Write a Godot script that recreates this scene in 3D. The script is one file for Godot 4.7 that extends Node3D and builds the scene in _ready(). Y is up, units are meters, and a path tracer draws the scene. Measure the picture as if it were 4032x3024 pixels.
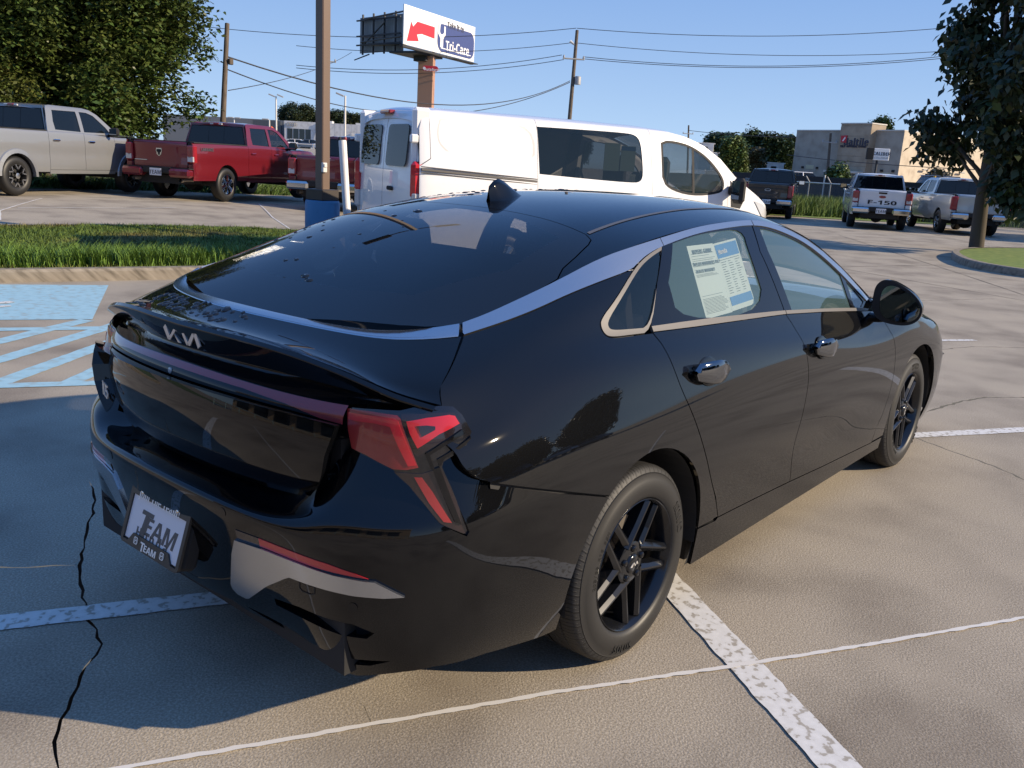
extends Node3D

var M := {}

func _ready() -> void:
	set_stage()
	make_materials()
	build_ground()
	build_buildings()
	build_sedan(M)
	dress_sedan()
	build_surroundings()

func set_stage() -> void:
	var cam := Camera3D.new()
	cam.name = "camera"
	add_child(cam)
	var f := Vector3(cos(-.246) * cos(-.687), sin(-.246), cos(-.246) * sin(-.687))
	var r := f.cross(Vector3.UP).normalized()
	var u := r.cross(f)
	var x := r * cos(.0581) + u * sin(.0581)
	var y := u * cos(.0581) - r * sin(.0581)
	cam.transform = Transform3D(Basis(x, y, -f), Vector3(-2.2977, 1.5627, 2.2200))
	cam.fov = 47.27
	cam.near = 0.05
	cam.far = 4000
	cam.current = true
	var we := WorldEnvironment.new()
	we.name = "surroundings"
	var e := Environment.new()
	e.background_mode = Environment.BG_SKY
	var sm := ProceduralSkyMaterial.new()
	sm.sky_top_color = lin(.075, .19, .48)
	sm.sky_horizon_color = lin(.36, .50, .66)
	sm.sky_curve = .12
	sm.ground_bottom_color = lin(.12, .11, .10)
	sm.ground_horizon_color = lin(.30, .34, .38)
	sm.sun_angle_max = 12.0
	sm.sun_curve = .1
	var sky := Sky.new()
	sky.sky_material = sm
	e.sky = sky
	e.tonemap_mode = Environment.TONE_MAPPER_LINEAR
	e.tonemap_exposure = 1.5
	e.sdfgi_enabled = true
	e.ssao_enabled = true
	e.ssil_enabled = true
	we.environment = e
	add_child(we)
	var sun := DirectionalLight3D.new()
	sun.name = "sun"
	sun.light_color = Color(1.0, .92, .80)
	sun.light_energy = 1.5
	sun.light_angular_distance = .5
	sun.shadow_enabled = true
	add_child(sun)
	sun.look_at_from_position(Vector3(.471, .403, .785) * 50, Vector3.ZERO)

func make_materials() -> void:
	M.black_paint = paint(lin(.0022, .0025, .0034), 0, .5)
	M.black_paint.metallic_specular = .08
	M.gloss_black = mat(lin(.006, .006, .007), .06)
	M.matt_black = mat(lin(.012, .012, .013), .75)
	M.frit = mat(lin(.005, .006, .008), .02)
	M.satin_chrome = mat(lin(.50, .52, .55), .22, .95)
	M.satin_grey = mat(lin(.12, .115, .112), .45, .4)
	M.silver = mat(lin(.62, .60, .57), .35, .5)
	M.handle_chrome = mat(lin(.22, .23, .25), .05, 1.0)
	M.mirror = mat(lin(.35, .40, .42), .02, 1.0)
	M.rear_glass = glass(Color(lin(.004, .006, .009), .72))
	M.privacy_glass = glass(Color(lin(.006, .010, .012), .78))
	M.side_glass = glass(Color(lin(.10, .17, .175), .42), .75)
	M.tail_truck = paint(lin(.26, .010, .016), 0, .3)
	M.tail_red = paint(lin(.26, .022, .022), 0, .3)
	M.tail_red_bright = paint(lin(.50, .014, .024), 0, .3)
	M.smoke_lens = paint(lin(.018, .010, .011), 0, .2)
	M.lamp_black = paint(lin(.008, .007, .008), 0, .2)
	M.interior = mat(lin(.05, .05, .052), .8)
	M.rubber = mat(lin(.011, .011, .0115), .5)
	M.rubber_mark = mat(lin(.004, .004, .004), .8)
	M.tread = mat(lin(.018, .018, .019), .6)
	M.rim_black = mat(lin(.012, .013, .016), .16, .3, .6)
	M.brake_steel = mat(lin(.30, .27, .24), .4, .7)
	# ground
	M.concrete = mat(Color.WHITE, .92)
	M.concrete.albedo_texture = noise_tex(1024, .085, 4, ramp([[0.0, lin(.22, .18, .13)], [.30, lin(.35, .30, .228)], [.5, lin(.385, .332, .255)], [.68, lin(.42, .365, .285)], [.80, lin(.50, .44, .35)], [1.0, lin(.58, .51, .41)]]), 3, FastNoiseLite.TYPE_SIMPLEX)
	M.concrete.uv1_scale = Vector3(1 / 1.1, 1 / 1.1, 1)
	M.concrete.detail_enabled = true
	M.concrete.detail_blend_mode = BaseMaterial3D.BLEND_MODE_MUL
	M.concrete.detail_uv_layer = BaseMaterial3D.DETAIL_UV_2
	M.concrete.detail_albedo = noise_tex(1024, .008, 5, ramp([[0.0, Color(.74, .73, .73)], [.38, Color(.89, .89, .89)], [.6, Color(.95, .95, .95)], [1.0, Color(1, 1, .99)]]), 8, FastNoiseLite.TYPE_SIMPLEX_SMOOTH)
	M.concrete.uv2_scale = Vector3(1 / 9.0, 1 / 9.0, 1)
	M.concrete.normal_enabled = true
	M.concrete.normal_texture = noise_tex(1024, .10, 3, null, 4, FastNoiseLite.TYPE_SIMPLEX, true, 5.0)
	M.concrete.normal_scale = .18
	M.crack = mat(lin(.03, .026, .022), .95)
	M.white_paint_old = mat(Color.WHITE, .8)
	M.white_paint_old.albedo_texture = noise_tex(512, .03, 5, ramp([[0.0, lin(.30, .27, .22)], [.30, lin(.40, .37, .32)], [.37, lin(.62, .61, .58)], [1.0, lin(.72, .71, .68)]]), 12)
	M.white_paint_old.uv1_scale = Vector3(1 / .7, 1 / .7, 1)
	M.white_caulk = mat(lin(.66, .64, .60), .75)
	M.blue_paint = mat(Color.WHITE, .8)
	M.blue_paint.albedo_texture = noise_tex(512, .02, 5, ramp([[0.0, lin(.30, .34, .33)], [.25, lin(.30, .43, .47)], [.45, lin(.30, .50, .58)], [1.0, lin(.36, .55, .62)]]), 14)
	M.blue_paint.uv1_scale = Vector3(1 / 1.3, 1 / 1.3, 1)
	M.kerb = mat(Color.WHITE, .92)
	M.kerb.albedo_texture = noise_tex(512, .02, 5, ramp([[0.0, lin(.10, .085, .065)], [.4, lin(.22, .19, .15)], [1.0, lin(.33, .29, .235)]]), 15)
	M.kerb.uv1_scale = Vector3(.8, .8, 1)
	M.lawn = mat(Color.WHITE, .95)
	M.lawn.albedo_texture = noise_tex(512, .02, 5, ramp([[0.0, lin(.05, .085, .018)], [.5, lin(.085, .14, .03)], [.75, lin(.13, .155, .045)], [1.0, lin(.19, .15, .06)]]), 16)
	M.lawn.uv1_scale = Vector3(.25, .25, 1)
	M.lawn_bright = M.lawn.duplicate()
	M.lawn_bright.albedo_texture = noise_tex(512, .03, 5, ramp([[0.0, lin(.08, .13, .02)], [.5, lin(.14, .20, .03)], [1.0, lin(.22, .24, .05)]]), 17)
	M.leafy = mat(Color.WHITE, .45, 0, .45)
	M.leafy.vertex_color_use_as_albedo = true
	M.leafy.backlight_enabled = true
	M.leafy.backlight = Color(.35, .35, .35)
	M.bark = mat(lin(.075, .06, .045), .95)
	M.old_wood = mat(Color.WHITE, .9)
	M.old_wood.albedo_texture = noise_tex(256, .03, 4, ramp([[0.0, lin(.06, .048, .036)], [1.0, lin(.17, .13, .095)]]), 18)
	M.old_wood.uv1_scale = Vector3(3, .3, 1)
	M.pale_wood = mat(lin(.42, .40, .37), .85)
	M.wire = mat(lin(.03, .03, .035), .7)
	# vehicles
	M.chrome = mat(lin(.62, .62, .62), .08, 1.0)
	M.wheel_silver = mat(lin(.48, .48, .48), .22, .9)
	M.truck_glass = glass(Color(lin(.006, .009, .012), .8))
	M.van_glass = glass(Color(lin(.008, .013, .015), .82))
	M.van_cab_glass = glass(Color(lin(.03, .05, .05), .45))
	M.clear_lens = paint(lin(.50, .50, .50), 0, .25)
	M.plate_white = mat(lin(.66, .67, .70), .35)
	M.plate_grey = mat(lin(.085, .082, .08), .5)
	M.frame_black = mat(lin(.030, .029, .027), .38)
	M.print_white = mat(lin(.82, .80, .74), .45)
	M.paper = mat(lin(.62, .72, .66), .8)
	M.paper_blue = mat(lin(.05, .22, .50), .7)
	M.paper_green = mat(lin(.42, .60, .52), .8)
	M.ink = mat(lin(.10, .12, .12), .8)
	M.bead = mat(lin(.01, .012, .016), .02)
	# posts, signs, buildings
	M.blue_base = mat(Color.WHITE, .6)
	M.blue_base.albedo_texture = noise_tex(256, .02, 4, ramp([[0.0, lin(.035, .13, .25)], [.35, lin(.05, .18, .34)], [1.0, lin(.06, .20, .37)]]), 20)
	M.dark_bronze = mat(lin(.045, .035, .028), .5, .2)
	M.brown_paint = mat(lin(.135, .088, .062), .42)
	M.pale_plastic = mat(lin(.60, .58, .54), .5)
	M.scuffed_white = mat(Color.WHITE, .5)
	M.scuffed_white.albedo_texture = noise_tex(256, .02, 5, ramp([[0.0, lin(.35, .27, .20)], [.22, lin(.62, .58, .54)], [.4, lin(.74, .73, .71)], [1.0, lin(.78, .78, .77)]]), 21)
	M.lamp_grey = mat(lin(.33, .33, .33), .5)
	M.tan_steel = mat(lin(.40, .215, .135), .6)
	M.sign_white = mat(lin(.76, .76, .77), .5)
	M.sign_red = mat(lin(.52, .018, .035), .5)
	M.sign_blue = mat(lin(.040, .062, .20), .5)
	M.sign_dark = mat(lin(.03, .033, .06), .5)
	M.dark_steel = mat(lin(.022, .024, .028), .6)
	M.zinc = mat(lin(.17, .185, .195), .5, .3)
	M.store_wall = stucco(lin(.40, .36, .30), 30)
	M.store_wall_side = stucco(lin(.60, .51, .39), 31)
	M.stone_tower = stucco(lin(.36, .29, .21), 32)
	M.stone_course = stucco(lin(.42, .34, .25), 33)
	M.coping = mat(lin(.55, .52, .46), .7)
	M.dim_glass = mat(lin(.018, .024, .028), .06)
	M.yellow_dim = mat(lin(.50, .45, .30), .7)
	M.yellow = mat(lin(.65, .38, .03), .5)
	M.showroom_white = stucco(lin(.70, .69, .67), 34)
	M.grey_hall = mat(lin(.16, .17, .18), .7)
	M.grey_hall_dark = mat(lin(.075, .085, .095), .5)
	M.orange = mat(lin(.70, .12, .025), .7)
	M.screen_black = mat(lin(.018, .018, .020), .85)
	M.stucco = stucco(lin(.50, .39, .27), 35)
	M.awning = mat(lin(.02, .035, .035), .7)
	M.chain_link = mat(lin(.10, .10, .11, .42), .6)
	M.chain_link.transparency = BaseMaterial3D.TRANSPARENCY_ALPHA
	M.tread.albedo_color = Color.WHITE
	M.tread.albedo_texture = sipes(false)
	M.tread.heightmap_enabled = true
	M.tread.heightmap_texture = sipes(true)
	M.tread.heightmap_scale = .35

func stucco(c: Color, seed_: int) -> StandardMaterial3D:
	var m := mat(c, .9)
	m.albedo_texture = noise_tex(512, .012, 5, ramp([[0.0, Color(.84, .83, .82)], [.5, Color(.95, .95, .95)], [1.0, Color(1, 1, 1)]]), seed_)
	m.uv1_scale = Vector3(.12, .12, 1)
	return m

func sipes(height: bool) -> ImageTexture:   # one block of tyre tread: a cross groove and two sipes
	var im := Image.create(64, 64, false, Image.FORMAT_RGB8)
	for x in 64:
		for y in 64:
			var u := fposmod(x + 10.0 * sin(y / 64.0 * PI), 64.0)
			var g := 1.0
			if u < 12: g = 0.0
			elif absf(u - 38) < 3 and y > 12: g = .35
			im.set_pixel(x, y, Color(g, g, g) if height else lin(.006 + .014 * g, .006 + .014 * g, .0065 + .014 * g))
	return ImageTexture.create_from_image(im)
# ---------------------------------------------------------------- helpers
class Ch:
	var v := PackedVector3Array()
	var n := PackedVector3Array()
	var q := PackedVector2Array()
	var i := PackedInt32Array()
	func add(a: Vector3, nn: Vector3, uv := Vector2.ZERO) -> int:
		v.append(a); n.append(nn); q.append(uv)
		return v.size() - 1
	func tri(a: int, b: int, c: int) -> void:
		i.append(a); i.append(b); i.append(c)
	func flat(a: Vector3, b: Vector3, c: Vector3, ua := Vector2.ZERO, ub := Vector2.ZERO, uc := Vector2.ZERO) -> void:
		var nn := (c - a).cross(b - a).normalized()
		tri(add(a, nn, ua), add(b, nn, ub), add(c, nn, uc))
	func quad(a: Vector3, b: Vector3, c: Vector3, d: Vector3) -> void:   # flat, corners in order, uv in metres
		var nn := (c - a).cross(b - a).normalized()
		if nn.length() < 0.5:
			nn = (d - a).cross(c - a).normalized()
		var w := a.distance_to(b)
		var h := a.distance_to(d)
		var k := add(a, nn, Vector2(0, 0)); add(b, nn, Vector2(w, 0)); add(c, nn, Vector2(w, h)); add(d, nn, Vector2(0, h))
		tri(k, k + 1, k + 2); tri(k, k + 2, k + 3)
	func merge(o: Ch, t := Transform3D.IDENTITY) -> void:
		var k := v.size()
		for j in o.v.size():
			add(t * o.v[j], (t.basis * o.n[j]).normalized(), o.q[j])
		for j in o.i:
			i.append(j + k)
	func box(c: Vector3, s: Vector3, b := Basis.IDENTITY) -> void:
		var h := s * 0.5
		var p := []
		for k in 8:
			p.append(c + b * Vector3(h.x * (1 if k & 1 else -1), h.y * (1 if k & 2 else -1), h.z * (1 if k & 4 else -1)))
		quad(p[0], p[1], p[3], p[2]); quad(p[5], p[4], p[6], p[7]); quad(p[4], p[0], p[2], p[6])
		quad(p[1], p[5], p[7], p[3]); quad(p[2], p[3], p[7], p[6]); quad(p[4], p[5], p[1], p[0])
	func bbox(c: Vector3, s: Vector3, r := 0.01, b := Basis.IDENTITY) -> void:   # chamfered box
		var h := s * 0.5
		r = minf(r, minf(h.x, minf(h.y, h.z)) * 0.9)
		var e := func(sx, sy, sz, ax): return c + b * Vector3(sx * (h.x - (0.0 if ax == 0 else r)), sy * (h.y - (0.0 if ax == 1 else r)), sz * (h.z - (0.0 if ax == 2 else r)))
		var o: Ch = Ch.new()
		for ax in 3:
			for s1 in [-1, 1]:
				var f := []
				for k in [[-1, -1], [1, -1], [1, 1], [-1, 1]]:
					var t := [0, 0, 0]
					t[ax] = s1; t[(ax + 1) % 3] = k[0]; t[(ax + 2) % 3] = k[1]
					f.append(e.call(t[0], t[1], t[2], ax))
				o.quad(f[0], f[1], f[2], f[3])
		for ax in 3:
			var a1 := (ax + 1) % 3
			var a2 := (ax + 2) % 3
			for k in [[-1, -1], [1, -1], [1, 1], [-1, 1]]:
				var f := []
				for w in [[-1, a1], [1, a1], [1, a2], [-1, a2]]:
					var t := [0, 0, 0]
					t[ax] = w[0]; t[a1] = k[0]; t[a2] = k[1]
					f.append(e.call(t[0], t[1], t[2], w[1]))
				o.quad(f[0], f[1], f[2], f[3])
		for k in 8:
			var t := [1 if k & 1 else -1, 1 if k & 2 else -1, 1 if k & 4 else -1]
			o.flat(e.call(t[0], t[1], t[2], 0), e.call(t[0], t[1], t[2], 1), e.call(t[0], t[1], t[2], 2))
		for j in range(0, o.i.size(), 3):   # outwards
			for w in 3:
				var id := o.i[j + w]
				if o.n[id].dot(o.v[id] - c) < 0: o.n[id] = -o.n[id]
		merge(o)
	func tube(pts: PackedVector3Array, r0: float, r1 := -1.0, seg := 8, caps := true) -> void:
		if r1 < 0: r1 = r0
		var m := pts.size()
		var up := Vector3.UP
		var base := v.size()
		var run := 0.0
		for k in m:
			var d := (pts[mini(k + 1, m - 1)] - pts[maxi(k - 1, 0)]).normalized()
			if absf(d.dot(up)) > 0.95: up = Vector3(1, 0.1, 0.2).normalized()
			var x := up.cross(d).normalized()
			var y := d.cross(x)
			up = y
			if k: run += pts[k].distance_to(pts[k - 1])
			var r := lerpf(r0, r1, float(k) / (m - 1))
			for s in seg + 1:
				var a := TAU * s / seg
				var nn := x * cos(a) + y * sin(a)
				add(pts[k] + nn * r, nn, Vector2(TAU * r * s / seg, run))
		for k in m - 1:
			for s in seg:
				var a := base + k * (seg + 1) + s
				tri(a, a + 1, a + seg + 2); tri(a, a + seg + 2, a + seg + 1)
		if caps:
			for k in [0, m - 1]:
				var d2 := (pts[k] - pts[1 if k == 0 else m - 2]).normalized()
				var cc := add(pts[k], d2)
				for s in seg:
					var a2 := v[base + k * (seg + 1) + s]
					var b2 := v[base + k * (seg + 1) + s + 1]
					tri(cc, add(a2, d2), add(b2, d2))
	func lathe(prof: PackedVector2Array, seg := 48, c := Vector3.ZERO, b := Basis.IDENTITY, smooth := true, reps := 1.0) -> void:   # prof: (radius, along b.z)
		var m := prof.size()
		for k in m - 1:
			var t := (prof[k + 1] - prof[k]).normalized()
			var nf := Vector2(t.y, -t.x)
			var na := nf
			var nb := nf
			if smooth:
				if k > 0:
					var tp := (prof[k] - prof[k - 1]).normalized()
					if tp.dot(t) > 0.6: na = (nf + Vector2(tp.y, -tp.x)).normalized()
				if k < m - 2:
					var tn := (prof[k + 2] - prof[k + 1]).normalized()
					if tn.dot(t) > 0.6: nb = (nf + Vector2(tn.y, -tn.x)).normalized()
			var base := v.size()
			for s in seg + 1:
				var a := TAU * s / seg
				var e := b.x * cos(a) + b.y * sin(a)
				add(c + e * prof[k].x + b.z * prof[k].y, (e * na.x + b.z * na.y).normalized(), Vector2(reps * s / seg, float(k) / (m - 1)))
				add(c + e * prof[k + 1].x + b.z * prof[k + 1].y, (e * nb.x + b.z * nb.y).normalized(), Vector2(reps * s / seg, float(k + 1) / (m - 1)))
			for s in seg:
				var a2 := base + s * 2
				tri(a2, a2 + 1, a2 + 3); tri(a2, a2 + 3, a2 + 2)
	func prism(poly: PackedVector2Array, o: Vector3, ex: Vector3, ey: Vector3, depth: float) -> void:   # polygon on plane (ex, ey), thickness along ex x ey
		var ez := ex.cross(ey).normalized()
		var idx := Geometry2D.triangulate_polygon(poly)
		for s in [0, 1]:
			var k := v.size()
			for w in poly:
				add(o + ex * w.x + ey * w.y + ez * depth * s, ez * (1 if s else -1), w)
			for w in idx: i.append(k + w)
		for k in poly.size():
			var a := poly[k]
			var c := poly[(k + 1) % poly.size()]
			var p0 := o + ex * a.x + ey * a.y
			var p1 := o + ex * c.x + ey * c.y
			var nn := (p1 - p0).cross(ez).normalized()
			if Geometry2D.is_polygon_clockwise(poly): nn = -nn
			var w := v.size()
			add(p0, nn); add(p1, nn); add(p1 + ez * depth, nn); add(p0 + ez * depth, nn)
			tri(w, w + 1, w + 2); tri(w, w + 2, w + 3)
	func mirrored() -> Ch:
		var o: Ch = Ch.new()
		for j in v.size():
			o.add(Vector3(v[j].x, v[j].y, -v[j].z), Vector3(n[j].x, n[j].y, -n[j].z), q[j])
		o.i = i
		return o
	func moved(d: float) -> Ch:   # along the normals
		var o: Ch = Ch.new()
		for j in v.size(): o.add(v[j] + n[j] * d, n[j], q[j])
		o.i = i
		return o
	func mesh() -> ArrayMesh:
		var idx := PackedInt32Array()
		for j in range(0, i.size() - 2, 3):
			var a := i[j]
			var b := i[j + 1]
			var c := i[j + 2]
			var g := (v[c] - v[a]).cross(v[b] - v[a])
			if g.length_squared() < 1e-18: continue
			if g.dot(n[a] + n[b] + n[c]) < 0: idx.append_array(PackedInt32Array([a, c, b]))
			else: idx.append_array(PackedInt32Array([a, b, c]))
		var arr := []
		arr.resize(Mesh.ARRAY_MAX)
		arr[Mesh.ARRAY_VERTEX] = v
		arr[Mesh.ARRAY_NORMAL] = n
		arr[Mesh.ARRAY_TEX_UV] = q
		arr[Mesh.ARRAY_TEX_UV2] = q
		arr[Mesh.ARRAY_INDEX] = idx
		var m := ArrayMesh.new()
		if idx.size(): m.add_surface_from_arrays(Mesh.PRIMITIVE_TRIANGLES, arr)
		return m

class Net:   # bicubic B-spline through a grid of points
	var c: Array = []
	var n := 0
	var m := 0
	static func filt(p: PackedVector3Array) -> PackedVector3Array:
		var k := p.size()
		var rhs := PackedVector3Array()
		var cp := PackedFloat32Array()
		# natural ends: first and last control point equal the end points
		rhs.resize(k); cp.resize(k)
		rhs[0] = p[0]; cp[0] = 0.0
		for j in range(1, k - 1):
			var d := 4.0 - cp[j - 1]
			cp[j] = 1.0 / d
			rhs[j] = (p[j] * 6.0 - rhs[j - 1]) / d
		var x := PackedVector3Array()
		x.resize(k + 2)
		x[k] = p[k - 1]
		for j in range(k - 2, -1, -1):
			x[j + 1] = rhs[j] - x[j + 2] * cp[j] if j > 0 else p[0]
		x[0] = x[1] * 2.0 - x[2]
		x[k + 1] = x[k] * 2.0 - x[k - 1]
		return x
	func _init(rows: Array) -> void:
		n = rows.size(); m = rows[0].size()
		var t := []
		for r in rows: t.append(filt(PackedVector3Array(r)))
		for b in m + 2:
			var col := PackedVector3Array()
			for a in n: col.append(t[a][b])
			c.append(filt(col))   # c[b][a]
	static func w(t: float) -> PackedFloat32Array:
		return PackedFloat32Array([pow(1 - t, 3) / 6, (3 * t * t * t - 6 * t * t + 4) / 6, (-3 * t * t * t + 3 * t * t + 3 * t + 1) / 6, t * t * t / 6])
	static func dw(t: float) -> PackedFloat32Array:
		return PackedFloat32Array([-pow(1 - t, 2) / 2, (3 * t * t - 4 * t) / 2, (-3 * t * t + 2 * t + 1) / 2, t * t / 2])
	func ev(a: float, b: float) -> Array:
		var i0 := clampi(int(floor(a)), 0, n - 2)
		var j0 := clampi(int(floor(b)), 0, m - 2)
		var wa := w(a - i0)
		var wb := w(b - j0)
		var da := dw(a - i0)
		var db := dw(b - j0)
		var p := Vector3.ZERO
		var pa := Vector3.ZERO
		var pb := Vector3.ZERO
		for y in 4:
			var r := Vector3.ZERO
			var ra := Vector3.ZERO
			var row: PackedVector3Array = c[j0 + y]
			for x in 4:
				r += row[i0 + x] * wa[x]
				ra += row[i0 + x] * da[x]
			p += r * wb[y]; pa += ra * wb[y]; pb += r * db[y]
		return [p, pa.cross(pb).normalized()]
	func tess(ka: int, kb: int, out: Vector3, qf: Callable, a0 := 0.0, a1 := -1.0, b0 := 0.0, b1 := -1.0) -> Ch:
		var o: Ch = Ch.new()
		if a1 < 0: a1 = n - 1
		if b1 < 0: b1 = m - 1
		var na := int(round((a1 - a0) * ka))
		var nb := int(round((b1 - b0) * kb))
		var s := 0.0
		for x in na + 1:
			for y in nb + 1:
				var a := lerpf(a0, a1, float(x) / na)
				var r := ev(a, lerpf(b0, b1, float(y) / nb))
				o.add(r[0], r[1], qf.call(a, r[0]))
				s += r[1].dot(out)
		if s < 0:
			for k in o.n.size(): o.n[k] = -o.n[k]
		for x in na:
			for y in nb:
				var k := x * (nb + 1) + y
				o.tri(k, k + 1, k + nb + 2); o.tri(k, k + nb + 2, k + nb + 1)
		return o

func clip(ch: Ch, poly: PackedVector2Array, inside := true) -> Ch:
	var o := Ch.new()
	var lo := poly[0]
	var hi := poly[0]
	for w in poly:
		lo = lo.min(w); hi = hi.max(w)
	var seen := {}
	for j in range(0, ch.i.size(), 3):
		var id := [ch.i[j], ch.i[j + 1], ch.i[j + 2]]
		var a := ch.q[id[0]]
		var b := ch.q[id[1]]
		var c := ch.q[id[2]]
		var area := (b - a).cross(c - a)
		if absf(area) < 1e-10: continue
		var tlo := a.min(b).min(c)
		var thi := a.max(b).max(c)
		var pieces: Array
		if thi.x < lo.x or thi.y < lo.y or tlo.x > hi.x or tlo.y > hi.y:
			if inside: continue
			pieces = [PackedVector2Array([a, b, c])]
		else:
			var t := PackedVector2Array([a, b, c] if area > 0 else [a, c, b])
			pieces = Geometry2D.intersect_polygons(t, poly) if inside else Geometry2D.clip_polygons(t, poly)
		for f: PackedVector2Array in pieces:
			if f.size() < 3 or (pieces.size() > 1 and Geometry2D.is_polygon_clockwise(f) and area > 0 and not inside and f.size() > 3 and absf(poly_area(f)) < 1e-8): continue
			var k := PackedInt32Array()
			for w in f:
				var key := Vector2i(roundi(w.x * 30000), roundi(w.y * 30000))
				if not seen.has(key):
					var wb := (w - a).cross(c - a) / area
					var wc := (b - a).cross(w - a) / area
					var wa := 1.0 - wb - wc
					seen[key] = o.add(ch.v[id[0]] * wa + ch.v[id[1]] * wb + ch.v[id[2]] * wc, (ch.n[id[0]] * wa + ch.n[id[1]] * wb + ch.n[id[2]] * wc).normalized(), w)
				k.append(seen[key])
			if f.size() == 3:
				o.tri(k[0], k[1], k[2])
			else:
				for w in Geometry2D.triangulate_polygon(f): o.i.append(k[w])
	return o

func poly_area(f: PackedVector2Array) -> float:
	var s := 0.0
	for k in f.size(): s += f[k].cross(f[(k + 1) % f.size()])
	return s * 0.5

func grow(poly: PackedVector2Array, d: float) -> PackedVector2Array:
	if Geometry2D.is_polygon_clockwise(poly): poly.reverse()
	var r := Geometry2D.offset_polygon(poly, d, Geometry2D.JOIN_MITER)
	var best := PackedVector2Array()
	for f in r:
		if f.size() > 2 and (best.is_empty() or absf(poly_area(f)) > absf(poly_area(best))): best = f
	return best

func flange(ch: Ch, depth: float) -> Ch:   # the turned-in rim of a panel
	var count := {}
	for j in range(0, ch.i.size(), 3):
		for k in 3:
			var a := ch.i[j + k]
			var b := ch.i[j + (k + 1) % 3]
			var key := Vector2i(mini(a, b), maxi(a, b))
			count[key] = count.get(key, 0) + (1 if a < b else 1001)
	var o := Ch.new()
	for key: Vector2i in count:
		var cnt: int = count[key]
		if cnt != 1 and cnt != 1001: continue
		var a := ch.v[key.x]
		var b := ch.v[key.y]
		if a.distance_to(b) < 1e-5: continue
		var na := ch.n[key.x]
		var nb := ch.n[key.y]
		var f := (b - a).cross(na).normalized()
		var w := o.add(a, f); o.add(b, f); o.add(b - nb * depth, f); o.add(a - na * depth, f)
		o.tri(w, w + 1, w + 2); o.tri(w, w + 2, w + 3)
	return o

func pv(a: Array) -> PackedVector2Array:
	var o := PackedVector2Array()
	for k in range(0, a.size() - 1, 2): o.append(Vector2(a[k], a[k + 1]))
	return o

func loft(rows: Array, flip := false, qs := []) -> Ch:   # rows of points -> smooth sheet
	var o := Ch.new()
	var m := rows.size()
	var k: int = rows[0].size()
	for a in m:
		for b in k:
			var da: Vector3 = rows[mini(a + 1, m - 1)][b] - rows[maxi(a - 1, 0)][b]
			var db: Vector3 = rows[a][mini(b + 1, k - 1)] - rows[a][maxi(b - 1, 0)]
			if da.length() < 1e-6: da = rows[mini(a + 1, m - 1)][k / 2] - rows[maxi(a - 1, 0)][k / 2]
			var nn := da.cross(db).normalized()
			o.add(rows[a][b], -nn if flip else nn, qs[a][b] if qs.size() else Vector2(float(b) / (k - 1), float(a) / (m - 1)))
	for a in m - 1:
		for b in k - 1:
			var w := a * k + b
			o.tri(w, w + 1, w + k + 1); o.tri(w, w + k + 1, w + k)
	return o

func rounded(w: float, h: float, r: float, seg := 4, c := Vector2.ZERO) -> PackedVector2Array:
	var o := PackedVector2Array()
	for k in 4:
		var cc := Vector2((w / 2 - r) * (1 if k in [0, 3] else -1), (h / 2 - r) * (1 if k in [0, 1] else -1))
		for s in seg + 1:
			var a := PI / 2 * (k + float(s) / seg)
			o.append(c + cc + Vector2(cos(a), sin(a)) * r)
	return o

func circle(c: Vector2, r: float, seg := 40, ry := -1.0) -> PackedVector2Array:
	var o := PackedVector2Array()
	for s in seg:
		o.append(c + Vector2(cos(TAU * s / seg) * r, sin(TAU * s / seg) * (r if ry < 0 else ry)))
	return o

func part(called: String, ch: Ch, m: Material, parent: Node = self) -> MeshInstance3D:
	var o := MeshInstance3D.new()
	o.name = called
	o.mesh = ch.mesh()
	o.material_override = m
	parent.add_child(o, true)
	return o

func thing(called: String, label: String, category: String, at := Vector3.ZERO, turn := 0.0, group := "") -> Node3D:
	var o := Node3D.new()
	o.name = numbered(called)
	add_child(o)
	o.position = at
	o.rotation.y = turn
	tag(o, label, category, group)
	return o

func tag(o: Node, label: String, category: String, group := "") -> void:
	o.set_meta("label", label)
	o.set_meta("category", category)
	if group: o.set_meta("group", group)

var used := {}
func numbered(called: String) -> String:
	var k: int = used.get(called, 0)
	used[called] = k + 1
	return called if k == 0 else "%s_%03d" % [called, k]

func single(called: String, ch: Ch, m: Material, label: String, category: String, group := "") -> MeshInstance3D:
	var o := part(numbered(called), ch, m)
	tag(o, label, category, group)
	return o

func struct(called: String, ch: Ch, m: Material) -> MeshInstance3D:
	var o := part(numbered(called), ch, m)
	o.set_meta("kind", "structure")
	return o

func dup(src: Node3D, at: Vector3, turn: float, label: String, group := "") -> Node3D:
	var base := str(src.name)
	if base.length() > 4 and base[-4] == "_" and base.right(3).is_valid_int(): base = base.left(-4)
	var r: Node3D = src.duplicate()
	r.name = numbered(base)
	add_child(r)
	r.position = at
	r.rotation.y = turn
	r.set_meta("label", label)
	if group: r.set_meta("group", group)
	return r

func lin(r: float, g: float, b: float, a := 1.0) -> Color:   # a real-world colour to an albedo setting
	var c := Color(r, g, b).linear_to_srgb()
	c.a = a
	return c

func mat(c: Color, rough := 0.6, metal := 0.0, spec := 0.5) -> StandardMaterial3D:
	var m := StandardMaterial3D.new()
	m.albedo_color = c
	m.roughness = rough
	m.metallic = metal
	m.metallic_specular = spec
	return m

func glass(c: Color, spec := 0.5) -> StandardMaterial3D:
	var m := mat(c, 0.0, 0.0, spec)
	m.transparency = BaseMaterial3D.TRANSPARENCY_ALPHA
	return m

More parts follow.
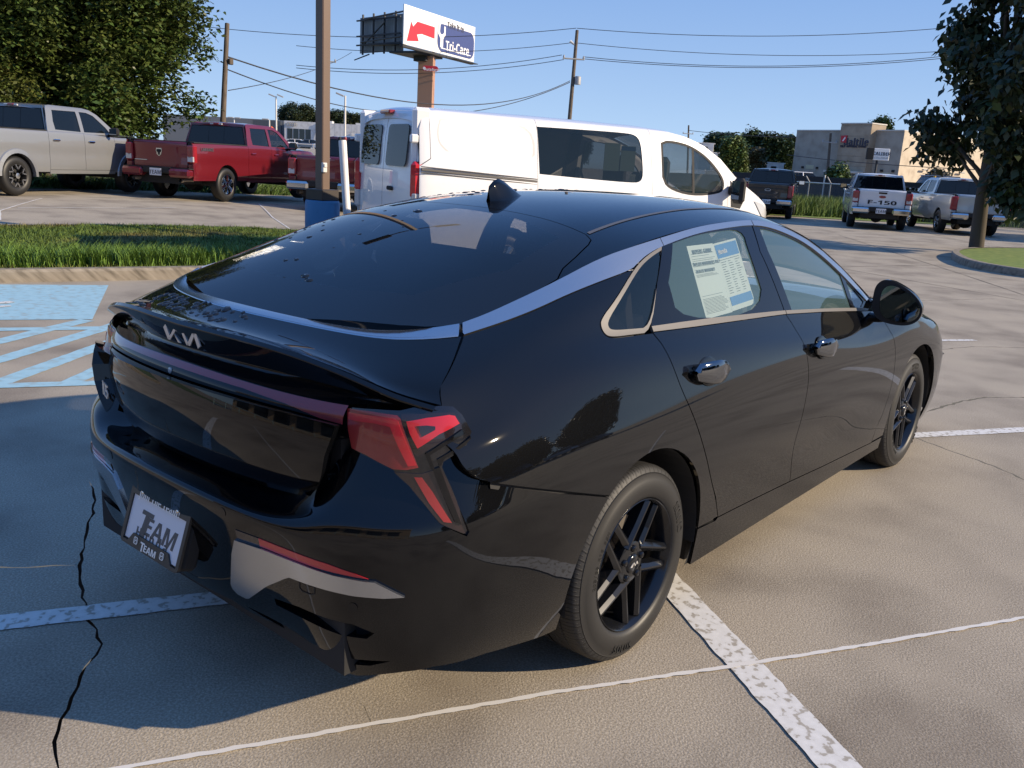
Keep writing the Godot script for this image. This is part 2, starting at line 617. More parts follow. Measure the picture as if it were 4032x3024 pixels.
func paint(c: Color, flake := 0.0, rough := 0.4) -> StandardMaterial3D:
	var m := mat(c, rough, flake, 0.5)
	m.clearcoat_enabled = true
	m.clearcoat = 1.0
	m.clearcoat_roughness = 0.02
	return m

func noise_tex(size: int, freq: float, octaves: int, ramp: Gradient, seed_ := 1, type := FastNoiseLite.TYPE_SIMPLEX_SMOOTH, as_normal := false, bump := 4.0) -> NoiseTexture2D:
	var f := FastNoiseLite.new()
	f.seed = seed_
	f.noise_type = type
	f.frequency = freq
	f.fractal_octaves = octaves
	var t := NoiseTexture2D.new()
	t.width = size; t.height = size
	t.seamless = true
	t.noise = f
	t.color_ramp = ramp
	t.as_normal_map = as_normal
	t.bump_strength = bump
	return t

func ramp(stops: Array) -> Gradient:   # [offset, linear colour] pairs
	var g := Gradient.new()
	var o := PackedFloat32Array()
	var c := PackedColorArray()
	for s in stops:
		o.append(s[0]); c.append(s[1])
	g.offsets = o; g.colors = c
	return g

func letters(text: String, height: float, depth: float, font := "Droid Sans", weight := 700, squash := 1.0) -> Mesh:
	var t := TextMesh.new()
	var f := SystemFont.new()
	f.font_names = PackedStringArray([font])
	f.font_weight = weight
	t.font = f
	t.text = text
	t.font_size = 64
	t.pixel_size = height / 46.0
	t.depth = depth
	t.curve_step = 2.0
	return t

func put_text(parent: Node, called: String, text: String, height: float, at: Transform3D, m: Material, font := "Droid Sans", weight := 700, depth := 0.004, wide := 1.0) -> MeshInstance3D:
	var o := MeshInstance3D.new()
	o.name = called
	o.mesh = letters(text, height, depth, font, weight)
	o.material_override = m
	parent.add_child(o, true)
	o.transform = at * Transform3D(Basis.from_scale(Vector3(wide, 1, 1)))
	return o

func facing(at: Vector3, out: Vector3, up := Vector3.UP) -> Transform3D:   # a frame whose +Z is out and +Y nearly up
	var z := out.normalized()
	var x := up.cross(z).normalized()
	return Transform3D(Basis(x, z.cross(x), z), at)
# ---------------------------------------------------------------- the black sedan (origin under its rear axle, nose to +X, right side +Z)
const SX := [-.85, -.6, -.3, 0, .4, .9, 1.4, 1.9, 2.3, 2.65, 2.95, 3.2, 3.4, 3.55, 3.66]
const SYT := [1.115, 1.142, 1.20, 1.268, 1.352, 1.405, 1.40, 1.285, 1.155, 1.02, .945, .895, .845, .79, .745]
const SBL := [1.00, 1.04, 1.07, 1.075, 1.058, 1.035, 1.015, .99, .96, .93, .88, .835, .785, .735, .70]
const SZT := [.595, .635, .665, .672, .655, .615, .612, .645, .68, .71, .72, .70, .66, .60, .55]
const SZB := [.755, .768, .785, .795, .805, .812, .818, .822, .828, .83, .835, .82, .785, .72, .65]
const SZ3 := [.80, .828, .846, .852, .856, .860, .864, .868, .872, .88, .885, .875, .84, .775, .70]
const SYR := [.885, .80, .70, .58, .45, .31, .20]
const SZR := [[.830, .868, .884, .886, .886, .886, .888, .890, .894, .902, .910, .905, .870, .810, .735],
	[.856, .895, .908, .908, .906, .904, .905, .907, .911, .918, .925, .922, .89, .832, .757],
	[.872, .911, .922, .922, .919, .916, .916, .918, .922, .926, .930, .928, .90, .845, .775],
	[.874, .914, .926, .928, .922, .918, .918, .919, .924, .928, .930, .928, .905, .852, .785],
	[.862, .905, .922, .926, .914, .907, .906, .909, .918, .925, .928, .925, .905, .855, .79],
	[.835, .88, .905, .912, .906, .900, .899, .902, .908, .912, .915, .91, .89, .845, .785],
	[.80, .85, .88, .892, .895, .894, .894, .894, .894, .894, .89, .88, .86, .82, .765]]
const CHU := [-.596, 1.14, -.508, 1.157, -.377, 1.189, -.238, 1.224, .005, 1.289, .178, 1.319, .37, 1.345, .631, 1.374, .91, 1.388, 1.122, 1.393, 1.283, 1.384, 1.451, 1.355, 1.63, 1.313, 1.797, 1.247, 1.956, 1.167, 2.071, 1.085, 2.171, 1.01]
const CHL := [-.625, 1.115, -.483, 1.138, -.354, 1.163, -.208, 1.196, -.052, 1.225, .122, 1.253, .16, 1.268, .232, 1.293, .343, 1.318, .612, 1.353, .891, 1.367, 1.1, 1.374, 1.258, 1.364, 1.421, 1.334, 1.594, 1.291, 1.758, 1.225, 1.913, 1.141, 2.041, 1.062, 2.134, 1.004]
const BELT := [-.134, 1.07, .123, 1.065, .391, 1.055, .979, 1.036, 1.148, 1.030, 1.538, 1.005, 2.091, .962, 2.17, .955]
const GAPR := [.123, 1.066, .146, 1.03, .163, .963, .197, .882, .262, .776, .348, .638, .422, .525, .497, .433, .546, .341]
const GAPB := [1.148, 1.031, 1.18, .993, 1.21, .934, 1.234, .859, 1.248, .766, 1.216, .654, 1.182, .515, 1.199, .411, 1.222, .335]
const GAPF := [2.17, .955, 2.24, .92, 2.28, .874, 2.344, .804, 2.376, .696, 2.385, .578, 2.344, .415, 2.281, .346, 2.27, .27]
const SILL := [.546, .341, .9, .325, 1.222, .31, 1.6, .29, 2.0, .275, 2.27, .265, 2.43, .262]
const GAPBUMP := [-.83, .895, -.812, .873, -.804, .841, -.775, .809, -.741, .791, -.637, .759, -.472, .709, -.248, .639]

func side_net() -> Net:
	var out := []
	for i in SX.size():
		var x: float = SX[i]
		var yt: float = SYT[i]
		var bl: float = SBL[i]
		var y3 := maxf(bl - .085, .9) if bl > .95 else (bl * .6 + .885 * .4 if bl > .9 else bl - .03)
		var col := [Vector3(x, yt, SZT[i]), Vector3(x, yt * .52 + bl * .48, SZT[i] * .47 + SZB[i] * .53 + .006), Vector3(x, bl, SZB[i]), Vector3(x, y3, SZ3[i])]
		for k in 7:
			col.append(Vector3(x, SYR[k] if k > 2 else minf(SYR[k], y3 - .05 * (k + 1)), SZR[k][i]))
		out.append(col)
	return Net.new(out)

const BZ := [-.22, 0, .22, .43, .60, .735, .832, .884, .907, .921, .926, .928, .928]
const BX := [-1.131, -1.143, -1.131, -1.093, -1.042, -.972, -.88, -.76, -.62, -.49, -.37, -.24, -.12]
const BY := [.668, .674, .668, .655, .641, .633, .632, .640, .65, .65, .65, .65, .65]
var b_arc := PackedFloat32Array()
func bumper_net() -> Net:
	var cor := [.055, .93, .035, .86, .018, .79, .006, .73, 0, .69, 0, .64, 0, .58, .006, .50, .016, .41, .034, .31, .07, .21]
	var out := []
	var run := 0.0
	for i in BZ.size():
		var e: float = [0, 0, 0, 0, .72, .9, 1, 1, 1, 1, 1, 1, 1][i]
		if i in [4, 5, 6]: cor = [.12, .93, .085, .86, .052, .79, .026, .73, .008, .69, 0, .64, 0, .58, .006, .50, .016, .41, .034, .31, .07, .21]
		elif i == 7: cor = [.085, .93, .058, .86, .034, .79, .014, .73, .003, .69, 0, .64, 0, .58, .006, .50, .016, .41, .034, .31, .07, .21]
		elif i > 7: cor = [.055, .93, .035, .86, .018, .79, .006, .73, 0, .69, 0, .64, 0, .58, .006, .50, .016, .41, .034, .31, .07, .21]
		var cen := [.17, .86, .155, .76, .125, .70, .07, BY[i] + .014, .022, BY[i] + .008, 0, BY[i] - .008, .008, .60, .03, .50, .052, .40, .085, .315, .14, .25]
		var a := maxi(i - 1, 0)
		var b := mini(i + 1, BZ.size() - 1)
		var t := Vector2(BX[b] - BX[a], BZ[b] - BZ[a]).normalized()
		var col := []
		for k in 11:
			var o := lerpf(cen[k * 2], cor[k * 2], e)
			col.append(Vector3(BX[i] + t.y * o, lerpf(cen[k * 2 + 1], cor[k * 2 + 1], e), BZ[i] - t.x * o))
		out.append(col)
		if i: run += Vector2(BX[i] - BX[i - 1], BZ[i] - BZ[i - 1]).length()
		b_arc.append(run)
	for i in b_arc.size(): b_arc[i] -= 0.2203
	return Net.new(out)

func along(arc: PackedFloat32Array, a: float) -> float:
	var i := clampi(int(floor(a)), 0, arc.size() - 2)
	return lerpf(arc[i], arc[i + 1], a - i)

const TX := [-.95, -.75, -.55, -.35, -.15, .1, .35, .65, 1.0, 1.35, 1.65, 1.95, 2.25, 2.5]
const TYC := [1.052, 1.153, 1.243, 1.316, 1.372, 1.416, 1.446, 1.463, 1.465, 1.452, 1.408, 1.32, 1.205, 1.09]
const TZR := [.64, .64, .647, .652, .66, .66, .66, .64, .625, .635, .665, .73, .82, .87]
const TYR := [1.045, 1.098, 1.146, 1.196, 1.248, 1.306, 1.343, 1.375, 1.391, 1.374, 1.308, 1.17, .985, .87]
func top_net() -> Net:
	var out := []
	for i in TX.size():
		var r := []
		for f in [-1.15, -1, -.75, -.5, -.25, 0, .25, .5, .75, 1, 1.15]:
			r.append(Vector3(TX[i], TYC[i] - (TYC[i] - TYR[i]) * (.55 * f * f + .45 * pow(f, 4)), f * TZR[i]))
		out.append(r)
	return Net.new(out)

const LX := [-.957, -.951, -.936, -.905, -.862, -.808, -.745, -.68]
const LZ := [.52, .60, .67, .735, .785, .822, .846, .862]
var l_arc := PackedFloat32Array()
func lens_net() -> Net:
	var ly := [1.02, .955, .89, .825, .76, .70, .64]
	var lo := [-.045, -.014, 0, .008, .016, .026, .034]
	var out := []
	var run := 0.0
	for i in LX.size():
		var a := maxi(i - 1, 0)
		var b := mini(i + 1, LX.size() - 1)
		var t := Vector2(LX[b] - LX[a], LZ[b] - LZ[a]).normalized()
		var nn := Vector2(-t.y, t.x)
		var col := []
		for k in 7: col.append(Vector3(LX[i] + nn.x * lo[k], ly[k], LZ[i] + nn.y * lo[k]))
		out.append(col)
		if i: run += Vector2(LX[i] - LX[i - 1], LZ[i] - LZ[i - 1]).length()
		l_arc.append(run)
	return Net.new(out)

func even(c: Array, z: float) -> Vector3:   # x and y of a line across the tail as even polynomials of z
	var w := z * z
	return Vector3(c[0] + c[1] * w + c[2] * w * w, c[3] + c[4] * w + c[5] * w * w, z)

func poly_line(a: Array, f: float) -> Vector3:   # a flat list of xyz, smooth through its points
	var n := a.size() / 3
	var t := clampf(f, 0, 1) * (n - 1)
	var i := mini(int(t), n - 2)
	var p := func(k): return Vector3(a[clampi(k, 0, n - 1) * 3], a[clampi(k, 0, n - 1) * 3 + 1], a[clampi(k, 0, n - 1) * 3 + 2])
	return p.call(i).cubic_interpolate(p.call(i + 1), p.call(i - 1), p.call(i + 2), t - i)

func mz(v: Vector3) -> Vector3:
	return Vector3(v.x, v.y, -v.z)

func strip(a: Array, from: int, to: int) -> Array:   # points from..to of a flat list
	return a.slice(from * 2, to * 2 + 2)

func smooth(a: Array, _k := 3) -> Array:   # a flat list of xy with its corners cut twice, ends kept
	for turn in 2:
		var o := [a[0], a[1]]
		for i in a.size() / 2 - 1:
			var p := Vector2(a[i * 2], a[i * 2 + 1])
			var q := Vector2(a[i * 2 + 2], a[i * 2 + 3])
			var p1 := p.lerp(q, .25)
			var q1 := p.lerp(q, .75)
			o.append_array([p1.x, p1.y, q1.x, q1.y])
		o.append_array([a[a.size() - 2], a[a.size() - 1]])
		a = o
	return a

func tail_trim(upper: bool, z: float) -> Vector3:   # the two edges of the chrome line across the tail
	var w := z * z
	if upper: return Vector3(-.8592 + .6811 * w - 1.1178 * w * w + 5.6319 * pow(w, 4), 1.1177 - .165 * w + .5038 * w * w, z)
	return Vector3(-.8962 + .6911 * w - 1.2462 * w * w + 5.2386 * pow(w, 4), 1.1123 - .1276 * w + .3022 * w * w, z)

func rev(a: Array) -> Array:
	var o := []
	for k in range(a.size() - 2, -1, -2): o.append_array([a[k], a[k + 1]])
	return o

func both(called: String, ch: Ch, m: Material, parent: Node, rim := 0.008) -> void:   # right and left one
	if rim > 0: ch.merge(flange(ch, rim))
	part(called, ch, m, parent)
	part(called, ch.mirrored(), m, parent)

func build_sedan(M: Dictionary) -> Node3D:
	var car := thing("black_sedan", "glossy black four-door sedan with black wheels in the foreground", "car")
	var P: Material = M.black_paint
	var S := side_net()
	var B := bumper_net()
	var T := top_net()
	var L := lens_net()
	var side := S.tess(6, 6, Vector3(0, 0, 1), func(_a, p): return Vector2(p.x, p.y), 0.0, -1.0, -0.6)
	var bump := B.tess(7, 6, Vector3(-1, 0, 0.3), func(a, p): return Vector2(along(b_arc, a), p.y), 1.0)
	var top := T.tess(6, 5, Vector3.UP, func(_a, p): return Vector2(p.x, p.z))
	var lens := L.tess(8, 6, Vector3(-1, 0, 0.5), func(a, p): return Vector2(along(l_arc, a), p.y))
	var g := 0.0022
	var archr := circle(Vector2(0, .335), .388, 60)
	var archf := circle(Vector2(2.822, .335), .388, 60)
	# side panels
	var rear_door := pv(strip(BELT, 1, 4) + smooth(strip(GAPB, 1, 8)) + rev(strip(SILL, 0, 2)) + rev(smooth(strip(GAPR, 1, 7))))
	var front_door := pv(strip(BELT, 4, 7) + smooth(strip(GAPF, 1, 8)) + rev(strip(SILL, 2, 5)) + rev(smooth(strip(GAPB, 1, 8))))
	var quarter := pv(smooth(strip(CHL, 0, 5)) + smooth([.142, 1.257, -.02, 1.171, -.121, 1.124, -.138, 1.102, -.126, 1.077, -.091, 1.070, .003, 1.067]) + [.123, 1.063] + smooth(strip(GAPR, 1, 8)) + [.53, .345, .38, .345, -.1, .345, -.248, .639] + rev(smooth(strip(GAPBUMP, 0, 6))) + [-.83, .93, -.806, .977, -.799, 1.001, -.788, 1.02, -.725, 1.057, -.641, 1.105])
	var fender := pv([2.17, .955, 2.30, .965, 2.62, .936, 2.9, .895, 3.15, .845, 3.4, .79, 3.6, .72, 3.7, .70, 3.7, .2, 3.17, .2, 2.43, .27, 2.27, .27] + rev(smooth(strip(GAPF, 1, 7))))
	var sill := pv([.40, .342, .53, .333] + SILL + [2.43, .186, 1.4, .184, .44, .186, .385, .186, .385, .342])
	part("rear_door", clip(side, grow(rear_door, -g)), P, car).set_meta("label", "gloss black rear right door below its window")
	for w in [["rear_door", rear_door, []], ["front_door", front_door, []], ["quarter_panel", quarter, [archr]], ["front_fender", fender, [archf]], ["side_sill", sill, [archr, archf]]]:
		var ch := clip(side, grow(w[1], -g))
		for c in w[2]: ch = clip(ch, c, false)
		if w[0] == "rear_door":
			car.get_child(car.get_child_count() - 1).free()
		both(w[0], ch, P, car, 0.012)
	# arch flanges and what the gaps show
	var shell := clip(clip(side, archr, false), archf, false)
	shell = clip(shell, pv([-.66, 1.08, -.5, 1.12, -.1, 1.2, .1, 1.0, .12, 1.05, 1.1, 1.02, 2.1, .95, 2.9, .87, 3.66, .69, 3.7, .2, -.25, .2, -.25, .62, -.72, .77, -.72, 1.0]))
	both("inner_shell", shell.moved(-0.012), M.matt_black, car, 0)
	# window surround: chrome line, glass, pillars
	var chrome := pv(smooth(CHU) + rev(smooth(CHL)))
	var seams := [[-.62, .352], [.356, 1.121], [1.127, 2.2]]
	for s in seams:
		var piece := Geometry2D.intersect_polygons(chrome, pv([s[0], .9, s[1], .9, s[1], 1.5, s[0], 1.5]))
		var best: PackedVector2Array = piece[0]
		for f: PackedVector2Array in piece:
			if absf(poly_area(f)) > absf(poly_area(best)): best = f
		both("window_chrome_trim", clip(side, best).moved(0.003), M.satin_chrome, car, 0.01)
	both("quarter_glass_frame", clip(clip(side, pv(smooth([.343, 1.317, .24, 1.293, .142, 1.257, -.02, 1.171, -.121, 1.124, -.134, 1.102, -.126, 1.079, -.091, 1.072, .003, 1.069, .117, 1.065, .225, 1.205]))), pv(smooth([.33, 1.305, .241, 1.283, .155, 1.252, .003, 1.17, -.093, 1.117, -.101, 1.097, -.078, 1.089, .014, 1.084, .117, 1.079, .222, 1.2])), false).moved(0.002), M.satin_grey, car, 0.008)
	both("quarter_glass", clip(side, pv(smooth([.33, 1.305, .241, 1.283, .155, 1.252, .003, 1.17, -.093, 1.117, -.101, 1.097, -.078, 1.089, .014, 1.084, .117, 1.079, .222, 1.2]))).moved(-0.003), M.privacy_glass, car, 0)
	var rear_zone := pv(smooth([.353, 1.319, .612, 1.353, .891, 1.367, 1.1, 1.374]) + [ 1.115, 1.374, 1.086, 1.275, 1.143, 1.06, 1.145, 1.045, .535, 1.07, .304, 1.076, .13, 1.081, .236, 1.209])
	var rear_glass := pv(smooth([.425, 1.326, .598, 1.347, .755, 1.357, 1.02, 1.364, 0.985, 1.275, 1.0, 1.054, .304, 1.078, .302, 1.205], 2))
	var front_zone := pv(smooth([1.125, 1.374, 1.258, 1.364, 1.421, 1.334, 1.594, 1.291, 1.758, 1.225, 1.913, 1.141, 2.041, 1.062, 2.134, 1.004]) + [ 2.054, .976, 1.814, .997, 1.547, 1.016, 1.153, 1.042, 1.150, 1.06, 1.093, 1.275])
	var front_glass := pv(smooth([1.176, 1.36, 1.258, 1.356, 1.421, 1.326, 1.594, 1.283, 1.758, 1.215, 1.90, 1.138]) + [ 1.90, .993, 1.547, 1.018, 1.223, 1.040, 1.165, 1.275])
	var sail := pv([1.945, 1.108, 2.041, 1.05, 2.10, 1.005, 2.04, .984, 1.945, .988])
	both("door_window_frame", clip(clip(side, rear_zone), rear_glass, false).moved(-0.002), M.gloss_black, car, 0.012)
	both("door_window_frame", clip(clip(clip(side, front_zone), front_glass, false), sail, false).moved(-0.002), M.gloss_black, car, 0.012)
	both("side_window", clip(side, grow(rear_glass, .004)).moved(-0.006), M.side_glass, car, 0)
	both("side_window", clip(side, grow(front_glass, .004)).moved(-0.006), M.side_glass, car, 0)
	both("side_window", clip(side, grow(sail, .004)).moved(-0.006), M.side_glass, car, 0)
	for s in [[.125, 1.1465], [1.152, 2.12]]:
		var bm := Geometry2D.intersect_polygons(pv([.0, 1.084, .304, 1.0775, .535, 1.071, 1.023, 1.05, 1.153, 1.0435, 1.547, 1.0175, 1.814, .998, 2.054, .977, 2.12, .968] + rev(strip(BELT, 1, 6)) + [0, 1.07]), pv([s[0], .9, s[1], .9, s[1], 1.2, s[0], 1.2]))
		both("belt_moulding", clip(side, bm[0]).moved(0.004), M.satin_grey, car, 0.01)
	# roof, rear window, windscreen
	var rail := []
	for k in range(0, CHU.size(), 2):
		var x: float = CHU[k]
		rail.append_array([x, Vector2(TZR[0], 0).x])
	var zr := func(x):   # half width of the roof where it meets the trim
		var pts := [-.95, .62, -.77, .625, -.596, .638, -.377, .652, -.1, .661, .2, .662, .5, .648, .8, .632, 1.12, .622, 1.35, .636, 1.63, .664, 1.8, .692, 1.956, .732, 2.071, .772, 2.171, .803, 2.5, .74]
		for k in range(0, pts.size() - 2, 2):
			if x <= pts[k + 2]: return lerpf(pts[k + 1], pts[k + 3], clampf((x - pts[k]) / (pts[k + 2] - pts[k]), 0, 1))
		return .74
	var cover := PackedVector2Array()
	var base := []
	for k in 25:
		var z := lerpf(-.637, .637, k / 24.0)
		base.append(Vector2(tail_trim(true, z).x, z))
	var edge := []
	for x in [-.596, -.45, -.3, -.15, 0, .15, .3, .45, .6, .75, .9, 1.05, 1.2, 1.35, 1.5, 1.65, 1.8, 1.95, 2.07, 2.17, 2.35, 2.48]:
		edge.append(Vector2(x, zr.call(x)))
	for w in base: cover.append(w)
	for w in edge: cover.append(w)
	for k in range(edge.size() - 1, -1, -1): cover.append(Vector2(edge[k].x, -edge[k].y))
	var roof_all := clip(top, cover)
	var gl := pv([.07, .571, .036, .586, -.065, .612, -.15, .629, -.184, .643, -.204, .652])
	var glass_poly := PackedVector2Array()
	for w in base: glass_poly.append(w)
	for x in [-.596, -.45, -.3]: glass_poly.append(Vector2(x, zr.call(x)))
	for k in range(gl.size() - 1, -1, -1): glass_poly.append(gl[k])
	for w in [[.085, .54], [.075, .42], [.055, .2], [.045, 0], [.055, -.2], [.075, -.42], [.085, -.54]]: glass_poly.append(Vector2(w[0], w[1]))
	for w in gl: glass_poly.append(Vector2(w.x, -w.y))
	for x in [-.3, -.45, -.596]: glass_poly.append(Vector2(x, -zr.call(x)))
	var clear := pv([-.60, .45, -.3, .545, -.02, .51, .0, .3, -.01, 0, .0, -.3, -.02, -.51, -.3, -.545, -.60, -.45, -.67, -.25, -.685, 0, -.67, .25])
	var rg := clip(roof_all, glass_poly)
	part("rear_window", clip(rg, clear), M.rear_glass, car)
	part("rear_window_black_border", clip(rg, clear, false), M.frit, car)
	var roof := clip(roof_all, grow(glass_poly, .004), false)
	var wind := pv([1.62, .60, 1.9, .66, 2.3, .76, 2.46, .78, 2.46, -.78, 2.3, -.76, 1.9, -.66, 1.62, -.60, 1.56, -.3, 1.54, 0, 1.56, .3])
	part("windscreen", clip(roof, wind), M.privacy_glass, car)
	roof = clip(roof, wind, false)
	var ditch := pv([.10, .545, .4, .524, .8, .496, 1.2, .482, 1.62, .50, 1.62, .489, 1.2, .470, .8, .484, .4, .512, .10, .533])
	for s in [1, -1]:
		var d := PackedVector2Array()
		for w in ditch: d.append(Vector2(w.x, w.y * s))
		part("roof_seam_strip", clip(roof, d).moved(.002), M.satin_grey, car)
		roof = clip(roof, d, false)
	roof.merge(flange(roof, .01))
	part("roof", roof, P, car)
	# trunk lid: deck between the chrome line and the lip, bevel, face, ledge, light bar, panel
	var lipx := [-1.042, 1.090, 0, -1.036, 1.090, .15, -1.018, 1.086, .3, -.99, 1.073, .45, -.958, 1.052, .57, -.928, 1.030, .65, -.893, 1.007, .72, -.835, .984, .787]
	var sidec := [-.628, 1.112, .668, -.70, 1.071, .712, -.75, 1.043, .738, -.79, 1.018, .755, -.802, 1.0, .766, -.815, .983, .785]
	var rows := []
	var nz := 48
	var lipf := func(t, f):
		var p: Vector3 = poly_line(lipx, absf(t)) + f
		return Vector3(p.x, p.y, p.z * signf(t) if t != 0 else 0.0)
	for k in 11:
		var f := k / 10.0
		var row := PackedVector3Array()
		var dl := poly_line(sidec, f)
		for j in nz + 1:
			var t := -1.0 + 2.0 * j / nz
			var s := absf(t)
			var c0 := tail_trim(false, s * .668)
			var c1: Vector3 = lipf.call(s, Vector3.ZERO)
			var c0e := tail_trim(false, .668)
			var c1e: Vector3 = lipf.call(1.0, Vector3.ZERO)
			var d0 := tail_trim(false, 0).lerp(lipf.call(0.0, Vector3.ZERO), f) - Vector3(0, .014 * sin(PI * f), 0)
			var pp := c0.lerp(c1, f) + (d0 - tail_trim(false, 0).lerp(lipf.call(0.0, Vector3.ZERO), f)) * (1 - s * s) + (dl - c0e.lerp(c1e, f)) * pow(s, 3)
			row.append(Vector3(pp.x, pp.y, pp.z * signf(t)))
		rows.append(row)
	var deck := loft(rows)
	if deck.n[deck.n.size() / 2].y < 0:
		for k in deck.n.size(): deck.n[k] = -deck.n[k]
	deck.merge(flange(deck, .012))
	part("trunk_lid", deck, P, car)
	var row_of := func(fn: Callable, z0: float) -> PackedVector3Array:
		var o := PackedVector3Array()
		for j in nz + 1: o.append(fn.call(-z0 + 2 * z0 * j / nz))
		return o
	var lip_edge := func(off: Vector3):
		var o := PackedVector3Array()
		for j in nz + 1: o.append(lipf.call(-1.0 + 2.0 * j / nz, off))
		return o
	var lip_low := [-1.034, 1.018, 0, -1.024, 1.016, .15, -.992, 1.01, .3, -.945, .998, .45, -.915, .99, .57, -.90, .984, .65, -.878, .978, .72, -.835, .974, .787]
	var low := func(t, f):
		var p: Vector3 = poly_line(lip_low, absf(t)) + f
		return Vector3(p.x, p.y, p.z * signf(t) if t != 0 else 0.0)
	var low_edge := func(off: Vector3):
		var o := PackedVector3Array()
		for j in nz + 1: o.append(low.call(-1.0 + 2.0 * j / nz, off))
		return o
	var bevel := loft([lip_edge.call(Vector3.ZERO), lip_edge.call(Vector3(-.009, -.0075, 0))], true)
	bevel.merge(loft([lip_edge.call(Vector3(-.009, -.0075, 0)), lip_edge.call(Vector3(-.010, -.011, 0)), low_edge.call(Vector3(-.004, .004, 0)), low_edge.call(Vector3.ZERO)], true))
	part("spoiler_lip", bevel, P, car)
	var red_t := [-1.0615, .2929, .1311, .9849, -.1244, .1658]
	var pan_t := [-1.0855, .27, .22, .9430, -.0300, -.16]
	var pan_b := [-1.057, .28, .10, .7012, -.009, 0]
	var zt := .592
	var ledge := loft([low_edge.call(Vector3.ZERO), low_edge.call(Vector3(.03, -.004, 0)), row_of.call(func(z): return even(red_t, z) + Vector3(.035, .008, 0), .70), row_of.call(func(z): return even(red_t, z) + Vector3(.004, .003, 0), zt), row_of.call(func(z): return even(red_t, z), zt)], true)
	part("light_bar_ledge", ledge, M.gloss_black, car)
	var bar_rows := []
	var bar_q := []
	for k in 7:
		var f := k / 6.0
		var r := PackedVector3Array()
		var qq := PackedVector2Array()
		for j in 97:
			var z := -zt + 2 * zt * j / 96
			r.append(even(red_t, z).lerp(even(pan_t, z) + Vector3(.003, .003, 0), f) + Vector3(-.006 * sin(PI * f), 0, 0))
			qq.append(Vector2(z, -f))
		bar_rows.append(r); bar_q.append(qq)
	var bar := loft(bar_rows, true, bar_q)
	var red_poly := pv([-.6, 0, .6, 0, .6, -1.1, .56, -1.1, .44, -.62, .30, -.40, .1, -.40, -.1, -.40, -.30, -.40, -.44, -.62, -.56, -1.1, -.6, -1.1])
	part("light_bar", clip(bar, red_poly), M.tail_red, car)
	part("light_bar_bezel", clip(bar, red_poly, false), M.gloss_black, car)
	part("light_bar_glow_strip", clip(bar, pv([-.585, -.08, .585, -.08, .585, -.24, -.585, -.24])).moved(.0012), M.tail_red_bright, car)
	var zmax := [.588, .585, .578, .568, .545, .528, .515, .505]
	var prow := []
	var prof := [[0, 0, 0], [.12, -.012, -.006], [.3, -.022, 0], [.52, -.022, 0], [.74, -.016, 0], [.9, -.006, 0], [1.0, 0, 0], [1.0, .05, .0]]
	for k in prof.size():
		var w: Array = prof[k]
		var f: float = w[0]
		prow.append(row_of.call(func(z): return even(pan_t, z).lerp(even(pan_b, z), f) + Vector3(w[1], w[2], 0) + Vector3(.008, 0, 0) * pow(absf(z) / zmax[k], 6), zmax[k]))
	var panel := loft(prow, true)
	panel.merge(flange(panel, .05))
	part("trunk_lower_panel", panel, P, car)
	# chrome line across the trunk
	var cr := []
	for w in [[0, 0, -.002], [0, .002, .004], [1, -.002, .006], [1, .003, .001], [1, .004, -.01]]:
		cr.append(row_of.call(func(z): return tail_trim(w[0] == 1, z * (.966 if w[0] == 1 else 1.0)) + Vector3(w[1], w[2], 0), .664))
	var crl := loft(cr)
	if crl.n[crl.n.size() / 2].y < 0:
		for k in crl.n.size(): crl.n[k] = -crl.n[k]
	part("trunk_chrome_trim", crl, M.satin_chrome, car)
	# bumper
	var arch_b := circle(Vector2(1.787, .335), .388, 60)
	var body_b := pv([0, .70, .44, .70, .53, .71, .565, .76, .60, .80, .645, .853, .719, .837, .786, .818, .835, .786, .874, .751, .921, .699, .991, .661, .998, .672, .955, .784, .936, .829, .94, .844, .979, .862, .995, .829, 1.018, .80, 1.053, .783, 1.163, .75, 1.319, .703, 1.415, .675, 1.54, .636, 1.60, .5, 1.50, .235, 1.385, .235, 1.34, .24, 1.1, .28, .93, .29, .834, .275, .694, .236, .52, .24, .38, .287, .30, .31, .25, .338, 0, .345])
	var bb := clip(clip(bump, body_b), arch_b, false)
	var chrome_b := pv([.332, .567, .437, .567, .55, .56, .658, .551, .734, .548, .762, .549, .835, .513, .783, .506, .706, .503, .601, .506, .512, .508, .493, .497, .41, .44, .338, .383, .325, .378, .295, .382, .28, .395, .277, .41, .31, .52])
	var refl := pv([.338, .597, .423, .594, .532, .586, .636, .577, .709, .563, .745, .553, .709, .554, .608, .558, .522, .563, .416, .571, .338, .573])
	var slot := pv([.436, .41, .527, .417, .618, .414, .699, .413, .759, .395, .736, .375, .667, .372, .581, .38, .49, .385, .437, .389])
	var slot2 := pv([.30, .335, .34, .33, .52, .30, .69, .30, .80, .31, .74, .285, .60, .268, .48, .275, .36, .31])
	both("bumper_chrome_accent", clip(bump, chrome_b).moved(.008), M.satin_chrome, car, .02)
	both("bumper_reflector", clip(clip(bump, refl), pv([.421, .5, .80, .5, .80, .65, .421, .65])).moved(.002), M.tail_red_bright, car, .01)
	both("bumper_reflector_tip", clip(clip(bump, refl), pv([.421, .5, .30, .5, .30, .65, .421, .65])).moved(.002), M.smoke_lens, car, .01)
	for c in [refl, slot, slot2]: bb = clip(bb, c, false)
	var bump_in := clip(clip(bump, grow(body_b, -.02)), arch_b, false).moved(-.03)
	both("bumper_slot", clip(bump_in, pv([.24, .25, .9, .25, .9, .43, .24, .43])), M.gloss_black, car, 0)
	both("bumper_slot_blade", clip(bump, pv([.40, .318, .52, .297, .69, .29, .75, .298, .69, .283, .52, .286])).moved(-.012), M.satin_chrome, car, 0)
	both("rear_bumper", bb, P, car, .03)
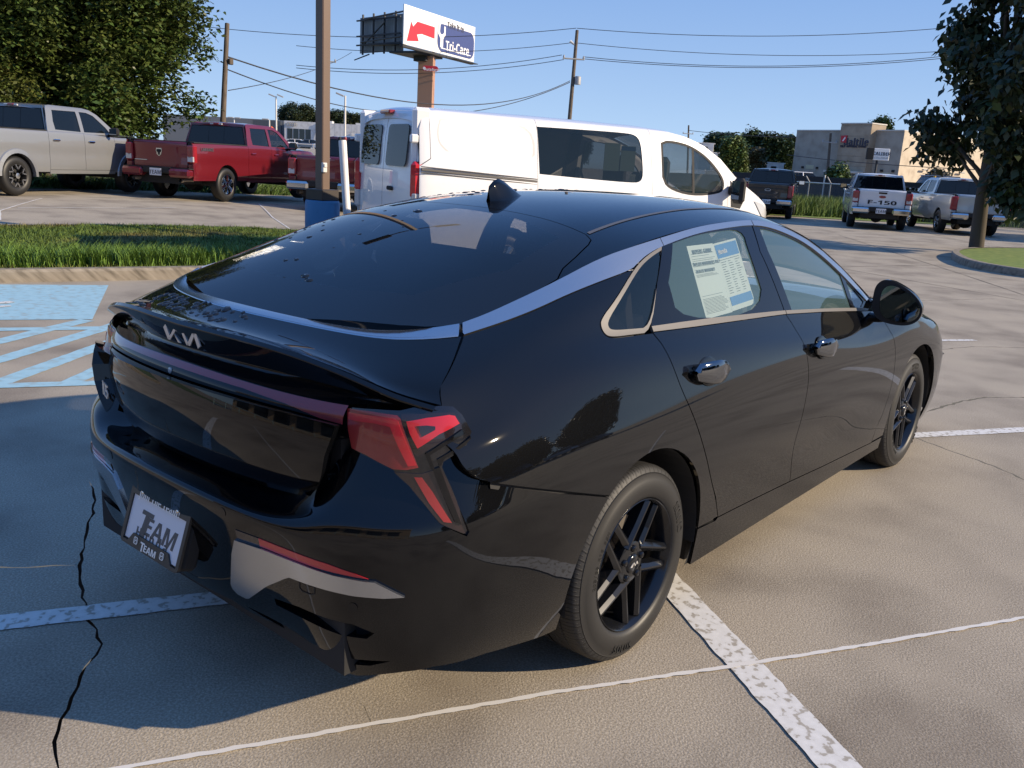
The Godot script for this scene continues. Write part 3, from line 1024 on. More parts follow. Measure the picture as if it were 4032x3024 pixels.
	for w in [[.30, .639], [.701, .465]]:
		both("parking_sensor", clip(bump, circle(Vector2(w[0], w[1]), .013, 16)).moved(.0015), M.gloss_black, car, .004)
	both("tow_eye_cover", clip(clip(bump, pv([.54, .513, .596, .509, .592, .478, .58, .471, .545, .472, .537, .48])), pv([.543, .510, .593, .507, .589, .48, .578, .474, .547, .475, .54, .481]), false).moved(.0012), M.matt_black, car, 0)
	# tail lights
	var whole := pv([.066, .957, .154, .966, .219, .97, .252, .979, .327, .984, .362, .981, .385, .961, .409, .917, .392, .882, .334, .848, .331, .836, .353, .786, .399, .667, .39, .658, .326, .693, .284, .75, .251, .79, .212, .825, .157, .844, .099, .858, .083, .9])
	var inner := pv([.068, .953, .15, .958, .214, .957, .223, .951, .273, .836, .245, .829, .214, .828, .143, .853, .1, .861, .084, .9])
	var inner_b := pv([.077, .945, .157, .949, .207, .949, .219, .944, .268, .842, .249, .838, .2, .929, .16, .932, .081, .928])
	var side_l := pv([.224, .96, .323, .967, .361, .966, .38, .937, .38, .927, .289, .875, .272, .85, .233, .93])
	var side_b := pv([.239, .945, .289, .955, .347, .961, .362, .958, .373, .94, .32, .917, .28, .89, .269, .883, .249, .918])
	var hole := pv([.265, .936, .29, .938, .311, .936, .311, .928, .279, .911])
	var blade := pv([.287, .87, .331, .899, .378, .926, .383, .915, .334, .89, .299, .868, .31, .834, .303, .832])
	var blade2 := pv([.316, .856, .347, .873, .396, .902, .401, .908, .402, .901, .385, .886, .333, .857, .326, .840, .322, .84])
	var fang := pv([.217, .821, .282, .821, .324, .835, .35, .786, .392, .673, .39, .662, .328, .695, .286, .75, .253, .79])
	var fang_r := pv([.264, .812, .282, .812, .307, .777, .345, .709, .352, .697, .333, .701, .299, .75])
	var fang_t := pv([.306, .832, .323, .838, .374, .69, .358, .699])
	var lamp := clip(lens, grow(whole, -.0015))
	lamp.merge(flange(lamp, .03))
	for s in [1, -1]:
		var tl := part("tail_light", lamp if s > 0 else lamp.mirrored(), M.lamp_black, car)
		for w in [["red_lens", inner, .004, M.tail_red], ["red_band", inner_b, .006, M.tail_red_bright], ["side_lens", side_l, .003, M.smoke_lens], ["side_band", side_b, .0055, M.tail_red_bright], ["lens_window", hole, .007, M.smoke_lens], ["lamp_blade", blade, .010, M.gloss_black], ["lamp_blade", blade2, .006, M.gloss_black], ["lower_lens", fang, .003, M.smoke_lens], ["lower_red_band", fang_r, .0045, M.tail_red], ["lower_trim", fang_t, .008, M.gloss_black]]:
			var ch := clip(lens, w[1]).moved(w[2])
			ch.merge(flange(ch, w[2]))
			part(w[0], ch if s > 0 else ch.mirrored(), w[3], tl)
	# emblem and model mark on the trunk, script on the face of the lip
	var k_logo := [[-.148, 1.047, -.135, 1.056, -.114, 1.028, -.127, 1.022], [-.127, 1.022, -.116, 1.022, -.076, 1.054, -.089, 1.054], [-.098, 1.043, -.089, 1.036, -.06, 1.022, -.074, 1.022], [-.089, 1.054, -.054, 1.054, -.045, 1.047, -.082, 1.047], [-.06, 1.054, -.047, 1.054, -.017, 1.022, -.031, 1.022], [-.03, 1.022, -.014, 1.022, .016, 1.054, .002, 1.054], [.002, 1.054, .022, 1.054, .038, 1.029, .026, 1.022, .010, 1.047]]
	var mark := Ch.new()
	for w in k_logo:
		var f := PackedVector2Array()
		for k in range(0, w.size(), 2): f.append(Vector2((w[k] + .056) * 1.02, (w[k + 1] - 1.038) * 1.25))
		mark.prism(f, Vector3(-1.046, 1.047, 0), Vector3(0, 0, 1), Vector3(-.03, .999, 0).normalized(), -.004)
	part("emblem", mark, M.silver, car)
	var k5 := put_text(car, "model_mark", "K5", .045, facing(even(pan_t, .45) * Vector3(1, 0, -1) + Vector3(-.033, .80, 0), Vector3(-1, 0, -.28)), M.silver, "Droid Sans", 700, .003, 1.2)
	k5.set_meta("label", "silver K5 lettering on the left of the trunk")
	var cam := Ch.new()
	cam.lathe(PackedVector2Array([Vector2(.009, 0), Vector2(.009, .004), Vector2(.006, .006), Vector2(0, .005)]), 16, Vector3(-1.0795, .955, 0), Basis(Vector3(0, 1, 0), Vector3(0, 0, -1), Vector3(-1, 0, 0)))
	part("reversing_camera", cam, M.silver, car)
	# antenna fin
	var fin := []
	for k in 9:
		var f := k / 8.0
		var r := PackedVector3Array()
		var hgt: float = [.058, .075, .079, .072, .059, .044, .030, .016, .003][k]
		var wid: float = [.012, .032, .036, .037, .036, .033, .027, .018, .004][k]
		var x := .155 + .19 * f
		var yb := T.ev(5.2 + .8 * f, 5.0)[0].y - .004 as float
		for j in 13:
			var u := -1.0 + j / 6.0
			var prf := pow(1 - absf(u), 1.6) if k < 4 else pow(1 - absf(u), 1.25)
			r.append(Vector3(x - .0 * prf, yb + hgt * prf, .045 + u * wid))
		fin.append(r)
	var finc := loft(fin)
	for j in finc.n.size():
		if (finc.v[j] - Vector3(.25, 1.41, .045)).dot(finc.n[j]) < 0: finc.n[j] = -finc.n[j]
	part("antenna_fin", finc, P, car)
	# door handles, mirrors
	for w in [[.385, .916, .879], [1.395, .879, .893]]:
		for s in [1, -1]:
			var hd := Ch.new()
			var pts := PackedVector3Array()
			var c := Vector3(w[0], w[1], w[2])
			var cup := Ch.new()
			cup.lathe(PackedVector2Array([Vector2(.078, .0005), Vector2(.072, .004), Vector2(.04, -.004), Vector2(0, -.008)]), 28, c + Vector3(.01, -.004, .0), Basis(Vector3(1, -.03, 0), Vector3(.03, .62, -.2), Vector3(0, .3, 1).normalized()))
			for k in 13:
				var f := k / 12.0
				pts.append(c + Vector3(-.12 + .24 * f, .012 - .02 * f, .012 + .028 * sin(PI * clampf(f, .04, .96))))
			var rr := []
			for k in 13:
				var f := k / 12.0
				var row := PackedVector3Array()
				var hh := .026 + .016 * sin(PI * f)
				if k in [0, 12]: hh = .006
				for j in 13:
					var a := TAU * j / 12
					row.append(pts[k] + Vector3(0, cos(a) * hh, sin(a) * .012))
				rr.append(row)
			hd.merge(loft(rr))
			for j in hd.n.size():
				var f2 := clampi(int(j / 13), 0, 12)
				if (hd.v[j] - pts[f2]).dot(hd.n[j]) < 0: hd.n[j] = -hd.n[j]
			var hn := part("door_handle", hd if s > 0 else hd.mirrored(), M.handle_chrome, car)
			part("handle_cup", cup if s > 0 else cup.mirrored(), M.black_paint, hn)
	for s in [1, -1]:
		var mc := Vector3(2.075, 1.005, .985)
		var rows_m := []
		var poly_m := [-.125, .03, -.122, .085, -.095, .118, -.055, .122, -.005, .105, .05, .075, .092, .035, .108, .0, .10, -.045, .07, -.075, .02, -.088, -.05, -.085, -.10, -.065, -.122, -.02]
		poly_m = smooth(poly_m + [poly_m[0], poly_m[1]], 4)
		var pm := poly_m.size() / 2 - 1
		for k in 8:
			var f := k / 7.0
			var sc: float = [.985, 1.0, 1.0, .97, .88, .70, .42, .02][k]
			var row := PackedVector3Array()
			for j in pm + 1:
				var w := Vector2(poly_m[(j % pm) * 2], poly_m[(j % pm) * 2 + 1])
				row.append(mc + Vector3(.15 * f + .03 * w.x - .008 * (1 - f), w.y * sc, w.x * sc - .02 * f))
			rows_m.append(row)
		var mm := loft(rows_m)
		for j in mm.n.size():
			if (mm.v[j] - (mc + Vector3(.05, 0, 0))).dot(mm.n[j]) < 0: mm.n[j] = -mm.n[j]
		var mi := part("door_mirror", mm if s > 0 else mm.mirrored(), P, car)
		var gf := PackedVector2Array()
		var gb := PackedVector2Array()
		for j in pm:
			gf.append(Vector2(poly_m[j * 2], poly_m[j * 2 + 1]))
			gb.append(Vector2(poly_m[j * 2] * .80 + .012, poly_m[j * 2 + 1] * .80))
		var fr := Ch.new()
		fr.prism(gf, mc + Vector3(-.004, 0, 0), Vector3(.03, 0, 1), Vector3(0, 1, 0), .004)
		part("mirror_frame", fr if s > 0 else fr.mirrored(), M.matt_black, mi)
		var gc := Ch.new()
		gc.prism(gb, mc + Vector3(-.010, 0, 0), Vector3(.03, 0, 1), Vector3(0, 1, 0), .004)
		part("mirror_glass", gc if s > 0 else gc.mirrored(), M.mirror, mi)
		var arm := Ch.new()
		arm.tube(PackedVector3Array([Vector3(2.12, .925, .845), Vector3(2.12, .93, .885), Vector3(2.115, .945, .93), Vector3(2.11, .965, .975)]), .032, .03, 12)
		for j in arm.v.size(): arm.v[j].y = .945 + (arm.v[j].y - .945) * .75
		part("mirror_arm", arm if s > 0 else arm.mirrored(), M.gloss_black, mi)
	# nose, bonnet, underside, cabin
	var nose := []
	for b in range(3, 11):
		var row := PackedVector3Array()
		var e: Vector3 = S.ev(14, b)[0]
		for j in 21:
			var u := -1.0 + j / 10.0
			row.append(Vector3(lerpf(3.80, e.x, pow(absf(u), 2.2)) - (.05 if b > 8 else 0.0), e.y, e.z * u))
		nose.append(row)
	var nc := loft(nose)
	for j in nc.n.size():
		if nc.n[j].x < 0: nc.n[j] = -nc.n[j]
	part("front_bumper", nc, P, car)
	var hood := []
	for x in [2.2, 2.4, 2.6, 2.8, 3.0, 3.2, 3.4, 3.6, 3.74]:
		var row := PackedVector3Array()
		var a := 14.0 if x > 3.6 else 8.0
		for k in range(SX.size() - 1):
			if x >= SX[k] and x <= SX[k + 1]: a = k + (x - SX[k]) / (SX[k + 1] - SX[k])
		var e: Vector3 = S.ev(minf(a, 14), 2.55)[0]
		for j in 17:
			var u := -1.0 + j / 8.0
			row.append(Vector3(x, e.y + (.075 if x < 3.5 else .03) * (1 - u * u * u * u), e.z * u * (1.0 if x < 3.6 else .8)))
		hood.append(row)
	var hc := loft(hood)
	for j in hc.n.size():
		if hc.n[j].y < 0: hc.n[j] = -hc.n[j]
	part("bonnet", hc, P, car)
	var under := Ch.new()
	under.box(Vector3(1.35, .30, 0), Vector3(4.4, .22, 1.05))
	under.box(Vector3(1.4, .24, 0), Vector3(1.95, .10, 1.70))
	under.box(Vector3(-.62, .40, 0), Vector3(.75, .28, 1.3))
	under.box(Vector3(-.45, .62, 0), Vector3(1.0, .5, 1.15))
	part("underbody", under, M.matt_black, car)
	var dark_in := Ch.new()
	dark_in.box(Vector3(-.72, .86, 0), Vector3(.34, .26, 1.20))
	part("trunk_inside", dark_in, M.matt_black, car)
	var fins := Ch.new()
	for z in [-.36, -.20, -.04, .10]:
		fins.prism(PackedVector2Array([Vector2(-1.0, .36), Vector2(-.70, .36), Vector2(-.70, .25), Vector2(-.86, .25), Vector2(-.94, .29)]), Vector3(0, 0, z - .035), Vector3(1, 0, 0), Vector3(0, 1, 0), .07)
		part("diffuser_fin", fins, M.matt_black, car)
		fins = Ch.new()
	for w in [Vector2(0, .335), Vector2(2.822, .335)]:
		for s in [1, -1]:
			var well := Ch.new()
			well = arch_well(.386, .55, .90, w)
			part("wheel_well", well if s > 0 else well.mirrored(), M.matt_black, car)
	var cabin := Ch.new()
	cabin.box(Vector3(1.05, .62, 0), Vector3(2.9, .04, 1.4))
	cabin.bbox(Vector3(-.1, .98, 0), Vector3(.75, .03, 1.2), .01)
	cabin.bbox(Vector3(2.15, .90, 0), Vector3(.45, .14, 1.4), .05)
	for s in [1, -1]:
		var dc := clip(side, pv([.2, 1.03, 1.0, 1.02, 2.1, .95, 2.2, .5, .4, .5])).moved(-.06)
		cabin.merge(dc if s > 0 else dc.mirrored())
	part("cabin_lining", cabin, M.interior, car)
	for w in [[.35, .30, .0], [1.25, .25, .37], [1.25, .25, -.37]]:
		var seat := Ch.new()
		var wd := 1.25 if w[2] == 0 else .5
		seat.bbox(Vector3(w[0] + .25, .74, w[2]), Vector3(.5, .16, wd), .05)
		seat.bbox(Vector3(w[0] - .06, .98, w[2]), Vector3(.14, .52, wd), .05, Basis(Vector3(0, 0, 1), .3))
		for z in ([w[2]] if w[2] != 0 else [-.4, .4]):
			seat.bbox(Vector3(w[0] - .18, 1.255, z), Vector3(.09, .15, .26), .035, Basis(Vector3(0, 0, 1), .2))
		part("seat", seat, M.interior, car)
	var wheel_rim := Ch.new()
	var ring := PackedVector3Array()
	for k in 25: ring.append(Vector3(1.78 + .07 * sin(TAU * k / 24), .98 + .17 * sin(TAU * k / 24), -.37 + .18 * cos(TAU * k / 24)))
	wheel_rim.tube(ring, .015, -1, 8, false)
	part("steering_wheel", wheel_rim, M.matt_black, car)
	# wheels
	var wheel := make_wheel(M)
	for w in [[Vector3(0, .328, .895), 0.0, 0.0], [Vector3(2.845, .328, .895), 0.0, 1.1], [Vector3(0, .328, -.895), PI, .4], [Vector3(2.845, .328, -.895), PI, 2.0]]:
		var o: Node3D = wheel.duplicate()
		o.name = "wheel"
		car.add_child(o, true)
		o.position = w[0]
		o.basis = Basis(Vector3.UP, w[1]) * Basis(Vector3.RIGHT, -.02) * Basis(Vector3(0, 0, 1), w[2])
	wheel.free()
	return car

func arch_well(r: float, z0: float, z1: float, c: Vector2) -> Ch:   # the upper part of a wheel housing
	var o := Ch.new()
	for k in 24:
		var a0 := lerpf(-.12, PI + .12, k / 24.0)
		var a1 := lerpf(-.12, PI + .12, (k + 1) / 24.0)
		var p0 := Vector3(c.x + cos(a0) * r, c.y + sin(a0) * r, z1)
		var p1 := Vector3(c.x + cos(a1) * r, c.y + sin(a1) * r, z1)
		var b0 := Vector3(p0.x, p0.y, z0)
		var b1 := Vector3(p1.x, p1.y, z0)
		o.quad(p0, p1, b1, b0)
		o.flat(b0, b1, Vector3(c.x, c.y, z0))
	return o

func make_wheel(M: Dictionary) -> Node3D:   # outer face at z = 0, axle along z
	var o := Node3D.new()
	var I := Basis.IDENTITY
	var tyre := Ch.new()
	tyre.lathe(PackedVector2Array([Vector2(.221, -.008), Vector2(.226, .004), Vector2(.24, .010), Vector2(.262, .0115), Vector2(.285, .008), Vector2(.302, -.001), Vector2(.3045, .0), Vector2(.3065, -.004), Vector2(.316, -.016)]), 96)
	tyre.lathe(PackedVector2Array([Vector2(.318, -.19), Vector2(.29, -.205), Vector2(.22, -.2)]), 96)
	var ty := part("tyre", tyre, M.rubber, o)
	# tread: shoulder lugs and ribs cut by sipes
	var tread := Ch.new()
	tread.lathe(PackedVector2Array([Vector2(.3066, -.0025), Vector2(.318, -.009), Vector2(.3255, -.018), Vector2(.3285, -.032), Vector2(.3285, -.062)]), 96, Vector3.ZERO, I, true, 72)
	tread.lathe(PackedVector2Array([Vector2(.3285, -.144), Vector2(.3285, -.17), Vector2(.3245, -.182), Vector2(.318, -.19)]), 96, Vector3.ZERO, I, true, 72)
	for z in [[-.070, -.098], [-.106, -.136]]:
		tread.lathe(PackedVector2Array([Vector2(.3235, z[0] + .003), Vector2(.329, z[0]), Vector2(.329, z[1]), Vector2(.3235, z[1] - .003)]), 96, Vector3.ZERO, I, true, 72)
	tread.lathe(PackedVector2Array([Vector2(.3235, -.060), Vector2(.3235, -.146)]), 96)
	part("tread", tread, M.tread, ty)
	var rim := Ch.new()
	rim.lathe(PackedVector2Array([Vector2(.222, -.012), Vector2(.2225, .001), Vector2(.219, .004), Vector2(.2155, .001), Vector2(.206, -.028), Vector2(.198, -.06), Vector2(.196, -.18)]), 72)
	var rm := part("rim", rim, M.rim_black, o)
	for k in 5:
		for s in [1, -1]:
			var sp := Ch.new()
			var a0: float = TAU * k / 5 + s * .78
			var a1: float = TAU * k / 5 - s * .10 + .06
			var p0 := Vector3(cos(a0) * .062, sin(a0) * .062, -.012)
			var p1 := Vector3(cos(a1) * .209, sin(a1) * .209, -.006)
			if s < 0:
				p0 = Vector3(cos(a0) * .055, sin(a0) * .055, -.016)
				p1 = Vector3(cos(a1 - .5) * .209, sin(a1 - .5) * .209, -.008)
			var d := (p1 - p0).normalized()
			var w := Vector3(0, 0, 1).cross(d).normalized()
			var f := []
			for e in [[p0, .021], [p0.lerp(p1, .5), .015], [p1, .017]]:
				var c: Vector3 = e[0]
				var hw: float = e[1]
				f.append([c - w * hw + Vector3(0, 0, -.045), c - w * hw * .9 + Vector3(0, 0, -.010), c - w * .003, c + w * .003, c + w * hw * .9 + Vector3(0, 0, -.010), c + w * hw + Vector3(0, 0, -.045)])
			for r in 2:
				for j in 5: sp.quad(f[r][j], f[r + 1][j], f[r + 1][j + 1], f[r][j + 1])
			for j in range(0, sp.n.size()):
				if sp.n[j].z < -.01: sp.n[j] = -sp.n[j]
			part("spoke", sp, M.rim_black, rm)
	var hub := Ch.new()
	hub.lathe(PackedVector2Array([Vector2(.075, -.05), Vector2(.072, -.02), Vector2(.06, -.014), Vector2(.034, -.014), Vector2(.032, -.010), Vector2(.029, -.006), Vector2(0, -.005)]), 40)
	var hb := part("hub", hub, M.rim_black, o)
	for k in 5:
		var nut := Ch.new()
		var c := Vector3(cos(TAU * k / 5 + .3) * .052, sin(TAU * k / 5 + .3) * .052, -.016)
		nut.lathe(PackedVector2Array([Vector2(.012, 0), Vector2(.011, .009), Vector2(.007, .012), Vector2(0, .0125)]), 12, c)
		part("lug_nut", nut, M.gloss_black, hb)
	var cap := Ch.new()
	for w in [[-.022, -.006, -.017, -.001, -.008, .006, -.014, -.008], [-.014, -.008, -.010, -.008, 0, .006, -.004, .006], [-.004, .006, 0, .006, .008, -.007, .004, -.007], [.004, -.007, .008, -.007, .018, .006, .014, .006], [.014, .006, .018, .006, .023, -.004, .019, -.006]]:
		cap.prism(pv(w), Vector3(0, 0, -.006), Vector3(1, 0, 0), Vector3(0, 1, 0), .002)
	part("cap_emblem", cap, M.silver, hb)
	var disc := Ch.new()
	disc.lathe(PackedVector2Array([Vector2(.145, -.10), Vector2(.145, -.088), Vector2(.07, -.088), Vector2(.065, -.06), Vector2(0, -.06)]), 48)
	part("brake_disc", disc, M.brake_steel, o)
	var cal := Ch.new()
	cal.bbox(Vector3(-.11, .05, -.10), Vector3(.06, .12, .06), .01)
	part("brake_caliper", cal, M.brake_steel, o)
	var back := Ch.new()
	back.lathe(PackedVector2Array([Vector2(.196, -.15), Vector2(0, -.15)]), 40)
	part("brake_shield", back, M.matt_black, o)
	# raised lettering round the sidewall
	for w in [["205/65 R16 95H", 2.75, .255, .016, -1], ["KUMHO", .35, .272, .030, -1], ["SOLUS", -1.75, .268, .026, 1]]:
		var txt: String = w[0]
		var step: float = w[3] * .86 / w[2]
		for k in txt.length():
			if txt[k] == " ": continue
			var a: float = w[1] + w[4] * (k - txt.length() / 2.0) * step
			var up := Vector3(cos(a), sin(a), 0) * (1 if w[4] < 0 else -1)
			put_text(ty, "sidewall_letter", txt[k], w[3], Transform3D(Basis(up.cross(Vector3(0, 0, 1)), up, Vector3(0, 0, 1)), Vector3(cos(a) * w[2], sin(a) * w[2], .0105) - up * w[3] * .36), M.rubber_mark, "Droid Sans", 700, .003)
	return o
# ---------------------------------------------------------------- pickups (origin on the ground under the rear axle, nose to +X, right side +Z)
func truck_wheel(rim_m: Material, spokes: int, kind: int) -> Node3D:
	var o := Node3D.new()
	var t := Ch.new()
	t.lathe(PackedVector2Array([Vector2(.245, -.01), Vector2(.26, .004), Vector2(.32, .010), Vector2(.37, .0), Vector2(.395, -.02), Vector2(.41, -.05), Vector2(.412, -.20), Vector2(.395, -.24), Vector2(.33, -.26), Vector2(.24, -.25)]), 40)
	part("tyre", t, M.rubber, o)
	var r := Ch.new()
	r.lathe(PackedVector2Array([Vector2(.25, -.012), Vector2(.248, .004), Vector2(.236, .0), Vector2(.228, -.04), Vector2(.22, -.16), Vector2(0, -.16)]), 32)
	var rm := part("rim", r, M.matt_black if kind else rim_m, o)
	for k in spokes:
		var a := TAU * k / spokes
		var sp := Ch.new()
		var d := Vector3(cos(a), sin(a), 0)
		var w := Vector3(-d.y, d.x, 0)
		if kind == 0:
			var f := [d * .05 - w * .030, d * .235 - w * .048, d * .235 + w * .048, d * .05 + w * .030]
			sp.quad(f[0] + Vector3(0, 0, -.01), f[1] + Vector3(0, 0, -.016), d * .235 + Vector3(0, 0, .0), d * .05 + Vector3(0, 0, .004))
			sp.quad(d * .05 + Vector3(0, 0, .004), d * .235, f[2] + Vector3(0, 0, -.016), f[3] + Vector3(0, 0, -.01))
			sp.quad(f[0] + Vector3(0, 0, -.01), f[0] + Vector3(0, 0, -.07), f[1] + Vector3(0, 0, -.07), f[1] + Vector3(0, 0, -.016))
			sp.quad(f[3] + Vector3(0, 0, -.01), f[3] + Vector3(0, 0, -.07), f[2] + Vector3(0, 0, -.07), f[2] + Vector3(0, 0, -.016))
		else:   # forked spoke
			for s in [1, -1]:
				var p0: Vector3 = d * .05
				var p1: Vector3 = d * .14
				var p2: Vector3 = d * .225 + w * .06 * s
				sp.box((p0 + p1) / 2 + Vector3(0, 0, -.012), Vector3(.10, .035, .03), Basis(d, w, Vector3(0, 0, 1)))
				var dd := (p2 - p1).normalized()
				sp.box((p1 + p2) / 2 + Vector3(0, 0, -.010), Vector3(p1.distance_to(p2) + .02, .026, .03), Basis(dd, Vector3(-dd.y, dd.x, 0), Vector3(0, 0, 1)))
		part("spoke", sp, rim_m, rm)
	var h := Ch.new()
	h.lathe(PackedVector2Array([Vector2(.065, -.03), Vector2(.06, .004), Vector2(.03, .012), Vector2(0, .012)]), 20)
	part("hub", h, rim_m, rm)
	return o

func sidewise(c: Ch, s: int) -> Ch:
	return c if s > 0 else c.mirrored()

func make_pickup(called: String, label: String, o: Dictionary) -> Node3D:
	var t := thing(called, label, "pickup truck", Vector3.ZERO, 0, "pickup trucks parked round the lot")
	var body: Material = o.body
	var rail: float = 1.38
	var st := []
	for w in [[-1.29, .955], [-.9, .985], [0, 1.0], [1.0, 1.0], [2.0, 1.0], [3.0, 1.0], [3.67, 1.005], [4.2, .985], [4.5, .90], [4.66, .74]]:
		var x: float = w[0]
		var z: float = w[1]
		var top := rail if x < 3.0 else (1.33 if x < 4.3 else 1.27)
		st.append([Vector3(x, top, z - .045), Vector3(x, top - .035, z - .015), Vector3(x, 1.2, z), Vector3(x, 1.05, z + .004), Vector3(x, .9, z - .004), Vector3(x, .75, z), Vector3(x, .6, z - .004), Vector3(x, .46, z - .03)])
	var side := Net.new(st).tess(4, 3, Vector3(0, 0, 1), func(_a, p): return Vector2(p.x, p.y))
	var ar := circle(Vector2(0, .42), .475, 36)
	var af := circle(Vector2(3.67, .42), .475, 36)
	var panels := [["bed_side", pv([-1.29, .5, .93, .5, .93, 1.45, -1.29, 1.45])], ["rear_door", pv([.938, .55, 2.03, .55, 2.03, 1.45, .938, 1.45])], ["front_door", pv([2.038, .55, 3.05, .55, 3.05, 1.45, 2.038, 1.45])], ["front_fender", pv([3.058, .5, 4.7, .5, 4.7, 1.45, 3.058, 1.45])], ["side_sill", pv([.938, .46, 3.05, .46, 3.05, .542, .938, .542])]]
	for s in [1, -1]:
		for w in panels:
			var ch := clip(side, w[1])
			if w[0] == "bed_side": ch = clip(ch, ar, false)
			if w[0] == "front_fender": ch = clip(ch, af, false)
			if w[0] == "side_sill": ch = clip(clip(ch, af, false), ar, false)
			ch.merge(flange(ch, .03))
			part(w[0], sidewise(ch, s), body if w[0] != "side_sill" else o.get("sill", body), t)
		for c in [Vector2(0, .42), Vector2(3.67, .42)]:
			var wl := Ch.new()
			wl = arch_well(.47, .55, .97, c)
			part("wheel_well", sidewise(wl, s), M.matt_black, t)
			if o.has("flare"):
				var fl := Ch.new()
				for k in 16:
					var a0 := -.05 + PI * 1.02 * k / 16
					var a1 := -.05 + PI * 1.02 * (k + 1) / 16
					var p := func(a, r, z): return Vector3(c.x + cos(a) * r, c.y + sin(a) * r, z)
					fl.quad(p.call(a0, .465, 1.035), p.call(a1, .465, 1.035), p.call(a1, .55, 1.022), p.call(a0, .55, 1.022))
					fl.quad(p.call(a0, .55, 1.022), p.call(a1, .55, 1.022), p.call(a1, .57, .99), p.call(a0, .57, .99))
					fl.quad(p.call(a0, .465, 1.035), p.call(a1, .465, 1.035), p.call(a1, .465, .95), p.call(a0, .465, .95))
				part("wheel_arch_flare", sidewise(fl, s), o.flare, t)
	# cab
	var cab := []
	for w in [[.95, 0, .02], [1.3, 0, 0], [1.9, 0, 0], [2.4, 0, 0], [2.8, 0, 0], [3.25, 0, 0]]:
		cab.append([Vector3(w[0], 1.97, .735), Vector3(w[0], 1.90, .80), Vector3(w[0], 1.75, .86), Vector3(w[0], 1.55, .915), Vector3(w[0], 1.36, .962)])
	var cs := Net.new(cab).tess(3, 4, Vector3(0, 0, 1), func(_a, p): return Vector2(p.x, p.y))
	var shape := pv([.95, 1.36, 1.0, 1.62, 1.07, 1.86, 1.12, 1.925, 1.25, 1.945, 2.25, 1.94, 2.45, 1.91, 2.65, 1.82, 3.0, 1.56, 3.25, 1.36])
	var w1 := pv([1.20, 1.42, 1.19, 1.60, 1.25, 1.84, 1.98, 1.85, 1.98, 1.40])
	var w2 := pv([2.09, 1.40, 2.09, 1.85, 2.33, 1.845, 2.52, 1.79, 2.85, 1.54, 2.97, 1.41])
	var skin := clip(clip(clip(cs, shape), w1, false), w2, false)
	skin.merge(flange(skin, .03))
	for s in [1, -1]:
		part("cab_pillars", sidewise(skin, s), body, t)
		for w in [w1, w2]: part("side_window", sidewise(clip(cs, grow(w, .005)).moved(-.012), s), o.get("glass", M.truck_glass), t)
		if o.has("trim"):
			var sur := clip(clip(cs, grow(w1, .018)), w1, false)
			sur.merge(clip(clip(cs, grow(w2, .018)), w2, false))
			part("window_trim", sidewise(sur.moved(.003), s), o.trim, t)
	var roof := []
	for w in [[1.02, 1.86, .72], [1.07, 1.925, .745], [1.3, 1.955, .755], [1.8, 1.965, .755], [2.2, 1.955, .75], [2.42, 1.93, .74], [2.52, 1.89, .73]]:
		var r := PackedVector3Array()
		for j in 13:
			var u := -1.0 + j / 6.0
			r.append(Vector3(w[0] + .03 * (1 - u * u) * (1 if w[0] > 2 else -.6), w[1] - .055 * pow(absf(u), 3) + .01, u * (w[2] + .035)))
		roof.append(r)
	var rc := loft(roof)
	for j in rc.n.size():
		if rc.n[j].y < 0: rc.n[j] = -rc.n[j]
	part("roof", rc, body, t)
	var quadsheet := func(a, b, c, d):
		var q := Ch.new()
		q.quad(a, b, c, d)
		return q
	part("windscreen", quadsheet.call(Vector3(2.52, 1.90, -.72), Vector3(2.52, 1.90, .72), Vector3(3.24, 1.37, .88), Vector3(3.24, 1.37, -.88)), M.truck_glass, t)
	var back := func(y0, y1, za, zb, off):
		var x0: float = .955 + (y0 - 1.36) * .13
		var x1: float = .955 + (y1 - 1.36) * .13
		return quadsheet.call(Vector3(x0 + off, y0, za), Vector3(x1 + off, y1, za * .87 if absf(za) > .5 else za), Vector3(x1 + off, y1, zb * .87 if absf(zb) > .5 else zb), Vector3(x0 + off, y0, zb))
	part("cab_back", back.call(1.30, 1.92, -.92, .92, 0), body, t)
	for w in [[-.86, -.24], [-.23, .23], [.24, .86]]: part("rear_window", back.call(1.42, 1.84, w[0], w[1], -.006), M.truck_glass, t)
	part("rear_window_surround", back.call(1.40, 1.862, -.885, .885, -.003), M.matt_black, t)
	var bl := Ch.new()
	bl.bbox(Vector3(.985, 1.905, 0), Vector3(.05, .045, .16), .01)
	part("high_brake_light", bl, M.tail_truck, t)
	for s in [1, -1]:
		var cl := Ch.new()
		cl.bbox(Vector3(.985, 1.902, .135 * s), Vector3(.045, .04, .10), .01)
		part("cargo_light", cl, M.clear_lens, t)
	# bed, tailgate
	var bed := Ch.new()
	bed.box(Vector3(-.18, .85, 0), Vector3(2.15, .05, 1.6))
	bed.box(Vector3(-.18, 1.12, .84), Vector3(2.18, .50, .10)); bed.box(Vector3(-.18, 1.12, -.84), Vector3(2.18, .50, .10))
	part("cargo_bed", bed, M.matt_black, t)
	var caps := Ch.new()
	for s in [1, -1]: caps.bbox(Vector3(-.17, rail + .006, .905 * s), Vector3(2.2, .03, .13), .01)
	part("bed_rail_cap", caps, M.matt_black, t)
	if o.get("cover", false):
		var cv := Ch.new()
		cv.bbox(Vector3(-.17, rail + .012, 0), Vector3(2.16, .03, 1.74), .012)
		part("bed_cover", cv, M.matt_black, t)
	var gate := []
	for w in [[rail + .012, -1.262], [rail, -1.30], [rail - .05, -1.316], [1.26, -1.306], [1.05, -1.298], [.92, -1.305], [.80, -1.310], [.74, -1.30], [.72, -1.27]]:
		var r := PackedVector3Array()
		for j in 13:
			var u := -1.0 + j / 6.0
			r.append(Vector3(w[1] + .05 * pow(absf(u), 4), w[0], u * .755))
		gate.append(r)
	var gc := loft(gate)
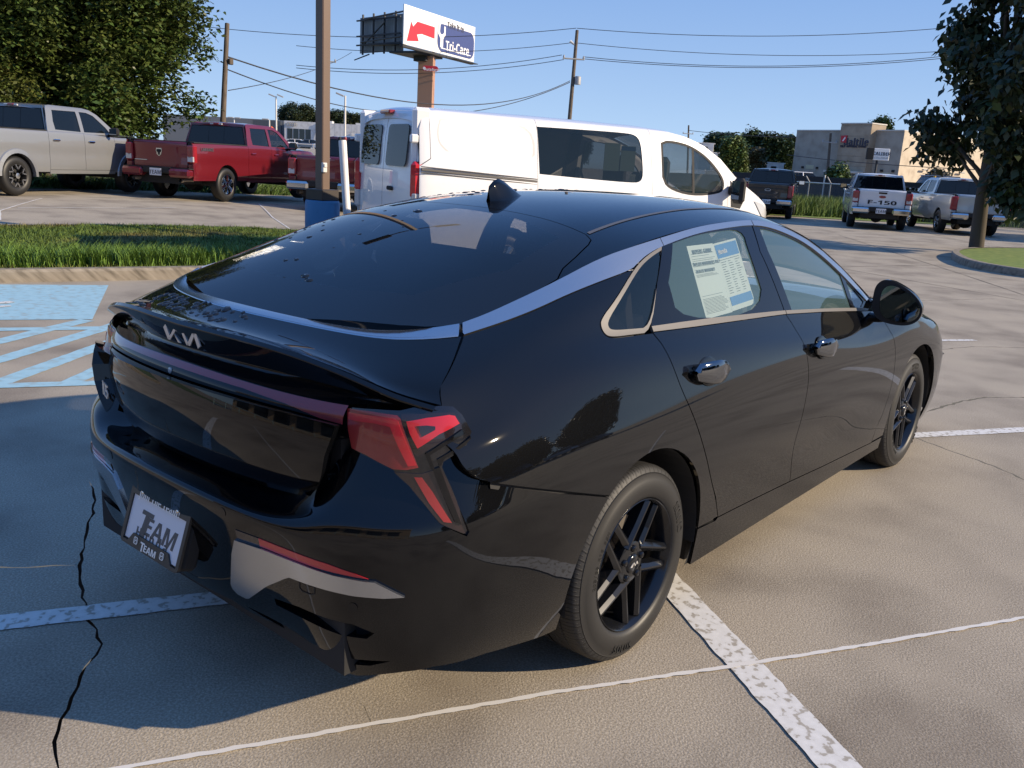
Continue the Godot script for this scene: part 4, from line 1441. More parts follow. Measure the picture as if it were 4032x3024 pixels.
	for j in gc.n.size():
		if gc.n[j].x > 0: gc.n[j] = -gc.n[j]
	gc.merge(flange(gc, .05))
	var gate_n := part("tailgate", gc, o.get("gate", body), t)
	if o.get("handle", true):
		var hd := Ch.new()
		hd.prism(pv([-.16, .055, .16, .055, .13, -.05, -.13, -.05]), Vector3(-1.313, 1.30, 0), Vector3(0, 0, 1), Vector3(0, 1, 0), -.012)
		part("tailgate_handle", hd, o.get("handle_m", M.gloss_black), gate_n)
	for s in [1, -1]:
		var tl := Ch.new()
		var hgt: float = o.get("lamp_h", .42)
		var yc: float = rail - .06 - hgt / 2
		tl.bbox(Vector3(-1.235, yc, .875 * s), Vector3(.15, hgt, .21), .025)
		var ln := part("tail_light", tl, M.tail_truck, t)
		if o.get("reverse", true):
			var rv := Ch.new()
			rv.bbox(Vector3(-1.24, yc - hgt * .27, .878 * s), Vector3(.15, hgt * .36, .19), .02)
			part("reversing_lens", rv, M.clear_lens, ln)
		var inn := Ch.new()
		inn.bbox(Vector3(-1.30, yc + .02, .86 * s), Vector3(.03, hgt * .5, .09), .008)
		part("lamp_core", inn, M.tail_red, ln)
		var corner := Ch.new()
		corner.bbox(Vector3(-1.235, (yc - hgt / 2 + .60) / 2, .875 * s), Vector3(.12, yc - hgt / 2 - .60, .185), .03)
		part("bed_corner", corner, body, t)
	# bumper
	var bm: Material = o.bumper
	for s in [1, -1]:
		var b := Ch.new()
		b.bbox(Vector3(-1.40, .66, .67 * s), Vector3(.22, .20, .60), .05)
		part("rear_bumper_end", b, bm, t)
	var bc := Ch.new()
	bc.bbox(Vector3(-1.36, .71, 0), Vector3(.18, .16, .80), .03)
	bc.box(Vector3(-1.30, .77, 0), Vector3(.3, .02, 1.9))
	var bcn := part("bumper_step", bc, M.matt_black, t)
	var pl := Ch.new()
	pl.bbox(Vector3(-1.465, .665, 0), Vector3(.012, .17, .33), .004)
	var pn := part("licence_plate", pl, M.plate_white, bcn)
	put_text(pn, "plate_lettering", "TEAM", .09, facing(Vector3(-1.472, .655, 0), Vector3(-1, 0, 0)), M.plate_grey, "Droid Sans", 700, .002, 1.0)
	var low := Ch.new()
	low.box(Vector3(1.6, .52, 0), Vector3(5.6, .16, .9)); low.box(Vector3(-.9, .50, 0), Vector3(.7, .2, 1.3))
	low.box(Vector3(3.67, .42, 0), Vector3(.2, .16, 1.5)); low.box(Vector3(0, .42, 0), Vector3(.16, .16, 1.5))
	low.tube(PackedVector3Array([Vector3(-.14, .42, 0), Vector3(.14, .40, 0)]), .2, .2, 12)
	part("chassis", low, M.matt_black, t)
	for s in ([1, -1] if o.get("twin_pipe", false) else [1]):
		var pipe := Ch.new()
		pipe.tube(PackedVector3Array([Vector3(-.9, .50, .62 * s), Vector3(-1.2, .50, .62 * s), Vector3(-1.43, .49, .66 * s)]), .05, .05, 14, false)
		part("exhaust_pipe", pipe, M.brake_steel, t)
	# bonnet, nose
	var hood := []
	for w in [[3.2, 1.36], [3.6, 1.375], [4.1, 1.36], [4.4, 1.32], [4.56, 1.25], [4.64, 1.12], [4.68, .9], [4.68, .55]]:
		var r := PackedVector3Array()
		var hw := .95 if w[0] < 4.3 else .86
		for j in 15:
			var u := -1.0 + j / 7.0
			r.append(Vector3(w[0] + .05 - .10 * u * u, w[1] + (.03 if absf(u) > .35 and absf(u) < .8 else .0) - (.02 * u * u), u * hw))
		hood.append(r)
	var hc := loft(hood)
	for j in hc.n.size():
		if (hc.v[j] - Vector3(3.8, .6, 0)).dot(hc.n[j]) < 0: hc.n[j] = -hc.n[j]
	part("bonnet", hc, body, t)
	for s in [1, -1]:
		var mr := Ch.new()
		mr.bbox(Vector3(2.88, 1.45, 1.15 * s), Vector3(.13, .20, .25), .05)
		mr.tube(PackedVector3Array([Vector3(2.92, 1.36, .95 * s), Vector3(2.89, 1.38, 1.08 * s)]), .035, .03, 8)
		var mn := part("door_mirror", mr, o.get("mirror", M.matt_black), t)
		var mg := Ch.new()
		mg.quad(Vector3(2.812, 1.385, 1.05 * s), Vector3(2.812, 1.385, 1.25 * s), Vector3(2.812, 1.52, 1.25 * s), Vector3(2.812, 1.52, 1.05 * s))
		part("mirror_glass", mg, M.mirror, mn)
		for x in [1.12, 2.22]:
			var dh := Ch.new()
			dh.bbox(Vector3(x + .03, 1.19, 1.02 * s), Vector3(.20, .045, .04), .015)
			part("door_handle", dh, o.get("dh", body), t)
	var cabin := Ch.new()
	cabin.box(Vector3(2.0, .9, 0), Vector3(2.0, .1, 1.7))
	for x in [1.35, 2.25]:
		for z in [-.42, .42]: cabin.bbox(Vector3(x, 1.35, z), Vector3(.16, .75, .5), .06)
	cabin.bbox(Vector3(2.95, 1.25, 0), Vector3(.3, .2, 1.6), .05)
	part("cabin_seats", cabin, M.interior, t)
	for w in [[Vector3(0, .41, .985), 0.0], [Vector3(3.67, .41, .985), 0.0], [Vector3(0, .41, -.985), PI], [Vector3(3.67, .41, -.985), PI]]:
		var wh: Node3D = o.wheel.duplicate()
		wh.name = "wheel"
		t.add_child(wh, true)
		wh.position = w[0]
		wh.basis = Basis(Vector3.UP, w[1]) * Basis(Vector3(0, 0, 1), .4 + w[0].x)
	return t

func place(t: Node3D, x: float, z: float, head: float) -> void:   # head: degrees from +X towards +Z
	t.rotation.y = -deg_to_rad(head)
	t.position = Vector3(x, land(x, z), z)

func rear_mark(t: Node3D, called: String, ch: Ch, m: Material) -> void:
	part(called, ch, m, t.get_node("tailgate"))

func oval(c: Vector3, w: float, h: float, d := .012) -> Ch:
	var e := Ch.new()
	e.prism(circle(Vector2.ZERO, w, 28, h), c, Vector3(0, 0, 1), Vector3(0, 1, 0), -d)
	return e

func build_pickups() -> void:
	var chrome_w := truck_wheel(M.chrome, 6, 0)
	var dark_w := truck_wheel(M.wheel_silver, 6, 1)
	var silver_w := truck_wheel(M.wheel_silver, 6, 0)
	var red := paint(lin(.16, .008, .016), .35, .35)
	var silver := paint(lin(.24, .25, .265), .45, .4)
	var white := paint(lin(.72, .72, .72), 0, .4)
	var black := paint(lin(.008, .008, .009), .1, .35)
	var pale := paint(lin(.42, .44, .44), .5, .4)
	var teal := paint(lin(.05, .09, .10), .4, .35)
	var t := make_pickup("silver_pickup", "silver crew-cab pickup with flared arches, cut off by the left edge", {"body": silver, "bumper": silver, "flare": silver, "wheel": dark_w, "lamp_h": .5, "reverse": false, "dh": M.chrome})
	place(t, 5.2, -19.1, -25)
	t = make_pickup("red_pickup", "dark red pickup with ram's-head badge on its tailgate and chrome wheels", {"body": red, "bumper": red, "wheel": chrome_w, "cover": true, "twin_pipe": true, "handle": false})
	place(t, 10.1, -18.85, -23)
	var sh := Ch.new()
	sh.prism(pv([-.075, .09, .075, .09, .085, .03, .06, -.06, 0, -.10, -.06, -.06, -.085, .03]), Vector3(-1.312, 1.13, .0), Vector3(0, 0, 1), Vector3(0, 1, 0), -.014)
	rear_mark(t, "badge", sh, M.chrome)
	var ram := Ch.new()
	for s in [1, -1]:
		ram.prism(pv([.008 * s, .065, .05 * s, .06, .058 * s, .02, .04 * s, -.015, .03 * s, .01, .036 * s, .03, .018 * s, .035]), Vector3(-1.327, 1.13, 0), Vector3(0, 0, 1), Vector3(0, 1, 0), -.004)
	ram.prism(pv([-.016, .05, .016, .05, .02, .0, .012, -.07, -.012, -.07, -.02, .0]), Vector3(-1.327, 1.13, 0), Vector3(0, 0, 1), Vector3(0, 1, 0), -.005)
	rear_mark(t, "badge_relief", ram, M.matt_black)
	var bar := Ch.new()
	bar.bbox(Vector3(-1.312, .93, -.52), Vector3(.01, .02, .36), .003)
	rear_mark(t, "name_bar", bar, M.chrome)
	put_text(t, "bed_script", "LARAMIE", .075, facing(Vector3(-.80, 1.24, 1.0), Vector3(0, 0, 1)), M.wheel_silver, "Droid Sans", 700, .006, 1.1)
	put_text(t, "door_script", "1500", .06, facing(Vector3(2.72, .70, 1.004), Vector3(0, 0, 1)), M.chrome, "Droid Sans", 700, .006, 1.1)
	t = make_pickup("red_pickup", "dark red pickup with a curved chrome bumper, half hidden behind the van", {"body": red, "bumper": M.chrome, "wheel": chrome_w, "twin_pipe": true, "handle_m": M.chrome})
	place(t, 13.1, -16.6, -30)
	t = make_pickup("black_pickup", "black pickup seen from behind with oval tailgate badge and chrome bumper", {"body": black, "bumper": M.chrome, "wheel": silver_w, "lamp_h": .48, "reverse": false, "handle": false})
	place(t, 32.6, -13.4, -21)
	rear_mark(t, "oval_badge", oval(Vector3(-1.309, 1.12, 0), .12, .05), M.chrome)
	rear_mark(t, "oval_badge_face", oval(Vector3(-1.322, 1.12, 0), .105, .038, .003), M.gloss_black)
	put_text(t.get_node("tailgate"), "badge_script", "Ford", .06, facing(Vector3(-1.327, 1.10, 0), Vector3(-1, 0, 0)), M.chrome, "Droid Serif", 700, .003, 1.1)
	t = make_pickup("white_pickup", "white pickup with black F-150 lettering across its tailgate", {"body": white, "bumper": M.chrome, "wheel": silver_w, "lamp_h": .40})
	place(t, 31.35, -8.6, -22.5)
	put_text(t.get_node("tailgate"), "tailgate_lettering", "F-150", .135, facing(Vector3(-1.306, .955, 0), Vector3(-1, 0, 0)), M.matt_black, "Droid Sans", 700, .012, 2.1)
	rear_mark(t, "oval_badge", oval(Vector3(-1.309, 1.15, 0), .115, .047), M.tail_red)
	t = make_pickup("silver_pickup", "pale silver pickup with plain tailgate parked beside the white one", {"body": pale, "bumper": M.chrome, "wheel": chrome_w, "lamp_h": .46, "reverse": false, "handle": false})
	place(t, 32.9, -5.95, -31)
	rear_mark(t, "oval_badge", oval(Vector3(-1.309, 1.15, 0), .115, .047), M.chrome)
	t = make_pickup("dark_pickup", "dark green-grey pickup whose front half shows at the right edge", {"body": teal, "bumper": M.chrome, "wheel": silver_w})
	place(t, 33.2, -1.6, -31)
	for w in [chrome_w, dark_w, silver_w]: w.free()

# ---------------------------------------------------------------- the white van
func build_van() -> void:
	var v := thing("white_van", "white cargo van with one dark side window behind the black sedan", "van", Vector3.ZERO)
	var white := paint(lin(.74, .74, .75), 0, .4)
	var st := []
	for w in [[0.0, -.05], [.12, 0], [.8, .01], [1.8, .02], [2.8, .02], [3.6, .015], [4.4, 0], [5.1, -.03], [5.6, -.07], [5.95, -.2], [6.12, -.36]]:
		var x: float = w[0]
		var e: float = w[1]
		st.append([Vector3(x, 2.13, .79 + e), Vector3(x, 2.05, .875 + e), Vector3(x, 1.85, .925 + e), Vector3(x, 1.6, .965 + e), Vector3(x, 1.35, 1.0 + e), Vector3(x, 1.1, 1.02 + e), Vector3(x, .8, 1.03 + e), Vector3(x, .5, 1.02 + e), Vector3(x, .28, 1.0 + e)])
	var side := Net.new(st).tess(4, 4, Vector3(0, 0, 1), func(_a, p): return Vector2(p.x, p.y))
	var outline := pv([0.02, .3, .02, 1.2, .04, 1.9, .10, 2.10, .3, 2.125, 3.5, 2.12, 3.85, 2.11, 4.15, 2.06, 4.5, 1.95, 4.82, 1.79, 5.12, 1.56, 5.4, 1.40, 5.7, 1.26, 5.95, 1.15, 6.10, 1.0, 6.12, .3])
	var ar := circle(Vector2(1.25, .36), .42, 36)
	var af := circle(Vector2(5.0, .36), .42, 36)
	var body := clip(clip(clip(side, outline), ar, false), af, false)
	var win := pv(smooth([1.66, 2.03, 2.4, 2.04, 3.05, 2.045, 3.24, 2.03, 3.32, 1.95, 3.35, 1.7, 3.36, 1.50, 3.32, 1.42, 3.2, 1.395, 2.4, 1.42, 1.68, 1.45], 2))
	var fwin := pv(smooth([3.70, 1.94, 3.80, 1.975, 4.05, 1.96, 4.28, 1.91, 4.58, 1.77, 4.85, 1.54, 4.89, 1.40, 4.80, 1.32, 4.25, 1.27, 3.80, 1.36, 3.72, 1.5], 2))
	var seam1 := pv([.165, 2.13, .172, 2.13, .172, 1.56, .035, 1.472, .03, 1.48, .164, 1.565])
	var seam2 := pv([1.652, 2.12, 1.66, 2.12, 1.662, .4, 1.654, .4])
	var seam3 := pv([3.49, 2.12, 3.498, 2.12, 3.56, .4, 3.552, .4])
	var seam4 := pv([4.95, 1.66, 4.957, 1.655, 4.99, 1.1, 4.983, 1.1])
	var ind := pv(smooth([.30, 2.02, .34, 2.048, .9, 2.05, 1.62, 2.05, 1.62, 1.48, 1.1, 1.505, .66, 1.52, .5, 1.565, .36, 1.66, .265, 1.75, .255, 1.9, .30, 2.02], 3))
	var ind_in := grow(ind, -.03)
	for s in [1, -1]:
		var ch := body
		for c in [seam1, seam2, seam3, seam4, fwin]: ch = clip(ch, c, false)
		if s > 0:
			ch = clip(clip(ch, ind, false), win, false)
			var ring := clip(clip(side, ind), ind_in, false)
			for j in ring.v.size():   # the bevel of the pressed panel
				var d := 1e9
				for k in ind.size(): d = minf(d, Geometry2D.get_closest_point_to_segment(ring.q[j], ind[k], ind[(k + 1) % ind.size()]).distance_to(ring.q[j]))
				ring.v[j].z -= .014 * clampf(d / .03, 0, 1)
				ring.n[j] = (ring.n[j] + Vector3(0, .22 if ring.q[j].y < 1.65 else -.3, 0)).normalized()
			part("pressed_panel_edge", ring, white, v)
			var inner := clip(side, ind_in)
			for j in inner.v.size(): inner.v[j].z -= .014
			part("pressed_panel", inner, white, v)
			part("side_window", clip(side, grow(win, .004)).moved(-.004), M.van_glass, v)
		ch.merge(flange(ch, .02))
		part("side_panel", sidewise(ch, s), white, v)
		var gap := clip(side, pv([.02, .45, .02, 2.08, .3, 2.08, 1.6, 2.08, 1.6, 1.3, 3.4, 1.3, 3.4, 2.08, 3.6, 2.08, 3.6, 1.2, 4.8, 1.2, 4.9, 1.6, 5.1, 1.5, 5.2, .9, .9, .9, .5, .5])).moved(-.03)
		gap = clip(clip(gap, fwin, false), win, false)
		part("seam_backing", sidewise(gap, s), M.matt_black, v)
		part("cab_window", sidewise(clip(side, grow(fwin, .004)).moved(-.008), s), M.van_cab_glass, v)
		part("cab_window_seal", sidewise(clip(clip(side, grow(fwin, .02)), grow(fwin, -.012), false).moved(.002), s), M.matt_black, v)
		part("quarter_light_bar", sidewise(clip(side, pv([4.25, 1.9, 4.29, 1.89, 4.31, 1.28, 4.27, 1.27])).moved(.0), s), M.matt_black, v)
		var rail := Ch.new()
		for w in [[1.395, .03], [1.425, .012], [1.36, .012]]: rail.bbox(Vector3(.84, w[0], 1.012), Vector3(1.62, w[1], .02), .004, Basis(Vector3(0, 0, 1), -.05))
		part("sliding_door_rail", sidewise(rail, s), M.satin_grey, v)
		var tl := Ch.new()
		tl.bbox(Vector3(.05, 1.30, .918), Vector3(.22, .44, .10), .04)
		var tn := part("tail_light", sidewise(tl, s), M.tail_red_bright, v)
		var tw := Ch.new()
		tw.bbox(Vector3(.05, 1.02, .93), Vector3(.20, .30, .095), .03)
		part("reversing_lens", sidewise(tw, s), M.clear_lens, tn)
		var fr := Ch.new()
		fr.bbox(Vector3(.15, 1.12, .962), Vector3(.03, .78, .035), .01)
		part("lamp_frame", sidewise(fr, s), M.tail_red, tn)
		var hg := Ch.new()
		hg.bbox(Vector3(-.02, 1.78, .90), Vector3(.10, .10, .06), .015)
		part("door_hinge", sidewise(hg, s), white, v)
		var mr := Ch.new()
		mr.bbox(Vector3(4.98, 1.36, 1.20), Vector3(.14, .36, .22), .05)
		mr.bbox(Vector3(5.02, 1.36, 1.06), Vector3(.10, .14, .20), .03)
		var mn := part("door_mirror", sidewise(mr, s), M.matt_black, v)
		var mg := Ch.new()
		mg.quad(Vector3(4.906, 1.24, 1.12), Vector3(4.906, 1.24, 1.28), Vector3(4.906, 1.50, 1.28), Vector3(4.906, 1.50, 1.12))
		part("mirror_glass", sidewise(mg, s), M.mirror, mn)
		var hl := clip(side, pv([5.55, 1.22, 5.80, 1.17, 6.08, 1.0, 6.10, .84, 5.95, .86, 5.72, 1.05])).moved(.012)
		part("headlight", sidewise(hl, s), M.clear_lens, v)
		var vent := clip(side, pv([5.02, 1.50, 5.16, 1.40, 5.30, 1.18, 5.25, 1.10, 5.06, 1.12])).moved(.004)
		part("fender_vent", sidewise(vent, s), M.matt_black, v)
		for w in [Vector3(1.25, .345, .98), Vector3(5.0, .345, .98)]:
			var wh := truck_wheel(M.wheel_silver, 6, 0)
			wh.name = "wheel"
			v.add_child(wh, true)
			wh.position = Vector3(w.x, w.y, w.z * s)
			wh.scale = Vector3.ONE * .84
			if s < 0: wh.rotation.y = PI
	var roof := []
	for w in [[.02, 1.98], [.05, 2.07], [.14, 2.12], [.3, 2.135], [1.8, 2.15], [3.4, 2.145], [3.9, 2.12], [4.12, 2.06]]:
		var r := PackedVector3Array()
		for j in 17:
			var u := -1.0 + j / 8.0
			r.append(Vector3(w[0] + .22 * (1 - u * u) * (1 if w[0] > 3.5 else 0), w[1] + .045 * (1 - u * u) - .04 * pow(absf(u), 8), u * (.845 if w[0] < 3.8 else .80)))
		roof.append(r)
	var rc := loft(roof)
	for j in rc.n.size():
		if rc.n[j].y < 0: rc.n[j] = -rc.n[j]
	part("roof", rc, white, v)
	var ws := []
	for w in [[4.10, 2.07, .80], [4.5, 1.93, .84], [4.85, 1.75, .88], [5.15, 1.52, .90]]:
		var r := PackedVector3Array()
		for j in 13:
			var u := -1.0 + j / 6.0
			r.append(Vector3(w[0] + .24 * (1 - u * u), w[1] + .01, u * w[2]))
		ws.append(r)
	part("windscreen", loft(ws), M.van_cab_glass, v)
	var hood := []
	for w in [[5.12, 1.55, .92], [5.4, 1.42, .92], [5.7, 1.28, .90], [5.95, 1.16, .78], [6.10, 1.0, .66], [6.15, .8, .64], [6.14, .4, .64]]:
		var r := PackedVector3Array()
		for j in 13:
			var u := -1.0 + j / 6.0
			r.append(Vector3(w[0] + .16 * (1 - u * u), w[1] + .02 * (1 - u * u), u * w[2]))
		hood.append(r)
	var hc := loft(hood)
	for j in hc.n.size():
		if (hc.v[j] - Vector3(5.2, .6, 0)).dot(hc.n[j]) < 0: hc.n[j] = -hc.n[j]
	part("bonnet", hc, white, v)
	for s in [1, -1]:
		var dr := []
		for w in [[.3, -.02], [.6, -.035], [1.1, -.04], [1.42, -.03], [1.8, -.005], [2.0, .03], [2.10, .06]]:
			var r := PackedVector3Array()
			for j in 7:
				var u := j / 6.0
				r.append(Vector3(w[1] + .06 * pow(u, 5), w[0], (.004 + u * (.94 - .12 * maxf(0, w[0] - 1.3))) * s))
			dr.append(r)
		var dc := loft(dr)
		for j in dc.n.size():
			if dc.n[j].x > 0: dc.n[j] = -dc.n[j]
		var dn := part("rear_door", dc, white, v)
		var gw := Ch.new()
		gw.prism(rounded(.62, .50, .07, 4), Vector3(-.03, 1.70, .42 * s), Vector3(0, 0, 1), Vector3(.10, 1, 0).normalized(), -.012)
		part("rear_window", gw, M.van_glass, dn)
	for s in [1, -1]:
		var cp := Ch.new()
		cp.bbox(Vector3(.10, 1.72, .835 * s), Vector3(.24, .84, .10), .04)
		cp.bbox(Vector3(.12, .9, .90 * s), Vector3(.22, 1.0, .10), .04)
		part("rear_corner_post", cp, white, v)
	var hb := Ch.new()
	hb.bbox(Vector3(.02, 2.10, 0), Vector3(.10, .05, .30), .015)
	part("high_brake_light", hb, M.tail_red, v)
	var dh := Ch.new()
	dh.bbox(Vector3(-.055, 1.18, .28), Vector3(.03, .05, .16), .012)
	part("door_handle", dh, M.matt_black, v)
	var bp := Ch.new()
	bp.bbox(Vector3(-.06, .48, 0), Vector3(.16, .22, 1.9), .05)
	part("rear_bumper", bp, M.matt_black, v)
	var un := Ch.new()
	un.box(Vector3(3.0, .42, 0), Vector3(5.8, .2, 1.3))
	un.box(Vector3(3.6, .9, 0), Vector3(.05, 1.0, 1.8)); un.box(Vector3(2.6, .55, 0), Vector3(5.0, .05, 1.9))
	un.bbox(Vector3(5.0, 1.22, 0), Vector3(.4, .16, 1.7), .05)
	for z in [-.5, .5]: un.bbox(Vector3(4.0, 1.35, z), Vector3(.18, .85, .5), .07)
	part("cargo_floor_and_seats", un, M.interior, v)
	for w in [[2.86, 1.72, .26, .36], [3.13, 1.71, .25, .33]]:
		var pa := Ch.new()
		pa.bbox(Vector3(w[0], w[1], .925), Vector3(w[2], w[3], .004), .001)
		var pn := part("window_paper", pa, M.paper_green, v)
		if w[0] > 3:
			var hd := Ch.new()
			hd.bbox(Vector3(w[0], w[1] + w[3] * .40, .929), Vector3(w[2] * .95, w[3] * .16, .003), .0005)
			part("paper_heading", hd, M.paper_blue, pn)
	v.rotation.y = -deg_to_rad(19.3)
	v.position = Vector3(5.13, 0, -5.53) + Vector3(sin(deg_to_rad(19.3)), 0, -cos(deg_to_rad(19.3))) * .93
# ---------------------------------------------------------------- ground, markings, kerbs
func land(x: float, z: float) -> float:
	var d := maxf(Vector2(x, z).length(), .001)
	return .30 * smoothstep(.70, .97, -z / d) * smoothstep(9, 20, d) * (1 - smoothstep(40, 58, d)) + 1.9 * smoothstep(26, 110, d) * smoothstep(.62, .78, -z / d)

func at_land(x: float, z: float, up := 0.0) -> Vector3:
	return Vector3(x, land(x, z) + up, z)

func ribbon(pts: Array, w: float, up: float, jag := 0.0, rng: RandomNumberGenerator = null, step := .5) -> Ch:   # a strip on the ground along points
	var o := Ch.new()
	var run := 0.0
	for k in pts.size() - 1:
		var a := Vector2(pts[k][0], pts[k][1])
		var b := Vector2(pts[k + 1][0], pts[k + 1][1])
		var n := maxi(1, int(a.distance_to(b) / step))
		var s := (b - a).orthogonal().normalized() * w / 2
		for j in n + (1 if k == pts.size() - 2 else 0):
			var c := a.lerp(b, float(j) / n)
			var e1 := s * (1 + (rng.randf_range(-jag, jag) if rng else 0.0))
			var e2 := s * (1 + (rng.randf_range(-jag, jag) if rng else 0.0))
			o.add(at_land(c.x + e1.x, c.y + e1.y, up), Vector3.UP, Vector2(c.x + e1.x, c.y + e1.y))
			o.add(at_land(c.x - e2.x, c.y - e2.y, up), Vector3.UP, Vector2(c.x - e2.x, c.y - e2.y))
	for k in range(0, o.v.size() - 2, 2):
		o.tri(k, k + 1, k + 3); o.tri(k, k + 3, k + 2)
	return o

func patch(poly: PackedVector2Array, up: float, cell := 1.5) -> Ch:   # a polygon laid on the ground
	var lo := poly[0]
	var hi := poly[0]
	for w in poly:
		lo = lo.min(w); hi = hi.max(w)
	var o := Ch.new()
	var nx := maxi(1, int((hi.x - lo.x) / cell))
	var nz := maxi(1, int((hi.y - lo.y) / cell))
	for x in nx + 1:
		for z in nz + 1:
			var c := Vector2(lerpf(lo.x, hi.x, float(x) / nx), lerpf(lo.y, hi.y, float(z) / nz))
			o.add(at_land(c.x, c.y, up), Vector3.UP, c)
	for x in nx:
		for z in nz:
			var k := x * (nz + 1) + z
			o.tri(k, k + 1, k + nz + 2); o.tri(k, k + nz + 2, k + nz + 1)
	return clip(o, poly)

func crack_poly(pts: Array, w: float, rng: RandomNumberGenerator) -> PackedVector2Array:
	var left := PackedVector2Array()
	var right := PackedVector2Array()
	var all := PackedVector2Array()
	for k in pts.size() - 1:
		var a := Vector2(pts[k][0], pts[k][1])
		var b := Vector2(pts[k + 1][0], pts[k + 1][1])
		var n := maxi(1, int(a.distance_to(b) / .045))
		for j in n:
			var c := a.lerp(b, float(j) / n)
			all.append(c + (b - a).orthogonal().normalized() * rng.randf_range(-.008, .008))
	all.append(Vector2(pts[-1][0], pts[-1][1]))
	for k in all.size():
		var d := (all[mini(k + 1, all.size() - 1)] - all[maxi(k - 1, 0)]).orthogonal().normalized()
		var f := minf(1.0, minf(k, all.size() - 1 - k) / 3.0 + .15)
		left.append(all[k] + d * w * f * rng.randf_range(.25, 1.0))
		right.append(all[k] - d * w * f * rng.randf_range(.25, 1.0))
	right.reverse()
	left.append_array(right)
	return left

func build_ground() -> void:
	var rng := RandomNumberGenerator.new()
	rng.seed = 7
	var xs := []
	var c := .75
	while c < 1900:
		xs.append(c)
		xs.push_front(-c)
		c += 1.5 if c < 14 else (3.0 if c < 66 else (12.0 if c < 160 else 200.0))
	var g := Ch.new()
	for x in xs:
		for z in xs:
			var e := .6
			var nn := Vector3(land(x - e, z) - land(x + e, z), 2 * e, land(x, z - e) - land(x, z + e)).normalized()
			g.add(at_land(x, z), nn, Vector2(x, z))
	var n := xs.size()
	for x in n - 1:
		for z in n - 1:
			var k := x * n + z
			g.tri(k, k + 1, k + n + 1); g.tri(k, k + n + 1, k + n)
	var cracks := [[[[-.55, -1.75], [-.66, -1.46], [-.84, -1.16], [-.97, -.93], [-1.07, -.68], [-1.12, -.54], [-1.16, -.34], [-1.25, -.25], [-1.39, -.08], [-1.47, .04], [-1.51, .15], [-1.62, .4]], .0075],
		[[[2.6, .42], [3.05, .55], [3.55, .79], [3.43, 1.06], [3.34, 1.26], [3.19, 1.49], [3.05, 1.8]], .012], [[[4.31, .65], [4.93, .75], [5.21, .85], [5.49, 1.06], [5.9, 1.3]], .016],
		[[[-.97, -.93], [-1.35, -1.25], [-1.7, -1.7]], .006], [[[-.86, .62], [-.80, .50], [-.76, .36]], .003],
		[[[6.2, -.3], [7.6, .2], [8.6, 1.0], [9.5, 1.4]], .012], [[[9.2, -2.2], [10.4, -1.5], [12.5, -.6]], .014]]
	var bottoms := Ch.new()
	for w in cracks:
		var poly := crack_poly(w[0], w[1], rng)
		g = clip(g, poly, false)
		bottoms.merge(patch(grow(poly, .02), -.03, .5))
	struct("crack_bottom", bottoms, M.crack)
	struct("ground", g, M.concrete)
	# painted lines and caulked joints
	var d30 := Vector2(.866, .5)
	struct("parking_line", ribbon([[1.6, -.76], [.53, .78], [-1.3, 3.41]], .125, .004, .06, rng, .04), M.white_paint_old)
	struct("parking_line", ribbon([[-3.2, -1.78], [-1.33, -.685], [-.70, -.33]], .105, .004, .05, rng, .04), M.white_paint_old)
	struct("parking_line", ribbon([[2.9, .36], [3.61, .785], [4.38, 1.265], [7.4, 3.1]], .10, .004, .05, rng, .04), M.white_paint_old)
	struct("parking_line", ribbon([[6.9, -.62], [8.05, .12]], .08, .004, .05, rng, .04), M.white_paint_old)
	struct("caulked_joint", ribbon([[-4.2, -1.34], [-1.4, .27], [-.79, .61], [-.34, .86], [.24, 1.215], [.71, 1.49], [1.31, 1.83], [5.5, 4.24]], .017, .006, .35, rng, .03), M.white_caulk)
	for w in [[[3.65, -14.0], [4.13, -15.28], [5.82, -17.59]], [[4.6, -15.7], [7.0, -15.6], [7.9, -15.9]], [[11.3, -17.8], [9.2, -14.2], [8.0, -11.8]]]:
		struct("caulked_joint", ribbon(w, .03, .005, .4, rng, .12), M.white_caulk)
	for w in [[[8.5, 2.6], [16, -1.9], [25, -7.6]], [[13, 4], [26, -3.5], [34, -8.4]], [[14.5, -3.8], [20, -2.0], [31, 3.2]], [[11, 3.2], [13.6, -2.1], [16.2, -7.4]], [[20, -8], [18, -12], [16.5, -16]]]:
		struct("slab_joint", ribbon(w, .016, .003, .5, rng, .2), M.crack)
	# accessible bay
	var bay := pv([2.28, -7.39, 1.25, -5.57, -1.3, -7.04, -.25, -8.85])
	struct("blue_bay", patch(bay, .004), M.blue_paint)
	var sym := Ch.new()
	sym.merge(ribbon([[.55, -6.92], [.72, -6.72], [1.05, -6.78]], .10, .008, .3, rng, .06))
	sym.merge(ribbon([[.2, -7.1], [.35, -6.85], [.62, -6.62], [.95, -6.55]], .06, .0085, .4, rng, .06))
	struct("bay_symbol", sym, M.white_paint_old)
	for w in [[[[-1.6, -6.85], [.47, -5.52], [1.1, -5.18], [1.9, -4.72]], .14], [[[-1.8, -4.63], [-.20, -3.72], [.25, -3.46], [1.0, -3.03]], .12], [[[-.6, -4.66], [.30, -5.06], [.80, -5.35], [1.2, -5.56]], .15], [[[-.9, -3.98], [.05, -4.43], [1.08, -5.10], [1.5, -5.36]], .15], [[[-1.1, -3.38], [-.17, -3.80], [.82, -4.50], [1.5, -4.95]], .15], [[[.1, -3.50], [.55, -3.86], [1.2, -4.3]], .13]]:
		struct("blue_hatching", ribbon(w[0], w[1], .004 + .0004 * rng.randf(), .05, rng, .05), M.blue_paint)
	# grass island on the left with its kerb
	var isl := [-7.0, -10.75, 1.42, -8.06, 2.27, -7.78, 3.25, -7.47, 4.2, -7.22, 4.75, -7.35, 6.9, -9.0, 7.75, -10.2, 7.6, -11.0, 6.9, -11.5, 5.8, -11.88, 4.42, -12.3, 3.1, -12.5, -7.0, -15.2]
